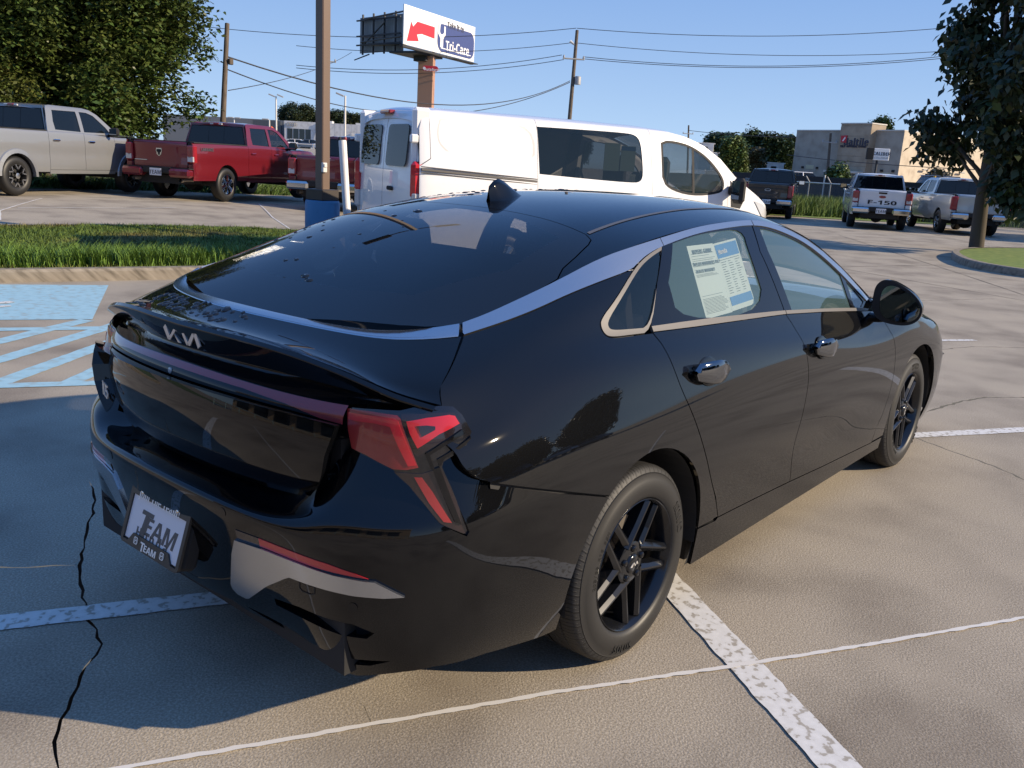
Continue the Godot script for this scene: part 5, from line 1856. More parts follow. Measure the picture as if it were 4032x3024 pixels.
	kerb("kerb", isl, .15, .14)
	var inner := grow(pv(isl), -.14)
	struct("lawn", patch(inner, .13, .6), M.lawn)
	# right-hand island
	var ri := smooth([16.9, -.7, 17.0, -1.2, 17.62, -2.12, 18.99, -2.81, 20.76, -3.36, 22.6, -3.4, 24.6, -2.7, 27.5, -1.2, 30, .6, 29, 2.4, 24, 2.6, 19, 1.4, 17.2, .1], 3)
	kerb("kerb", ri, .16, .15)
	struct("lawn", patch(grow(pv(ri), -.15), .14, 1.0), M.lawn_bright)
	# lawns beyond the parked trucks
	struct("lawn", patch(pv([-30, -21, -4, -20.3, 6.09, -20.6, 10.4, -22.4, 13.5, -22.2, 16.7, -22.3, 22, -22, 27, -25, 40, -40, 48, -58, 30, -62, -30, -50]), .02, 2.5), M.lawn)
	struct("lawn", patch(pv([31.0, -18.5, 34.6, -14.6, 36.2, -11.9, 39.2, -9.2, 44.5, -5.9, 50, -1, 60, 8, 66, 4, 52, -12, 45, -19, 40, -27]), .02, 2.5), M.lawn_bright)
	grass_blades()

func kerb(called: String, flat: Array, w: float, h: float) -> void:
	var outer := pv(flat)
	var ring := Ch.new()
	var n := outer.size()
	if Geometry2D.is_polygon_clockwise(outer): outer.reverse()
	var ins := PackedVector2Array()
	for k in n:
		var d := ((outer[(k + 1) % n] - outer[k]).normalized() + (outer[k] - outer[(k + n - 1) % n]).normalized()).normalized()
		ins.append(outer[k] + Vector2(-d.y, d.x) * w)
	for k in n:
		var a := outer[k]
		var b := outer[(k + 1) % n]
		var c := ins[k]
		var d := ins[(k + 1) % n]
		var m := maxi(1, int(a.distance_to(b) / 3.0))
		for j in m:
			var a1 := a.lerp(b, float(j) / m)
			var b1 := a.lerp(b, float(j + 1) / m)
			var c1 := c.lerp(d, float(j) / m)
			var d1 := c.lerp(d, float(j + 1) / m)
			var e0 := a1.lerp(c1, .12)
			var e1 := b1.lerp(d1, .12)
			ring.quad(at_land(a1.x, a1.y, -.02), at_land(b1.x, b1.y, -.02), at_land(b1.x, b1.y, h - .03), at_land(a1.x, a1.y, h - .03))
			ring.quad(at_land(a1.x, a1.y, h - .03), at_land(b1.x, b1.y, h - .03), at_land(e1.x, e1.y, h), at_land(e0.x, e0.y, h))
			ring.quad(at_land(e0.x, e0.y, h), at_land(e1.x, e1.y, h), at_land(d1.x, d1.y, h), at_land(c1.x, c1.y, h))
	for j in ring.n.size():
		if ring.n[j].y < -.01: ring.n[j] = -ring.n[j]
		ring.q[j] = Vector2(ring.v[j].x + ring.v[j].y, ring.v[j].z)
	struct(called, ring, M.kerb)

func blade_mesh(rng: RandomNumberGenerator, n: int, spread: float, h: float, w: float) -> Ch:
	var o := Ch.new()
	for k in n:
		var p := Vector3(rng.randf_range(-spread, spread), 0, rng.randf_range(-spread, spread))
		var a := rng.randf() * TAU
		var s := Vector3(cos(a), 0, sin(a)) * w
		var lean := Vector3(rng.randf_range(-.5, .5), 0, rng.randf_range(-.5, .5)) * h
		var hh := h * rng.randf_range(.5, 1.1)
		var mid := p + Vector3(0, hh * .6, 0) + lean * .25
		var tip := p + Vector3(0, hh, 0) + lean
		var nn := s.cross(Vector3.UP).normalized() * .5 + Vector3(0, .8, 0)
		nn = nn.normalized()
		var i := o.add(p - s, nn, Vector2(0, 0)); o.add(p + s, nn, Vector2(1, 0)); o.add(mid + s * .6, nn, Vector2(1, .6)); o.add(mid - s * .6, nn, Vector2(0, .6)); o.add(tip, nn, Vector2(.5, 1))
		o.tri(i, i + 1, i + 2); o.tri(i, i + 2, i + 3); o.tri(i + 3, i + 2, i + 4)
	return o

func scatter(called: String, m: Mesh, mm: Material, where: Array, label := "", category := "", parent: Node = self) -> MultiMeshInstance3D:   # where: [Transform3D, Color]
	var mu := MultiMesh.new()
	mu.transform_format = MultiMesh.TRANSFORM_3D
	mu.use_colors = true
	mu.mesh = m
	mu.instance_count = where.size()
	for k in where.size():
		mu.set_instance_transform(k, where[k][0])
		mu.set_instance_color(k, where[k][1])
	var o := MultiMeshInstance3D.new()
	o.name = numbered(called) if parent == self else called
	o.multimesh = mu
	o.material_override = mm
	parent.add_child(o, true)
	o.set_meta("kind", "stuff")
	if label: tag(o, label, category)
	return o

func grass_blades() -> void:
	var rng := RandomNumberGenerator.new()
	rng.seed = 11
	var short := blade_mesh(rng, 14, .06, .07, .004).mesh()
	var tall := blade_mesh(rng, 12, .10, .22, .006).mesh()
	var wild := blade_mesh(rng, 14, .22, .75, .012).mesh()
	var list := []
	var isl := grow(pv([-7.0, -10.75, 1.42, -8.06, 2.27, -7.78, 3.25, -7.47, 4.2, -7.22, 4.75, -7.35, 6.9, -9.0, 7.75, -10.2, 7.6, -11.0, 6.9, -11.5, 5.8, -11.88, 4.42, -12.3, 3.1, -12.5, -7.0, -15.2]), -.17)
	var tone := FastNoiseLite.new()
	tone.seed = 5
	tone.frequency = .35
	while list.size() < 16000:
		var p := Vector2(rng.randf_range(-2.5, 7.8), rng.randf_range(-14, -7.2))
		if not Geometry2D.is_point_in_polygon(p, isl): continue
		var s := rng.randf_range(.7, 1.3)
		var dry := clampf(tone.get_noise_2d(p.x, p.y * 2) * 1.4, 0, 1)
		var k := rng.randf_range(.75, 1.2)
		list.append([Transform3D(Basis(Vector3.UP, rng.randf() * TAU).scaled(Vector3(s, s * rng.randf_range(.5, 1), s)), at_land(p.x, p.y, .125)), Color(lerpf(.16, .29, dry) * k, lerpf(.23, .22, dry) * k, lerpf(.04, .08, dry) * k)])
	scatter("grass", short, M.leafy, list, "short grass on the kerbed island left of the sedan", "grass")
	list = []
	while list.size() < 900:   # the ragged front edge that the mower missed
		var t := rng.randf()
		var p := Vector2(1.2, -8.2).lerp(Vector2(4.3, -7.25), t) + Vector2(rng.randf_range(-.2, .2), -rng.randf() * rng.randf() * .9 - .22)
		if not Geometry2D.is_point_in_polygon(p, isl): continue
		var s := rng.randf_range(.7, 1.25)
		var k := rng.randf_range(.8, 1.25)
		list.append([Transform3D(Basis(Vector3.UP, rng.randf() * TAU).scaled(Vector3.ONE * s), at_land(p.x, p.y, .12)), Color(.15 * k, .25 * k, .04 * k)])
	scatter("long_grass", tall, M.leafy, list, "long bright grass blades hanging over the near kerb", "grass")
	list = []
	while list.size() < 5200:
		var t := rng.randf()
		var p := Vector2(33.5, -16.8).lerp(Vector2(46.5, -4.2), t) + Vector2(rng.randf_range(-.6, 3.6), rng.randf_range(-3, -.2))
		var s := rng.randf_range(.45, 1.25)
		var k := rng.randf_range(.75, 1.25)
		list.append([Transform3D(Basis(Vector3.UP, rng.randf() * TAU).scaled(Vector3(1.2, s, 1.2)), at_land(p.x, p.y, .0)), Color(.16 * k, .23 * k, .05 * k)])
	scatter("wild_grass", wild, M.leafy, list, "tall unmown grass along the chain-link fence behind the right-hand trucks", "grass")
	list = []
	while list.size() < 3500:
		var p := Vector2(rng.randf_range(-8, 24), 0)
		p.y = -21.2 - rng.randf() * 2.2 - maxf(0, (p.x - 6) * .12)
		var s := rng.randf_range(.3, .7)
		var k := rng.randf_range(.75, 1.25)
		list.append([Transform3D(Basis(Vector3.UP, rng.randf() * TAU).scaled(Vector3(1.2, s * .6, 1.2)), at_land(p.x, p.y, .0)), Color(.13 * k, .21 * k, .04 * k)])
	scatter("verge_grass", wild, M.leafy, list, "grass verge behind the silver and red pickups under the trees", "grass")

# ---------------------------------------------------------------- trees
func leaf_spray(rng: RandomNumberGenerator, n: int, size: float, reach: float, droop: float) -> Ch:
	var o := Ch.new()
	for k in n:
		var p := Vector3(rng.randf_range(-1, 1), rng.randf_range(-1, 1), rng.randf_range(-1, 1)) * reach
		var d := (Vector3(rng.randf_range(-1, 1), rng.randf_range(-.6, .6) - droop, rng.randf_range(-1, 1))).normalized()
		var s := d.cross(Vector3(rng.randf_range(-1, 1), 1.0, rng.randf_range(-1, 1))).normalized()
		var l := size * rng.randf_range(.7, 1.2)
		var w := l * .30
		var nn := s.cross(d).normalized()
		var fold := nn * w * .35
		var i := o.add(p, nn); o.add(p + d * l * .45 + s * w + fold, nn); o.add(p + d * l, nn); o.add(p + d * l * .45 - s * w + fold, nn)
		o.tri(i, i + 1, i + 2); o.tri(i, i + 2, i + 3)
	return o

func trunk_and_limbs(rng: RandomNumberGenerator, h: float, r: float, limbs: Array) -> Ch:
	var o := Ch.new()
	var pts := PackedVector3Array()
	for k in 8: pts.append(Vector3(sin(k * 1.3) * .06 * h * .1, h * k / 7.0, cos(k * 1.7) * .05 * h * .1))
	o.tube(pts, r, r * .25, 10)
	for w in limbs:
		var a: Vector3 = Vector3(0, w.y * .55, 0)
		var mid: Vector3 = a.lerp(w, .5) + Vector3(rng.randf_range(-.1, .1), .12, rng.randf_range(-.1, .1)) * w.distance_to(a)
		var p := PackedVector3Array()
		for k in 7:
			var t := k / 6.0
			p.append(a.lerp(mid, t).lerp(mid.lerp(w, t), t) + Vector3(rng.randf_range(-1, 1), rng.randf_range(-1, 1), rng.randf_range(-1, 1)) * .02)
		o.tube(p, r * .32, r * .06, 6)
	return o

func leafy_tree(called: String, label: String, at: Vector3, h: float, trunk_r: float, blobs: Array, per: int, spray: Mesh, tint: Color, seed_: int, limb_count := 12, group := "") -> Node3D:   # blobs: [centre, radius] of leaf masses
	var rng := RandomNumberGenerator.new()
	rng.seed = seed_
	var t := thing(called, label, "tree", at, 0, group)
	var ends := []
	for k in limb_count:
		var b: Array = blobs[rng.randi() % blobs.size()]
		ends.append(b[0])
	part("trunk", trunk_and_limbs(rng, h, trunk_r, ends), M.bark, t)
	var list := []
	for b in blobs:
		var c: Vector3 = b[0]
		var r: Vector3 = b[1] if b[1] is Vector3 else Vector3.ONE * b[1]
		var n := int(per * r.x * r.y)
		for k in n:
			var d := Vector3(rng.randfn(), rng.randfn(), rng.randfn()).normalized()
			var f := pow(rng.randf(), .38)
			var s := rng.randf_range(.75, 1.25)
			var v := rng.randf_range(.65, 1.3)
			list.append([Transform3D(Basis(Vector3.UP, rng.randf() * TAU) * Basis(Vector3.RIGHT, rng.randf_range(-.4, .4)).scaled(Vector3.ONE * s), c + d * r * f), Color(tint.r * v * rng.randf_range(.85, 1.3), tint.g * v, tint.b * v)])
	scatter("crown", spray, M.leafy, list, "", "", t)
	return t

func crown_blobs(rng: RandomNumberGenerator, c: Vector3, r: Vector3, n: int, br: float) -> Array:
	var o := []
	for k in n:
		var d := Vector3(rng.randfn(), rng.randfn(), rng.randfn()).normalized()
		o.append([c + d * r * rng.randf_range(.55, .95), br * rng.randf_range(.7, 1.3)])
	return o

func build_trees() -> void:
	var rng := RandomNumberGenerator.new()
	rng.seed = 23
	var spray := leaf_spray(rng, 16, .15, .22, .5).mesh()
	var fine := leaf_spray(rng, 30, .12, .28, .15).mesh()
	var big := leaf_spray(rng, 12, .20, .26, .7).mesh()
	var clump := leaf_spray(rng, 26, .5, .9, .1).mesh()
	var fine2 := leaf_spray(rng, 26, .22, .35, .1).mesh()
	# the round pear tree behind the red pickup
	var b := crown_blobs(rng, Vector3(0, 4.3, 0), Vector3(2.55, 3.3, 2.5), 60, .78)
	for k in 14: b.append([Vector3(rng.randf_range(-2.0, 2.0), rng.randf_range(1.5, 2.8), rng.randf_range(-1.8, 1.8)), .6])
	for k in 8: b.append([Vector3(rng.randf_range(-.9, .9), 3 + k * .45, rng.randf_range(-.9, .9)), 1.0])
	var pear := leafy_tree("pear_tree", "dense round green tree with glossy leaves behind the red pickup", at_land(10.1, -24.3), 6.5, .15, b, 100, spray, Color(.062, .098, .022), 31, 14)
	pear.scale = Vector3.ONE * 1.08
	# the feathery trees at the left edge
	b = []
	for k in 46:
		var y := rng.randf_range(1.4, 11)
		var rr := 3.0 * (1 - y / 15.0)
		var a := rng.randf() * TAU
		b.append([Vector3(cos(a) * rr * rng.randf_range(.4, 1), y, sin(a) * rr * rng.randf_range(.4, 1)), Vector3(.95, .6, .95)])
	leafy_tree("feathery_tree", "tall feathery yellow-green tree at the left edge behind the silver pickup", at_land(7.3, -25.2), 10.5, .2, b, 95, fine, Color(.075, .098, .022), 37, 16)
	b = []
	for k in 40:
		var y := rng.randf_range(1.0, 10)
		var rr := 2.6 * (1 - y / 15.0)
		var a := rng.randf() * TAU
		b.append([Vector3(cos(a) * rr * rng.randf_range(.4, 1), y, sin(a) * rr * rng.randf_range(.4, 1)), Vector3(.9, .7, .9)])
	leafy_tree("feathery_tree", "darker feathery tree standing between the yellow-green one and the round tree", at_land(10.2, -28.0), 10, .2, b, 95, fine, Color(.040, .062, .018), 41, 12)
	# the sparse tree at the right edge
	b = []
	for w in [[-3.1, 4.3, .3], [-2.6, 3.7, -.3], [-2.9, 5.0, .2], [-2.3, 4.6, .4], [-2.0, 5.6, -.2], [-1.6, 4.0, .3], [-1.2, 5.0, 0], [-1.5, 6.1, .2], [-1.0, 6.6, -.3], [-.6, 5.6, .4], [-.5, 7.3, 0], [0, 6.4, 0], [.4, 5.4, .4], [.6, 7.0, -.2], [1.0, 6.0, 0], [-1.1, 3.2, .2], [-.5, 4.2, -.3], [.3, 4.2, .3], [.9, 4.9, -.2], [-2.0, 2.1, .3], [-1.6, 1.75, .1], [-1.9, 2.55, -.1], [-1.3, 2.3, .2], [-1.0, 1.6, .1], [0, 8.0, .2], [-.8, 8.0, 0], [.8, 8.2, .2], [1.6, 7, 0], [1.5, 4.4, .2], [-.2, 3.2, 0], [.5, 3.0, .2], [1.2, 3.4, 0], [.3, 2.4, .3], [1.3, 2.5, -.2]]:
		b.append([Vector3(w[0] * .8, w[1], w[2] * 3.0), .52])
		b.append([Vector3(w[0] * .8 + rng.randf_range(-.4, .4), w[1] + rng.randf_range(-.35, .35), w[2] * 3 + rng.randf_range(-.6, .6)), .36])
	var right := leafy_tree("sparse_tree", "dark sparse tree with drooping leaves reaching in from the right edge", at_land(22.9, -3.3), 8.0, .17, b, 150, big, Color(.030, .046, .018), 43, 26)
	right.rotation.y = .69
	right.scale = Vector3.ONE * 1.12
	# distance
	var masses := [
		["dark broad tree behind the showroom, left of the brown lamp post", 145, -196.7, 5.6, 11.4, Color(.040, .058, .024)], ["dark tree just right of the brown lamp post beyond the showroom", 152.4, -187.8, 4.4, 10.6, Color(.036, .054, .024)],
		["rounded far tree behind the showroom's blank wall", 154.7, -184.6, 3.6, 9.8, Color(.04, .058, .026)], ["far tree between the white bollard and the van", 158.1, -180.3, 3.6, 10.2, Color(.034, .052, .024)], ["low far tree hugging the back of the showroom's blank wall", 156.4, -182.4, 3.4, 8.4, Color(.038, .055, .025)], ["small round treetop showing over the van roof", 218.1, -157.6, 3.2, 16, Color(.04, .055, .025)],
		["light green pointed tree left of the black pickup", 69.5, -33.6, 1.35, 5.1, Color(.085, .125, .03)], ["tall dark green tree behind the light green one", 120.9, -61.5, 2.6, 8.2, Color(.040, .070, .024)], ["dark tree right of the light green one", 123.8, -58.0, 2.6, 8.0, Color(.036, .064, .024)], ["brown-green tree among the dark ones", 85.3, -38.8, 1.0, 5.2, Color(.085, .075, .028)], ["broad dark tree left of the tan store wall", 125.6, -55.5, 3.4, 7.6, Color(.034, .060, .022)], ["yellow-topped tree above the dark trees", 146.6, -63.5, 1.5, 10.2, Color(.14, .15, .035)],
		["dark tree just beside the store's left end", 137.4, -57.5, 2.6, 7.8, Color(.036, .062, .022)], ["green treetop above the roof of the tan store", 158.1, -50.4, 2.4, 12.6, Color(.05, .085, .028)], ["green shrub in front of the tan store's entrance", 59.4, -20.6, .75, 2.9, Color(.075, .12, .03)], ["brown-green bush against the store's side wall", 65.9, -16.0, .9, 2.9, Color(.075, .075, .035)], ["reddish bush under the sparse tree", 66.5, -12.0, 1.0, 2.7, Color(.10, .055, .035)], ["dark tree behind the sparse tree at the right edge", 72, -11, 2.2, 5.6, Color(.03, .05, .02)]]
	for w in masses:
		var r: float = w[3]
		var h: float = w[4]
		var bl := crown_blobs(rng, Vector3(0, h * .56, 0), Vector3(r * .72, h * .36, r * .72), 26, r * .36)
		for k in 10: bl.append([Vector3(rng.randf_range(-r, r) * .5, h * rng.randf_range(.15, .5), rng.randf_range(-r, r) * .5), r * .4])
		leafy_tree("far_tree" if h > 4 else "far_bush", w[0], at_land(w[1], w[2]), h * .8, .2, bl, 40 if r > 2 else 130, clump if r > 2 else fine2, w[5], int(w[1] * 7), 5, "trees and bushes in the distance")

# ---------------------------------------------------------------- posts, signs, wires
func build_posts() -> void:
	var lp := thing("brown_lamp_post", "square brown lamp post on a round blue concrete base", "lamp post", at_land(6.42, -8.93))
	var base := Ch.new()
	base.lathe(PackedVector2Array([Vector2(.265, -.05), Vector2(.265, .80), Vector2(.25, .835), Vector2(0, .84)]), 40, Vector3.ZERO, Basis(Vector3(1, 0, 0), Vector3(0, 0, -1), Vector3(0, 1, 0)))
	part("concrete_base", base, M.blue_base, lp)
	var shoe := Ch.new()
	shoe.bbox(Vector3(0, .92, 0), Vector3(.36, .17, .36), .012, Basis(Vector3.UP, .12))
	part("base_cover", shoe, M.dark_bronze, lp)
	var pole := Ch.new()
	pole.bbox(Vector3(0, 4.4, 0), Vector3(.165, 6.9, .165), .014, Basis(Vector3.UP, .12))
	part("pole", pole, M.brown_paint, lp)
	var outlet := Ch.new()
	outlet.bbox(Vector3(-.05, 1.33, .105), Vector3(.085, .145, .05), .008, Basis(Vector3.UP, .12))
	outlet.bbox(Vector3(-.05, 1.36, .135), Vector3(.06, .05, .02), .005, Basis(Vector3.UP, .12))
	part("outlet_box", outlet, M.pale_plastic, lp)
	for s in [1, -1]:
		var arm := Ch.new()
		var ax := Vector3(.866, 0, .5)
		arm.bbox(Vector3(0, 7.75, 0) + ax * .45 * s, Vector3(.6, .07, .07), .01, Basis(ax, Vector3.UP, Vector3(-.5, 0, .866)))
		arm.bbox(Vector3(0, 7.78, 0) + ax * 1.05 * s, Vector3(.75, .12, .42), .03, Basis(ax, Vector3.UP, Vector3(-.5, 0, .866)))
		part("lamp_head", arm, M.dark_bronze, lp)
	var wp := thing("white_bollard", "leaning white pipe bollard beside the lamp post", "bollard", Vector3(6.98, .05, -8.95))
	var pipe := Ch.new()
	pipe.lathe(PackedVector2Array([Vector2(.062, -.05), Vector2(.062, 1.70), Vector2(.056, 1.72), Vector2(.03, 1.72)]), 24, Vector3.ZERO, Basis(Vector3(1, 0, 0), Vector3(0, 0, -1), Vector3(0, 1, 0)))
	part("pipe", pipe, M.scuffed_white, wp)
	for w in [[-.03, M.matt_black], [.035, M.tail_red]]:
		var knob := Ch.new()
		knob.lathe(PackedVector2Array([Vector2(.022, 0), Vector2(.028, .02), Vector2(.022, .05), Vector2(0, .058)]), 14, Vector3(w[0], 1.715, w[0] * .8), Basis(Vector3(1, 0, 0), Vector3(0, 0, -1), Vector3(0, 1, 0)))
		part("cap_fitting", knob, w[1], wp)
	wp.rotation = Vector3(0, 0, 0)
	wp.basis = Basis(Vector3(.634, 0, .773).cross(Vector3.UP).normalized(), .075)
	utility("utility_pole", "wooden utility pole with cross-arm and grey transformer above the van", Vector3(46.96, 0, -34.64), Vector3(49.23, 10.61, -36.11), .16, 2)
	utility("utility_pole", "leaning wooden utility pole beside the round tree", Vector3(13.03, .1, -22.4), Vector3(13.98, 5.23, -23.28), .10, 0)
	utility("utility_pole", "thin utility pole almost hidden behind the brown lamp post", Vector3(43.5, .8, -55.6), Vector3(44.81, 9.85, -57.44), .15, 1)
	utility("utility_pole", "distant utility pole standing just in front of the tan store", Vector3(83.7, 0, -30.5), Vector3(85.01, 6.11, -31.35), .15, 1)
	utility("utility_pole", "tiny far utility pole seen above the van's windscreen", Vector3(107.5, 0, -58.9), Vector3(108.61, 7.95, -60.21), .16, 1)
	for w in [["tall white lot light left of the brown lamp post", 85.4, -121.8, 7.9, 2], ["tall white lot light behind the white bollard", 72.2, -88.6, 6.7, 1], ["short white lot light beside the orange tent", 90.3, -130.7, 4.5, 1], ["white twin-head lot light at the grey building", 98.3, -153.7, 5.1, 2], ["white twin-head lot light beyond the second red pickup", 94.5, -109.1, 4.0, 2], ["white single-head lot light beyond the second red pickup", 95.6, -108.0, 4.6, 1]]:
		var l := thing("lot_light", w[0], "street light", at_land(w[1], w[2]), 0, "lot lights at the showroom")
		var p := Ch.new()
		var h: float = w[3]
		p.tube(PackedVector3Array([Vector3.ZERO, Vector3(0, h, 0)]), .16, .12, 8)
		part("pole", p, M.pale_plastic, l)
		for s in ([1, -1] if w[4] == 2 else [-1]):
			var hd := Ch.new()
			hd.bbox(Vector3(.45 * s, h + .1, .5 * s), Vector3(1.0, .2, .5), .03, Basis(Vector3.UP, -.8) * Basis(Vector3(0, 0, 1), -.35 if h > 6 else 0.0))
			part("lamp_head", hd, M.lamp_grey, l)

func utility(called: String, label: String, foot: Vector3, head: Vector3, r: float, kind: int) -> void:
	var u := thing(called, label, "utility pole", foot, 0, "wooden utility poles")
	var d := head - foot
	var p := Ch.new()
	p.tube(PackedVector3Array([-d * .02, d * .5, d]), r, r * .7, 12)
	part("pole", p, M.old_wood, u)
	var at_ := func(f: float): return d * f
	if kind:
		var f := .82 if kind == 2 else .86
		var along_ := Vector3(.70, 0, .71)
		var a := Ch.new()
		a.bbox(at_.call(f) + Vector3(-.12, 0, 0), Vector3(1.5, .10, .10), .02, Basis(along_, Vector3.UP, along_.cross(Vector3.UP)))
		part("cross_arm", a, M.pale_wood, u)
		for s in [-1, 1]:
			var i := Ch.new()
			var e: Vector3 = along_ * .68 * s
			i.lathe(PackedVector2Array([Vector2(.05, 0), Vector2(.07, .08), Vector2(.04, .18), Vector2(0, .2)]), 10, at_.call(f) + e + Vector3(-.12, .04, 0), Basis(Vector3(1, 0, 0), Vector3(0, 0, -1), Vector3(0, 1, 0)))
			part("insulator", i, M.lamp_grey, u)
	if kind == 2:
		var t := Ch.new()
		t.lathe(PackedVector2Array([Vector2(0, 0), Vector2(.21, .02), Vector2(.21, .50), Vector2(.17, .56), Vector2(0, .57)]), 20, at_.call(.66) + Vector3(.22, 0, .26), Basis(Vector3(1, 0, 0), Vector3(0, 0, -1), Vector3(0, 1, 0)))
		part("transformer", t, M.lamp_grey, u)
		var s2 := Ch.new()
		s2.tube(PackedVector3Array([at_.call(.905), at_.call(.92) + Vector3(-.3, .1, -.3)]), .05, .10, 8)
		part("flood_light", s2, M.pale_plastic, u)
	if kind == 0:
		var bx := Ch.new()
		bx.bbox(at_.call(.78) + Vector3(.1, 0, .12), Vector3(.14, .18, .12), .02)
		part("junction_box", bx, M.old_wood, u)

func wire(a: Vector3, b: Vector3, sag: float, r: float, label: String) -> void:
	var p := PackedVector3Array()
	for k in 25:
		var t := k / 24.0
		p.append(a.lerp(b, t) - Vector3(0, sag * 4 * t * (1 - t), 0))
	var c := Ch.new()
	c.tube(p, r, r, 5, false)
	single("power_line", c, M.wire, label, "power line", "overhead power lines")

func build_wires() -> void:
	wire(Vector3(30.05, 9.75, -59.14), Vector3(49.21, 10.76, -36.18), .9, .022, "topmost power line left of the transformer pole, passing behind the billboard")
	wire(Vector3(49.25, 10.76, -36.14), Vector3(70.86, 13.56, -10.9), .9, .022, "topmost power line running right from the transformer pole")
	wire(Vector3(36.69, 8.52, -50.55), Vector3(48.77, 9.75, -36.32), .5, .02, "second-highest power line left of the transformer pole")
	wire(Vector3(49.12, 9.78, -35.91), Vector3(70.59, 11.84, -10.55), .9, .02, "second-highest power line right of the transformer pole")
	wire(Vector3(36.49, 7.23, -50.29), Vector3(48.3, 8.93, -36.57), .6, .022, "upper cross-arm wire left of the transformer pole")
	wire(Vector3(36.46, 7.05, -50.25), Vector3(48.33, 8.63, -36.41), .6, .022, "lower cross-arm wire left of the transformer pole")
	wire(Vector3(49.26, 8.89, -35.38), Vector3(70.6, 11.91, -10.56), 1.1, .022, "upper cross-arm wire right of the transformer pole")
	wire(Vector3(49.16, 8.76, -35.45), Vector3(70.57, 11.72, -10.52), 1.05, .022, "lower cross-arm wire right of the transformer pole")
	wire(Vector3(13.85, 4.24, -23.06), Vector3(48.38, 7.24, -35.8), 1.5, .024, "long sagging cable from the leaning pole to the transformer pole")
	wire(Vector3(48.36, 7.15, -35.78), Vector3(38.77, 4.3, -38.22), .4, .024, "cable dropping left from the transformer pole behind the van")
	wire(Vector3(13.79, 3.86, -22.98), Vector3(33.37, 4.06, -36.58), .35, .02, "lower cable from the leaning pole passing behind the brown lamp post")
	wire(Vector3(13.69, 3.24, -22.85), Vector3(39.07, 8.3, -47.57), .3, .014, "thin cable rising right from the leaning pole")
	wire(Vector3(108.51, 7.28, -60.07), Vector3(85.97, 5.83, -30.07), .3, .035, "far wire above the trees left of the tan store")
	wire(Vector3(81.95, 3.85, -34.18), Vector3(68.21, 3.05, -9.96), .25, .03, "low wire crossing in front of the tan store")

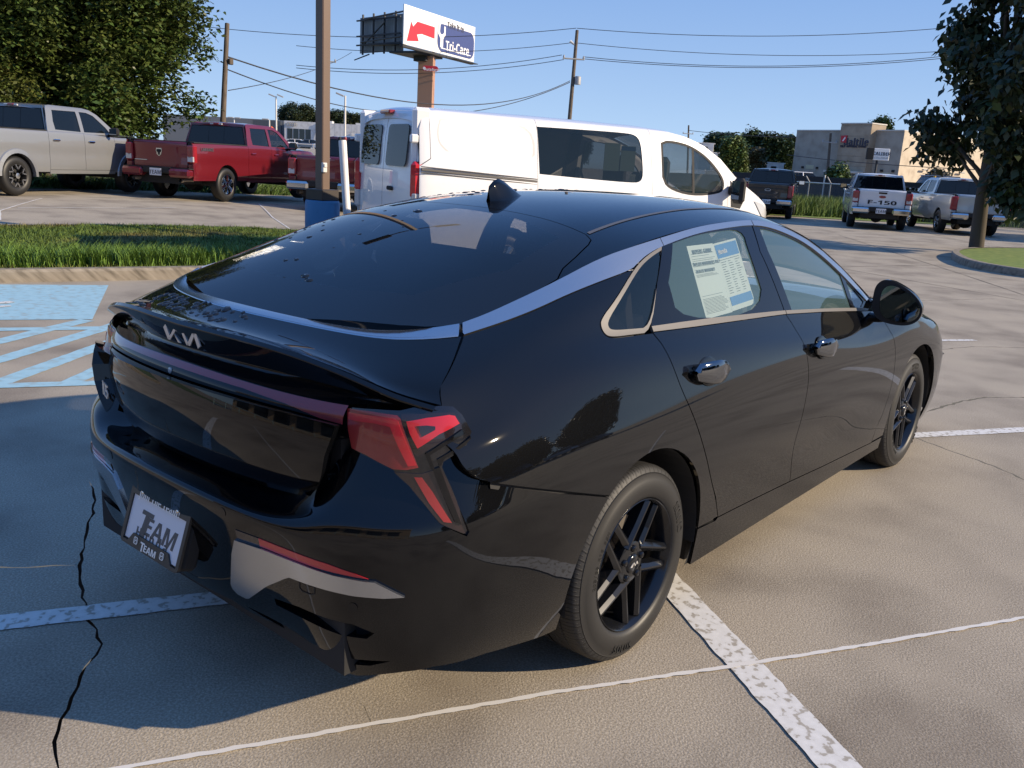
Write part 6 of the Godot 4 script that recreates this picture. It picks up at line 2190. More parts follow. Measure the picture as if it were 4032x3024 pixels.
func build_billboard() -> void:
	var b := thing("billboard", "white Take It to Tri-Care billboard on a brown steel post", "billboard", Vector3.ZERO)
	var post := Ch.new()
	var pa := Vector3(41.85, 0, -44.14)
	var pb := Vector3(42.17, 0, -43.78)
	var pc := Vector3(42.75, 0, -42.95)
	var x := (pc - pb).normalized()
	var y := Vector3(-x.z, 0, x.x)
	post.bbox(Vector3(42.75, 4.15, -44.0), Vector3(1.05, 8.5, .85), .02, Basis(x, Vector3.UP, x.cross(Vector3.UP)))
	part("post", post, M.tan_steel, b)
	var tl := Vector3(38.91, 10.85, -42.27)
	var tr := Vector3(47.91, 11.1, -44.41)
	# face as a true rectangle
	var fx := (tr - tl)
	fx.y = 0
	fx = fx.normalized()
	var fz := fx.cross(Vector3.UP).normalized()
	if fz.dot(Vector3(-40, 0, 44)) < 0: fz = -fz
	var w := 9.25
	var h := 2.40
	var c := (tl + Vector3(47.46, 8.71, -44.01)) / 2
	c.y = 9.78
	var fr := Transform3D(Basis(fx, Vector3.UP, fx.cross(Vector3.UP)), c)
	var face := Ch.new()
	face.bbox(c, Vector3(w, h, .08), .01, fr.basis)
	part("panel", face, M.sign_white, b)
	var skirt := Ch.new()
	skirt.bbox(c + Vector3(0, -h / 2 - .10, 0) - fz * .12, Vector3(w, .16, .25), .02, fr.basis)
	skirt.bbox(c + Vector3(0, -h / 2 - .20, 0) + fz * .35 + fx * 2.6, Vector3(3.0, .05, .7), .01, fr.basis)
	part("catwalk", skirt, M.dark_steel, b)
	var s := fz * .05
	var put := func(u: float, v: float): return c + fx * (u * w) + Vector3(0, v * h, 0) + s
	var shape := func(called: String, pts: Array, m: Material, lift: float):
		var f := PackedVector2Array()
		for k in range(0, pts.size(), 2): f.append(Vector2(pts[k] * w, pts[k + 1] * h))
		var ch := Ch.new()
		ch.prism(f, c + s + fz * lift, fx, Vector3.UP, .01 if fx.cross(Vector3.UP).dot(fz) > 0 else -.01)
		return part(called, ch, m, b)
	shape.call("arrow", [-.46, -.40, -.41, .11, -.385, .0, -.33, .16, -.10, .15, -.10, -.15, -.27, -.12, -.335, -.17, -.31, -.33], M.sign_red, 0.0)
	var rr := PackedVector2Array()
	for q in rounded(.545, .74, .16, 5, Vector2(.205, -.07)): rr.append(q)
	var flat := []
	for q in rounded(.545 * w, .74 * h, .62, 6, Vector2(.215 * w, -.07 * h)): flat.append_array([q.x / w, q.y / h])
	shape.call("logo_plate", flat, M.sign_blue, 0.0)
	shape.call("wrench", [-.02, -.33, .02, -.33, .02, -.10, .05, .02, .05, .24, .03, .26, .03, .08, .01, .02, -.02, .02, -.03, .08, -.025, .27, -.05, .25, -.055, .02, -.02, -.10], M.sign_white, .012)
	shape.call("underline", [-.01, -.36, .44, -.36, .44, -.335, -.01, -.335], M.sign_white, .012)
	put_text(b, "lettering", "Take It to", .40, Transform3D(Basis(fx, Vector3.UP, fz), put.call(.20, .315)), M.sign_dark, "Droid Sans", 700, .03, .88)
	put_text(b, "lettering", "Tri-Care", .62, Transform3D(Basis(fx, Vector3.UP, fz), put.call(.235, -.25) + fz * .012), M.sign_white, "Droid Sans", 700, .03, 1.0)
	# the back of the other face and the frame between
	var q0 := Vector3(41.78, 10.11, -49.87)
	var q1 := Vector3(41.5, 9.56, -45.1)
	var bx := (q1 - q0)
	bx.y = 0
	var bl := bx.length() + .1
	bx = bx.normalized()
	var bb := Basis(bx, Vector3.UP, bx.cross(Vector3.UP))
	var mid := (q0 + q1) / 2
	mid.y = 9.82
	for k in 8:
		var pn := Ch.new()
		pn.bbox(mid + bx * bl * ((k + .5) / 8 - .5), Vector3(bl / 8 - .02, 2.4, .05), .01, bb)
		part("back_sheet", pn, M.zinc, b)
	var frame := Ch.new()
	var fo := Vector3(-.25, 0, .02)
	for k in 4: frame.bbox(mid + bx * bl * ((k + .5) / 4 - .5) + fo, Vector3(.10, 2.7, .12), .01, bb)
	for yy in [-.7, -.1, .95]: frame.bbox(mid + Vector3(0, yy, 0) + fo * 1.4, Vector3(bl, .10, .10), .01, bb)
	part("frame", frame, M.dark_steel, b)
	var brace := Ch.new()
	brace.tube(PackedVector3Array([mid + bx * -1.6 + fo * 1.5 + Vector3(0, -.7, 0), mid + bx * .8 + fo * 1.5 + Vector3(0, .7, 0)]), .05, .05, 6)
	brace.tube(PackedVector3Array([mid + bx * -2.2 + Vector3(-.1, 1.05, 0), Vector3(39.2, 10.65, -42.6)]), .06, .06, 6)
	brace.tube(PackedVector3Array([mid + bx * -2.0 + Vector3(-.3, -.5, 0), Vector3(39.3, 9.2, -42.4)]), .05, .05, 6)
	brace.tube(PackedVector3Array([mid + bx * -1.2 + Vector3(-.1, -1.3, 0), mid + bx * -2.4 + Vector3(-.8, -1.75, .3)]), .05, .04, 6)
	part("brace", brace, M.dark_steel, b)
	var walk := Ch.new()
	walk.bbox(Vector3(42.3, 8.42, -44.6), Vector3(3.4, .14, 2.2), .02, fr.basis)
	walk.bbox(Vector3(42.6, 8.25, -44.2), Vector3(1.0, .5, 1.0), .02, fr.basis)
	walk.bbox(Vector3(41.2, 9.0, -45.6), Vector3(.5, .05, 4.0), .01, Basis(Vector3.UP, .1))
	part("support_beams", walk, M.dark_steel, b)
	var red := thing("capsule_sign", "small red capsule sign fixed to the billboard post", "sign", Vector3(41.66, 7.42, -42.52))
	var rx := Vector3(.634, 0, .773)
	var cap := Ch.new()
	cap.prism(rounded(1.06, .34, .165, 6), Vector3(0, 0, 0), rx, Vector3.UP, .12)
	part("plate", cap, M.sign_red, red)
	put_text(red, "lettering", "Autoforce", .17, Transform3D(Basis(rx, Vector3.UP, rx.cross(Vector3.UP)), Vector3(.13 * rx.x, -.065, .13 * rx.z) + rx.cross(Vector3.UP) * .122), M.sign_white, "Droid Sans", 700, .01, .95)
	var dot := Ch.new()
	dot.prism(circle(Vector2(-.41, 0), .09, 14), Vector3.ZERO, rx, Vector3.UP, .13)
	part("round_mark", dot, M.sign_white, red)

# ---------------------------------------------------------------- buildings and fences
func wall_box(called: String, a: Vector3, b: Vector3, depth: float, y0: float, y1: float, m: Material, parent: Node) -> MeshInstance3D:   # a block whose front runs from a to b, thickness to the far side
	var d := b - a
	d.y = 0
	var l := d.length()
	d = d.normalized()
	var n := Vector3(-d.z, 0, d.x)
	if n.dot(Vector3(a.x + 2.3, 0, a.z - 2.2)) < 0: n = -n
	var c := Ch.new()
	c.bbox(Vector3(a.x, (y0 + y1) / 2, a.z) + d * l / 2 + n * depth / 2, Vector3(l, y1 - y0, depth), .02, Basis(d, Vector3.UP, d.cross(Vector3.UP)))
	for k in c.v.size(): c.q[k] = Vector2((c.v[k] - a).dot(d) + (c.v[k] - a).dot(n), c.v[k].y)
	return part(called, c, m, parent)

func build_buildings() -> void:
	var st := thing("tile_store", "big tan windowless tile store with a taller entrance tower", "building", Vector3.ZERO)
	var A := Vector3(87.93, 0, -36.0)
	var B := Vector3(84.29, 0, -24.27)
	var D := Vector3(101.5, 0, -20.2)
	var body := Ch.new()
	var E := A + (D - B)
	var yt := 6.42
	var corners := [A, B, D, E]
	for k in 4:
		var p: Vector3 = corners[k]
		var q: Vector3 = corners[(k + 1) % 4]
		var w := Ch.new()
		w.quad(p, q, q + Vector3(0, yt, 0), p + Vector3(0, yt, 0))
		part("wall", w, M.store_wall_side if k == 1 else M.store_wall, st)
	var rf := Ch.new()
	rf.quad(A + Vector3(0, yt - .3, 0), B + Vector3(0, yt - .3, 0), D + Vector3(0, yt - .3, 0), E + Vector3(0, yt - .3, 0))
	part("roof", rf, M.lamp_grey, st)
	var front := (B - A).normalized()
	var outn := Vector3(front.z, 0, -front.x)
	if outn.x > 0: outn = -outn
	for w in [[A, B], [B, D]]:
		wall_box("coping", w[0] + outn * .06, w[1] + outn * .06, .30, yt, yt + .12, M.coping, st)
	var t0 := A + front * 6.0
	var t1 := A + front * 9.4
	wall_box("entrance_tower", t0 + outn * .9, t1 + outn * .9, 2.2, 0, 7.0, M.stone_tower, st)
	wall_box("tower_coping", t0 + outn * .95 - front * .05, t1 + outn * .95 + front * .05, 2.3, 7.0, 7.12, M.coping, st)
	for k in 7:   # stone courses of the tower
		wall_box("stone_course", t0 + outn * .915, t1 + outn * .915, .02, .4 + k * .92, .4 + k * .92 + .86, M.stone_course, st)
	var can := wall_box("entrance_canopy", t0 + outn * 1.9 - front * .6, t1 + outn * 1.9 - front * .2, 1.0, 2.45, 2.65, M.coping, st)
	wall_box("glass_door", t0 + outn * .95 + front * .3, t1 + outn * .95 - front * .6, .03, 0, 2.4, M.dim_glass, st)
	for k in 4: wall_box("door_frame", t0 + outn * .99 + front * (.3 + k * .83), t0 + outn * .99 + front * (.38 + k * .83), .05, 0, 2.4, M.coping, st)
	var fx := front
	if fx.cross(Vector3.UP).dot(outn) < 0: fx = -fx
	put_text(st, "lettering", "daltile", .62, Transform3D(Basis(fx, Vector3.UP, fx.cross(Vector3.UP)), t0.lerp(t1, .58) + outn * .95 + Vector3(0, 5.35, 0)), M.sign_dark, "Droid Sans", 700, .08, 1.05)
	put_text(st, "lettering", "TILE  NATURAL STONE", .20, Transform3D(Basis(fx, Vector3.UP, fx.cross(Vector3.UP)), t0.lerp(t1, .5) + outn * .95 + Vector3(0, 4.95, 0)), M.sign_dark, "Droid Sans", 700, .06, 1.0)
	var lg := Ch.new()
	lg.prism(pv([-.34, .30, .34, .34, .30, -.34, -.30, -.30]), t0.lerp(t1, .17) + outn * .94 + Vector3(0, 5.62, 0), fx, Vector3.UP, .07)
	part("logo_tile", lg, M.sign_red, st)
	var lg2 := Ch.new()
	lg2.prism(pv([-.16, -.2, .12, .22, .2, .1, 0, -.2]), t0.lerp(t1, .17) + outn * .94 + Vector3(0, 5.62, 0), fx, Vector3.UP, .085)
	part("logo_stroke", lg2, M.sign_white, st)
	for w in [1.2, 3.0, 4.4, 10.4, 11.6]:
		wall_box("wall_light", A + outn * .12 + front * w, A + outn * .12 + front * (w + .28), .12, 2.75, 2.95, M.matt_black, st)
	wall_box("high_window", A + outn * .03 + front * 1.7, A + outn * .03 + front * 2.7, .04, 2.7, 3.1, M.yellow_dim, st)
	wall_box("high_window", A + outn * .03 + front * 10.6, A + outn * .03 + front * 11.5, .04, 2.3, 2.7, M.yellow_dim, st)
	var sd := (D - B).normalized()
	for k in [3.6, 10.5]:
		wall_box("flood_light", B + outn * .0 + sd * k - Vector3(-sd.z, 0, sd.x) * -.4, B + sd * (k + .9) - Vector3(-sd.z, 0, sd.x) * -.4, .2, 3.1, 3.22, M.lamp_grey, st)
	# car showroom
	var au := thing("showroom", "white car showroom with four-ring sign and tall window bays", "building", Vector3.ZERO)
	var a0 := Vector3(117.1, 0, -163.7)
	var a1 := Vector3(128.0, 0, -150.2)
	var ad := (a1 - a0).normalized()
	var an := Vector3(-ad.z, 0, ad.x)
	if an.x > 0: an = -an
	var l := a0.distance_to(a1)
	wall_box("wall", a0, a1, 14, 1, 7.75, M.showroom_white, au)
	for k in 9: wall_box("wall_joint", a0 + an * .01 + ad * l * (.42 + k * .07), a0 + an * .01 + ad * (l * (.42 + k * .07) + .05), .02, 1, 7.7, M.lamp_grey, au)
	wall_box("roof_unit", a0 + ad * l * .5 - an * 3, a0 + ad * l * .56 - an * 3, 2, 7.75, 8.3, M.pale_plastic, au)
	wall_box("roof_unit", a0 + ad * l * .86 - an * 3, a0 + ad * l * .92 - an * 3, 2, 7.75, 8.2, M.pale_plastic, au)
	for k in 4:
		wall_box("window_pane", a0 + an * .03 + ad * (.6 + k * 1.32), a0 + an * .03 + ad * (1.78 + k * 1.32), .04, 4.0, 6.2, M.dim_glass, au)
		wall_box("window_pane", a0 + an * .03 + ad * (.6 + k * 1.32), a0 + an * .03 + ad * (1.78 + k * 1.32), .04, 1.9, 3.7, M.dim_glass, au)
	var py := Ch.new()
	var prr := a0 + ad * l * .32 + an * .3
	py.prism(PackedVector2Array([Vector2(0, 1.5), Vector2(2.0, 7.75), Vector2(3.6, 7.75), Vector2(3.6, 1.5)]), prr, ad, Vector3.UP, -.25 if ad.cross(Vector3.UP).dot(an) > 0 else .25)
	part("slanted_pylon", py, M.showroom_white, au)
	for k in 4:
		var ring := Ch.new()
		var pts := PackedVector3Array()
		for j in 25: pts.append(a0 + ad * (.9 + k * .48 + cos(TAU * j / 24) * .32) + Vector3(0, 7.12 + sin(TAU * j / 24) * .32, 0) + an * .12)
		ring.tube(pts, .06, .06, 6, false)
		part("ring", ring, M.lamp_grey, au)
	wall_box("doorway", a0 + an * .03 + ad * l * .79, a0 + an * .03 + ad * l * .86, .04, 1, 4.4, M.dim_glass, au)
	var disc := Ch.new()
	disc.lathe(PackedVector2Array([Vector2(.32, 0), Vector2(.32, .1), Vector2(0, .12)]), 20, a0 + ad * l * .845 + an * .02 + Vector3(0, 5.6, 0), Basis(ad, Vector3.UP, an))
	part("round_vent", disc, M.pale_plastic, au)
	var gr := thing("grey_hall", "long low grey building left of the white showroom", "building", Vector3.ZERO)
	wall_box("wall", Vector3(103, 0, -189), Vector3(120.2, 0, -168.1), 12, 1, 7.9, M.grey_hall, gr)
	wall_box("dark_front", Vector3(115.6, 0, -173.0) + an * .5, Vector3(119.6, 0, -168.2) + an * .5, .4, 1, 7.7, M.grey_hall_dark, gr)
	for k in 5: wall_box("window_pane", Vector3(115.9, 0, -172.7).lerp(Vector3(119.4, 0, -168.5), k / 5.0) + an * .6, Vector3(115.9, 0, -172.7).lerp(Vector3(119.4, 0, -168.5), k / 5.0 + .14) + an * .6, .1, 2, 6.2, M.dim_glass, gr)
	var tent := thing("orange_tent", "small orange canopy standing by the grey building", "tent", Vector3(90.3, 2.0, -130.1))
	var tc := Ch.new()
	for k in 4:
		var p0 := Vector3(1 if k in [0, 1] else -1, 2.4, 1 if k in [0, 3] else -1) * Vector3(.9, 1, .9)
		var p1 := Vector3(1 if k in [0, 3] else -1, 2.4, 1 if k in [2, 3] else -1) * Vector3(.9, 1, .9)
		tc.flat(p0, p1, Vector3(0, 3.4, 0))
		tc.quad(p0, p1, p1 - Vector3(0, .5, 0), p0 - Vector3(0, .5, 0))
	part("canopy", tc, M.orange, tent)
	for k in 4:
		var lg3 := Ch.new()
		lg3.tube(PackedVector3Array([Vector3(.85 if k & 1 else -.85, 0, .85 if k & 2 else -.85), Vector3(.85 if k & 1 else -.85, 2.4, .85 if k & 2 else -.85)]), .04, .04, 6)
		part("leg", lg3, M.lamp_grey, tent)
	# white sheds among the trees
	for w in [[86.01, -45.9, 86.95, -44.7, 4.1, 4.9, "white gable end showing above the van's windscreen"], [86.7, -44.75, 87.9, -43.3, 3.3, 3.95, "long white eave just right of the gable"], [88.7, -42.1, 89.5, -41.1, 1.5, 3.6, "white shed with dark openings left of the black pickup"], [90.3, -40.0, 91.6, -38.5, 2.3, 3.25, "low white roof above the black pickup's cab"]]:
		var sh := thing("white_shed", w[6], "building", Vector3.ZERO, 0, "white sheds among the trees")
		wall_box("wall", Vector3(w[0], 0, w[1]), Vector3(w[2], 0, w[3]), 4, 0, w[5] - .12, M.showroom_white, sh)
		wall_box("roof_edge", Vector3(w[0] - .15, 0, w[1] - .1), Vector3(w[2] + .1, 0, w[3] + .1), 4.2, w[5] - .12, w[5], M.pale_plastic, sh)
		wall_box("window", Vector3(w[0], 0, w[1]).lerp(Vector3(w[2], 0, w[3]), .3) - Vector3(.05, 0, 0), Vector3(w[0], 0, w[1]).lerp(Vector3(w[2], 0, w[3]), .6) - Vector3(.05, 0, 0), .06, w[5] - .75, w[5] - .4, M.dim_glass, sh)
	# body shop sign
	var cs := thing("post_sign", "white CALIBER box sign on a dark post in front of the tan store", "sign", Vector3(55.95, 0, -17.0))
	var sx := Vector3(.57, 0, .82)
	var sb := Basis(sx, Vector3.UP, sx.cross(Vector3.UP))
	var box := Ch.new()
	box.bbox(Vector3(.12, 3.40, .16), Vector3(.95, .72, .22), .02, sb)
	part("sign_box", box, M.sign_white, cs)
	var bk := Ch.new()
	bk.bbox(Vector3(-.28, 3.42, -.40), Vector3(.42, .70, .25), .02, sb)
	part("dark_panel", bk, M.matt_black, cs)
	var pp := Ch.new()
	pp.tube(PackedVector3Array([Vector3.ZERO, Vector3(0, 3.1, 0)]), .07, .07, 8)
	part("post", pp, M.dark_steel, cs)
	put_text(cs, "lettering", "CALIBER", .20, Transform3D(sb, Vector3(.12, 3.44, .16) + sb.z * .115), M.sign_dark, "Droid Sans", 700, .01, .95)
	put_text(cs, "lettering", "COLLISION", .11, Transform3D(sb, Vector3(.12, 3.20, .16) + sb.z * .115), M.lamp_grey, "Droid Sans", 400, .01, 1.15)
	# fences
	var f := thing("chain_link_fence", "chain-link fence with pale top rail behind the right-hand pickups", "fence", Vector3.ZERO)
	var fp := [Vector3(43.4, 0, -17.2), Vector3(41.83, 0, -14.4), Vector3(41.27, 0, -9.67), Vector3(40.7, 0, -5.2), Vector3(40.2, 0, 0)]
	var rail := Ch.new()
	var rp := PackedVector3Array()
	for w in fp: rp.append(w + Vector3(0, 1.47, 0))
	rail.tube(rp, .03, .03, 8)
	part("top_rail", rail, M.pale_plastic, f)
	for k in fp.size() - 1:
		var a: Vector3 = fp[k]
		var b: Vector3 = fp[k + 1]
		var net := Ch.new()
		net.quad(a + Vector3(0, .03, 0), b + Vector3(0, .03, 0), b + Vector3(0, 1.45, 0), a + Vector3(0, 1.45, 0))
		part("wire_mesh", net, M.chain_link, f)
		for j in 2:
			var c := a.lerp(b, j * .5)
			var pst := Ch.new()
			pst.tube(PackedVector3Array([c, c + Vector3(0, 1.5, 0), c + Vector3(-.12, 1.78, -.16)]), .035, .03, 8)
			part("post", pst, M.lamp_grey, f)
	var sp := Ch.new()
	sp.tube(PackedVector3Array([Vector3(38.51, 0, -12.47), Vector3(38.83, 1.2, -12.54), Vector3(38.87, 1.45, -12.71)]), .05, .05, 8)
	single("leaning_pipe", sp, M.pale_plastic, "leaning white pipe at the left side of the white pickup", "pipe")
	var bf := thing("dark_screen_fence", "low black fabric screen fence in front of the tan store", "fence", Vector3.ZERO)
	var bp := [Vector3(60, 0, -31), Vector3(54.63, 0, -22.78), Vector3(52.55, 0, -18.83), Vector3(51.32, 0, -13.84), Vector3(49.89, 0, -7.46), Vector3(48.5, 0, 0)]
	for k in bp.size() - 1:
		wall_box("screen", bp[k], bp[k + 1], .05, .05, 1.86 - .02 * k, M.screen_black, bf)
		var pst := Ch.new()
		pst.tube(PackedVector3Array([bp[k] + Vector3(-.06, 0, 0), bp[k] + Vector3(-.06, 1.95, 0)]), .05, .05, 8)
		part("post", pst, M.pale_plastic, bf)
	for w in [["yellow post behind the screen fence, left of the silver pickup's cab", 54.7, -13.1], ["yellow post behind the screen fence near the right edge", 57.2, -10.0]]:
		var yb := Ch.new()
		yb.tube(PackedVector3Array([Vector3(w[1], 0, w[2]), Vector3(w[1], 2.25, w[2])]), .07, .07, 10)
		single("yellow_post", yb, M.yellow, w[0], "post", "yellow posts behind the screen fence")
	# guard rail by the showroom lawn
	var gl := thing("pipe_rail", "grey pipe rail along the showroom's lawn", "fence", Vector3.ZERO)
	for k in 7:
		var c := Vector3(78.0 + k * 2.2, 0, -113.5 + k * 2.6)
		c.y = land(c.x, c.z)
		var pst := Ch.new()
		pst.tube(PackedVector3Array([c, c + Vector3(0, .8, 0)]), .06, .06, 6)
		part("post", pst, M.lamp_grey, gl)
	var gr2 := Ch.new()
	gr2.tube(PackedVector3Array([Vector3(76, 2.6, -115.9), Vector3(92, 2.55, -97.5)]), .07, .07, 6)
	part("rail", gr2, M.pale_plastic, gl)

func small_car(called: String, label: String, at: Vector3, head: float, m: Material, tall: float) -> void:
	var c := thing(called, label, "car", at, -deg_to_rad(head), "cars on the showroom lot")
	var rows := []
	for w in [[-2.2, .35, .6, .70], [-2.15, .35, .95, .80], [-1.5, .32, 1.0, .88], [0, .30, .98, .9], [1.2, .30, .96, .89], [2.0, .32, .84, .82], [2.25, .36, .62, .70]]:
		var r := PackedVector3Array()
		for q in [[-1, .0], [-1, .55], [-.96, .9], [-.80, 1.0], [0, 1.03], [.80, 1.0], [.96, .9], [1, .55], [1, 0]]:
			r.append(Vector3(w[0], lerpf(w[1], w[2], q[1]), w[3] * q[0]))
		rows.append(r)
	var b := loft(rows)
	for j in b.n.size():
		if (b.v[j] - Vector3(0, .5, 0)).dot(b.n[j]) < 0: b.n[j] = -b.n[j]
	part("body", b, m, c)
	var top := Ch.new()
	var g := Ch.new()
	var prof := [[-1.95, .96, .76], [-1.55 if tall > 1.55 else -1.2, tall - .06, .60], [.35, tall - .04, .60], [1.15, .96, .78]]
	for s in [1, -1]:
		g.quad(Vector3(prof[0][0], .94, .78 * s), Vector3(prof[3][0], .94, .80 * s), Vector3(prof[2][0], tall - .05, .61 * s), Vector3(prof[1][0], tall - .07, .61 * s))
	g.quad(Vector3(prof[0][0], .94, -.78), Vector3(prof[0][0], .94, .78), Vector3(prof[1][0], tall - .06, .6), Vector3(prof[1][0], tall - .06, -.6))
	g.quad(Vector3(prof[3][0], .94, -.8), Vector3(prof[3][0], .94, .8), Vector3(prof[2][0], tall - .04, .6), Vector3(prof[2][0], tall - .04, -.6))
	part("windows", g, M.truck_glass, c)
	top.bbox(Vector3((prof[1][0] + prof[2][0]) / 2, tall - .03, 0), Vector3(prof[2][0] - prof[1][0] + .1, .08, 1.26), .03)
	for s in [1, -1]:
		top.tube(PackedVector3Array([Vector3(-.4, .95, .80 * s), Vector3(-.45, tall - .05, .62 * s)]), .05, .05, 6)
	part("roof", top, m, c)
	for w in [Vector3(-1.35, .33, .84), Vector3(1.4, .33, .84), Vector3(-1.35, .33, -.84), Vector3(1.4, .33, -.84)]:
		var t := Ch.new()
		t.lathe(PackedVector2Array([Vector2(.18, .0), Vector2(.33, .01), Vector2(.33, -.2)]), 20, w, Basis(Vector3(1, 0, 0), Vector3(0, 1, 0), Vector3(0, 0, 1 if w.z > 0 else -1)))
		t.lathe(PackedVector2Array([Vector2(0, .02), Vector2(.18, .0)]), 16, w, Basis(Vector3(1, 0, 0), Vector3(0, 1, 0), Vector3(0, 0, 1 if w.z > 0 else -1)))
		part("wheel", t, M.rubber, c)
	for s in [1, -1]:
		var tl := Ch.new()
		tl.bbox(Vector3(-2.16, .82, .66 * s), Vector3(.08, .14, .28), .02)
		part("tail_light", tl, M.tail_red, c)

func build_far_cars() -> void:
	var white := paint(lin(.72, .72, .72), 0, .4)
	var dark := paint(lin(.02, .022, .026), .2, .35)
	var slate := paint(lin(.10, .12, .15), .3, .35)
	small_car("suv", "white off-roader nearest the red pickup's bonnet on the showroom lot", Vector3(84.3, 1.9, -119.3), 40, white, 1.75)
	small_car("parked_car", "white car left of centre on the showroom lot", Vector3(86.6, 1.9, -117.6), 50, white, 1.45)
	small_car("parked_car", "slate grey car between two white ones on the showroom lot", Vector3(88.0, 1.9, -115.8), 48, slate, 1.5)
	small_car("parked_car", "white saloon just left of the brown lamp post", Vector3(89.3, 1.9, -114.0), 52, white, 1.45)
	small_car("parked_car", "white saloon just right of the brown lamp post", Vector3(89.0, 1.85, -110.2), 56, white, 1.42)
	small_car("parked_car", "black car beside the white bollard on the showroom lot", Vector3(91.5, 1.8, -110.2), 60, dark, 1.5)
	small_car("parked_car", "white car showing above the screen fence before the tan store", Vector3(73.0, .62, -28.4), 50, white, 1.62)
	small_car("suv", "grey off-roader behind the screen fence, above the silver pickup", Vector3(59.9, .62, -13.6), 50, slate, 1.7)

func build_reflected() -> void:   # what the sedan's paint mirrors from behind the photographer
	var b := thing("service_building", "tan stucco building mirrored in the sedan's tail, with dark awnings and blue railing", "building", Vector3(-15.5, 0, -6.5), 0)
	var d := Vector3(.20, 0, .98)
	var o := Vector3(.98, 0, -.20)
	var bas := Basis(d, Vector3.UP, d.cross(Vector3.UP))
	var w := Ch.new()
	w.bbox(o * -3.0 + d * 7 + Vector3(0, 2.3, 0), Vector3(22, 4.6, 6), .05, bas)
	part("wall", w, M.stucco, b)
	var pr := Ch.new()
	pr.bbox(o * -2.9 + d * 7 + Vector3(0, 4.75, 0), Vector3(22.3, .3, 6.4), .04, bas)
	part("parapet", pr, M.coping, b)
	for k in 7:
		var g := Ch.new()
		g.bbox(d * (-2.2 + k * 2.8) + o * .03 + Vector3(0, 1.9, 0), Vector3(1.9, 1.7, .08), .02, bas)
		part("window", g, M.dim_glass, b)
		var aw := Ch.new()
		aw.quad(d * (-3.3 + k * 2.8) + Vector3(0, 3.3, 0), d * (-1.1 + k * 2.8) + Vector3(0, 3.3, 0), d * (-1.1 + k * 2.8) + o * 1.0 + Vector3(0, 2.6, 0), d * (-3.3 + k * 2.8) + o * 1.0 + Vector3(0, 2.6, 0))
		part("awning", aw, M.awning, b)
	for y in [.35, .65, .95]:
		var r := Ch.new()
		r.tube(PackedVector3Array([d * -5 + o * 2.0 + Vector3(0, y, 0), d * 18 + o * 2.0 + Vector3(0, y, 0)]), .03, .03, 6)
		part("rail", r, M.blue_paint, b)
	for k in 12:
		var r := Ch.new()
		r.tube(PackedVector3Array([d * (-5 + k * 2.1) + o * 2.0, d * (-5 + k * 2.1) + o * 2.0 + Vector3(0, 1, 0)]), .035, .035, 6)
		part("rail_post", r, M.blue_paint, b)
	var rng := RandomNumberGenerator.new()
	rng.seed = 71
	var clump := leaf_spray(rng, 26, .5, .9, .1).mesh()
	var k := 0
	for q in [[4, 33, 3.6, 6.5, "first"], [11, 36, 4.2, 7.6, "second"], [19, 34, 3.4, 6.2, "third"], [28, 37, 4.6, 8.0, "fourth"], [38, 33, 4, 7.0, "fifth"], [-9, 38, 4.2, 7.0, "sixth"]]:
		var r: float = q[2]
		var h: float = q[3]
		var bl := crown_blobs(rng, Vector3(0, h * .52, 0), Vector3(r * .75, h * .40, r * .75), 26, r * .38)
		leafy_tree("roadside_tree", "%s dark tree counted from the rear wheel in the doors' mirrored skyline" % q[4], at_land(q[0], q[1]), h * .7, .2, bl, 22, clump, Color(.035, .055, .02), 80 + k, 5, "roadside trees mirrored in the sedan's doors")
		k += 1
	var white := paint(lin(.72, .72, .72), 0, .4)
	var blue := paint(lin(.03, .05, .09), .3, .35)
	var grey := paint(lin(.2, .2, .21), .4, .35)
	var n := 0
	for q in [[7, 24, white], [11.5, 25, grey], [16, 24.5, blue], [24, 25, white], [30, 26, grey]]:
		small_car("mirrored_car", ["white saloon nearest the rear wheel in the doors' reflection", "grey saloon second from the rear wheel in the doors' reflection", "dark blue car in the middle of the doors' reflection", "white car towards the mirror in the doors' reflection", "grey car farthest forward in the doors' reflection"][n], at_land(q[0], q[1]), 95, q[2], 1.5)
		n += 1

func build_surroundings() -> void:
	build_trees()
	build_pickups()
	build_van()
	build_posts()
	build_wires()
	build_billboard()
	build_far_cars()
	build_reflected()

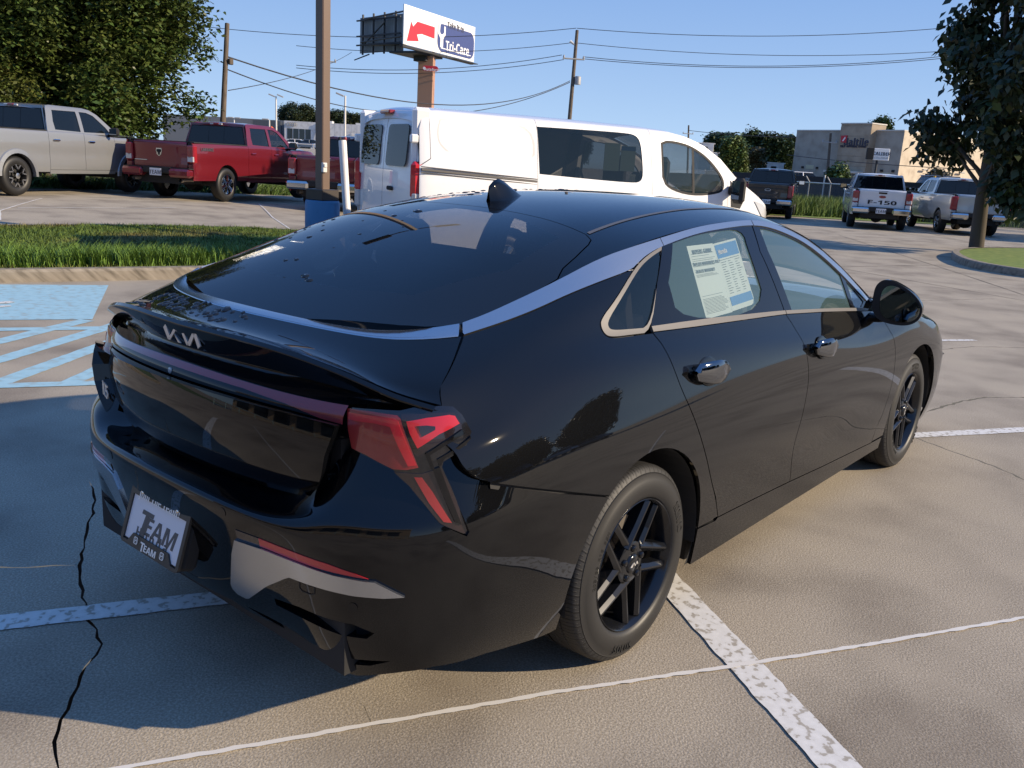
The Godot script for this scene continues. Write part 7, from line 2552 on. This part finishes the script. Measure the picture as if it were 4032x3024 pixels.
func dress_sedan() -> void:
	var car := get_node("black_sedan")
	# licence plate in its dealer frame
	var up := Vector3(.052, .17, 0).normalized()
	var out := Vector3(-up.y, up.x, 0)
	var xx := up.cross(out)
	var pb := Basis(xx, up, out)
	var c := Vector3(-1.140, .510, 0)
	var bk := Ch.new()
	bk.bbox(c - out * .030, Vector3(.31, .172, .055), .012, pb)
	var bn := part("plate_bracket", bk, M.matt_black, car)
	var pl := Ch.new()
	pl.bbox(c, Vector3(.302, .15, .006), .002, pb)
	part("licence_plate", pl, M.plate_white, bn)
	var fr := Ch.new()
	var T := func(x: float, y: float, z: float): return c + pb * Vector3(x, y, z)
	var frame_o := rounded(.318, .178, .016, 4)
	var hole := pv([-.144, .056, .144, .056, .144, -.078, .118, -.078, .096, -.050, -.096, -.050, -.118, -.078, -.144, -.078])
	var fc := Ch.new()
	var idx := Ch.new()
	for x in 33:
		for y in 19: idx.add(T.call(-.16 + x * .01, -.09 + y * .01, .008), out, Vector2(-.16 + x * .01, -.09 + y * .01))
	for x in 32:
		for y in 18:
			var k := x * 19 + y
			idx.tri(k, k + 1, k + 20); idx.tri(k, k + 20, k + 19)
	fc = clip(clip(idx, frame_o), hole, false)
	fc.merge(flange(fc, .008))
	part("plate_frame", fc, M.frame_black, bn)
	var tf := func(x: float, y: float, z := .009): return Transform3D(pb, T.call(x, y, z))
	put_text(bn, "frame_lettering", "Join The Team!", .022, tf.call(0, .064), M.print_white, "Droid Serif", 700, .001, .95)
	put_text(bn, "frame_lettering", "T", .026, tf.call(-.034, -.074), M.print_white, "Droid Sans", 700, .001, 1.2)
	put_text(bn, "frame_lettering", "EAM", .019, tf.call(.008, -.074), M.print_white, "Droid Sans", 700, .001, 1.25)
	for s in [-1, 1]:
		var lg := Ch.new()
		lg.merge(clip(clip(grid_on(pb, T.call(.072 * s, -.066, .010)), rounded(.022, .021, .006, 3)), rounded(.018, .017, .005, 3), false))
		lg.merge(clip(grid_on(pb, T.call(.072 * s, -.066, .010)), pv([-.007, -.008, -.004, -.008, -.0035, -.001, .0035, -.001, .004, -.008, .007, -.008, .0055, .008, .003, .008, .0035, .0015, -.0035, .0015, -.003, .008, -.0055, .008])))
		part("frame_emblem", lg, M.print_white, bn)
		var sc := Ch.new()
		sc.lathe(PackedVector2Array([Vector2(.0075, 0), Vector2(.006, .004), Vector2(0, .005)]), 14, T.call(.095 * s, .071, .008), pb)
		part("screw", sc, M.chrome, bn)
	var slant := Basis(xx, up + xx * .18, out)
	put_text(bn, "plate_lettering", "T", .074, Transform3D(slant, T.call(-.056, -.014, .0035)), M.plate_grey, "Droid Sans", 700, .001, 1.15)
	put_text(bn, "plate_lettering", "EAM", .052, Transform3D(slant, T.call(.030, -.016, .0035)), M.plate_grey, "Droid Sans", 700, .001, 1.15)
	for k in 5: put_text(bn, "plate_lettering", "Honda"[k], .030, tf.call(-.078 + k * .037, -.044, .0035), M.plate_grey, "Droid Sans", 700, .001, 1.1)
	# the two papers behind the rear door window
	var s := thing("window_papers", "two price papers side by side taped in the sedan's rear door window", "paper sheet", Vector3.ZERO)
	paper(s, "buyers_guide", [Vector3(.560, 1.318, .672), Vector3(.765, 1.322, .668), Vector3(.752, 1.078, .789), Vector3(.538, 1.072, .794)], false)
	paper(s, "price_sheet", [Vector3(.768, 1.319, .667), Vector3(.980, 1.335, .655), Vector3(.958, 1.092, .783), Vector3(.755, 1.080, .787)], true)
	# water beads left by the night
	var rng := RandomNumberGenerator.new()
	rng.seed = 3
	for w in [["trunk_lid", 90, Vector3(-.97, 0, -.55), Vector3(-.82, 0, .12)], ["roof", 110, Vector3(.25, 0, -.58), Vector3(1.5, 0, -.12)], ["rear_window", 26, Vector3(-.7, 0, -.5), Vector3(-.1, 0, .1)]]:
		var mi: MeshInstance3D = car.get_node(w[0])
		var arr := mi.mesh.surface_get_arrays(0)
		var vs: PackedVector3Array = arr[Mesh.ARRAY_VERTEX]
		var ns: PackedVector3Array = arr[Mesh.ARRAY_NORMAL]
		var ix: PackedInt32Array = arr[Mesh.ARRAY_INDEX]
		var drops := Ch.new()
		var n := 0
		var tries := 0
		while n < w[1] and tries < 60000:
			tries += 1
			var t := (rng.randi() % (ix.size() / 3)) * 3
			var u := rng.randf()
			var v := rng.randf() * (1 - u)
			var p := vs[ix[t]] * u + vs[ix[t + 1]] * v + vs[ix[t + 2]] * (1 - u - v)
			var nn := (ns[ix[t]] + ns[ix[t + 1]] + ns[ix[t + 2]]).normalized()
			if p.x < w[2].x or p.x > w[3].x or p.z < w[2].z or p.z > w[3].z or nn.y < .7: continue
			n += 1
			var r := rng.randf_range(.003, .011) * (1.0 if rng.randf() < .7 else 1.3)
			var x := nn.cross(Vector3(0, 0, 1)).normalized()
			drops.lathe(PackedVector2Array([Vector2(1, -.02), Vector2(.92, .16), Vector2(.62, .30), Vector2(0, .36)]), 10, p, Basis(x * r * rng.randf_range(.8, 1.3), nn.cross(x) * r * rng.randf_range(.9, 1.8), nn * r))
		var o := part("water_beads", drops, M.bead, mi)
		o.set_meta("kind", "stuff")

func grid_on(b: Basis, c: Vector3) -> Ch:
	var o := Ch.new()
	for x in 13:
		for y in 13: o.add(c + b * Vector3(-.012 + x * .002, -.012 + y * .002, 0), b.z, Vector2(-.012 + x * .002, -.012 + y * .002))
	for x in 12:
		for y in 12:
			var k := x * 13 + y
			o.tri(k, k + 1, k + 14); o.tri(k, k + 14, k + 13)
	return o

func paper(parent: Node, called: String, cr: Array, price: bool) -> void:   # corners: top left, top right, bottom right, bottom left
	var n: Vector3 = (cr[1] - cr[0]).cross(cr[3] - cr[0]).normalized()
	if n.z < 0: n = -n
	var lift := n * -.022
	var at := func(u: float, v: float, d: float) -> Vector3:
		return cr[0].lerp(cr[1], u).lerp(cr[3].lerp(cr[2], u), v) + lift + n * d
	var sheet := Ch.new()
	sheet.quad(at.call(0, 0, 0), at.call(1, 0, 0), at.call(1, 1, 0), at.call(0, 1, 0))
	var pn := part(called, sheet, M.paper, parent)
	var xa: Vector3 = (at.call(1, 0, 0) - at.call(0, 0, 0)).normalized()
	var ya: Vector3 = (at.call(0, 0, 0) - at.call(0, 1, 0)).normalized()
	var frame := Basis(xa, ya, n)
	var rule := func(u0: float, u1: float, v: float, h: float, m: Material, name_ := "printed_line"):
		var q := Ch.new()
		q.quad(at.call(u0, v, .0015), at.call(u1, v, .0015), at.call(u1, v + h, .0015), at.call(u0, v + h, .0015))
		part(name_, q, m, pn)
	var rng := RandomNumberGenerator.new()
	rng.seed = 9
	if price:
		rule.call(.04, .96, .03, .20, M.paper_blue, "blue_heading")
		rule.call(.04, .96, .80, .13, M.paper_blue, "blue_footer")
		rule.call(.10, .90, .255, .008, M.ink)
		for k in 14:
			for col in 3: rule.call(.10 + col * .29, .10 + col * .29 + rng.randf_range(.10, .23), .29 + k * .035, .009, M.ink)
		put_text(pn, "printed_words", "Honda", .018, Transform3D(frame, at.call(.28, .14, .003)), M.print_white, "Droid Sans", 700, .0005)
	else:
		put_text(pn, "printed_words", "BUYERS GUIDE", .016, Transform3D(frame, at.call(.5, .095, .0015)), M.ink, "Droid Sans", 700, .0005)
		put_text(pn, "printed_words", "IMPLIED WARRANTIES ONLY", .0125, Transform3D(frame, at.call(.56, .265, .0015)), M.ink, "Droid Sans", 700, .0005, .92)
		put_text(pn, "printed_words", "DEALER WARRANTY", .0125, Transform3D(frame, at.call(.44, .365, .0015)), M.ink, "Droid Sans", 700, .0005, .92)
		for v in [.12, .15, .19, .215, .29, .405, .42, .435, .70]: rule.call(.06, rng.randf_range(.7, .95), v, .005, M.ink)
		for k in 12: rule.call(.06, rng.randf_range(.75, .95), .74 + k * .018, .006, M.ink)
		for v in [.235, .335]:
			for q in [[.05, .10, v, .004], [.05, .10, v + .03, .004]]: rule.call(q[0], q[1], q[2], q[3], M.ink, "tick_box")
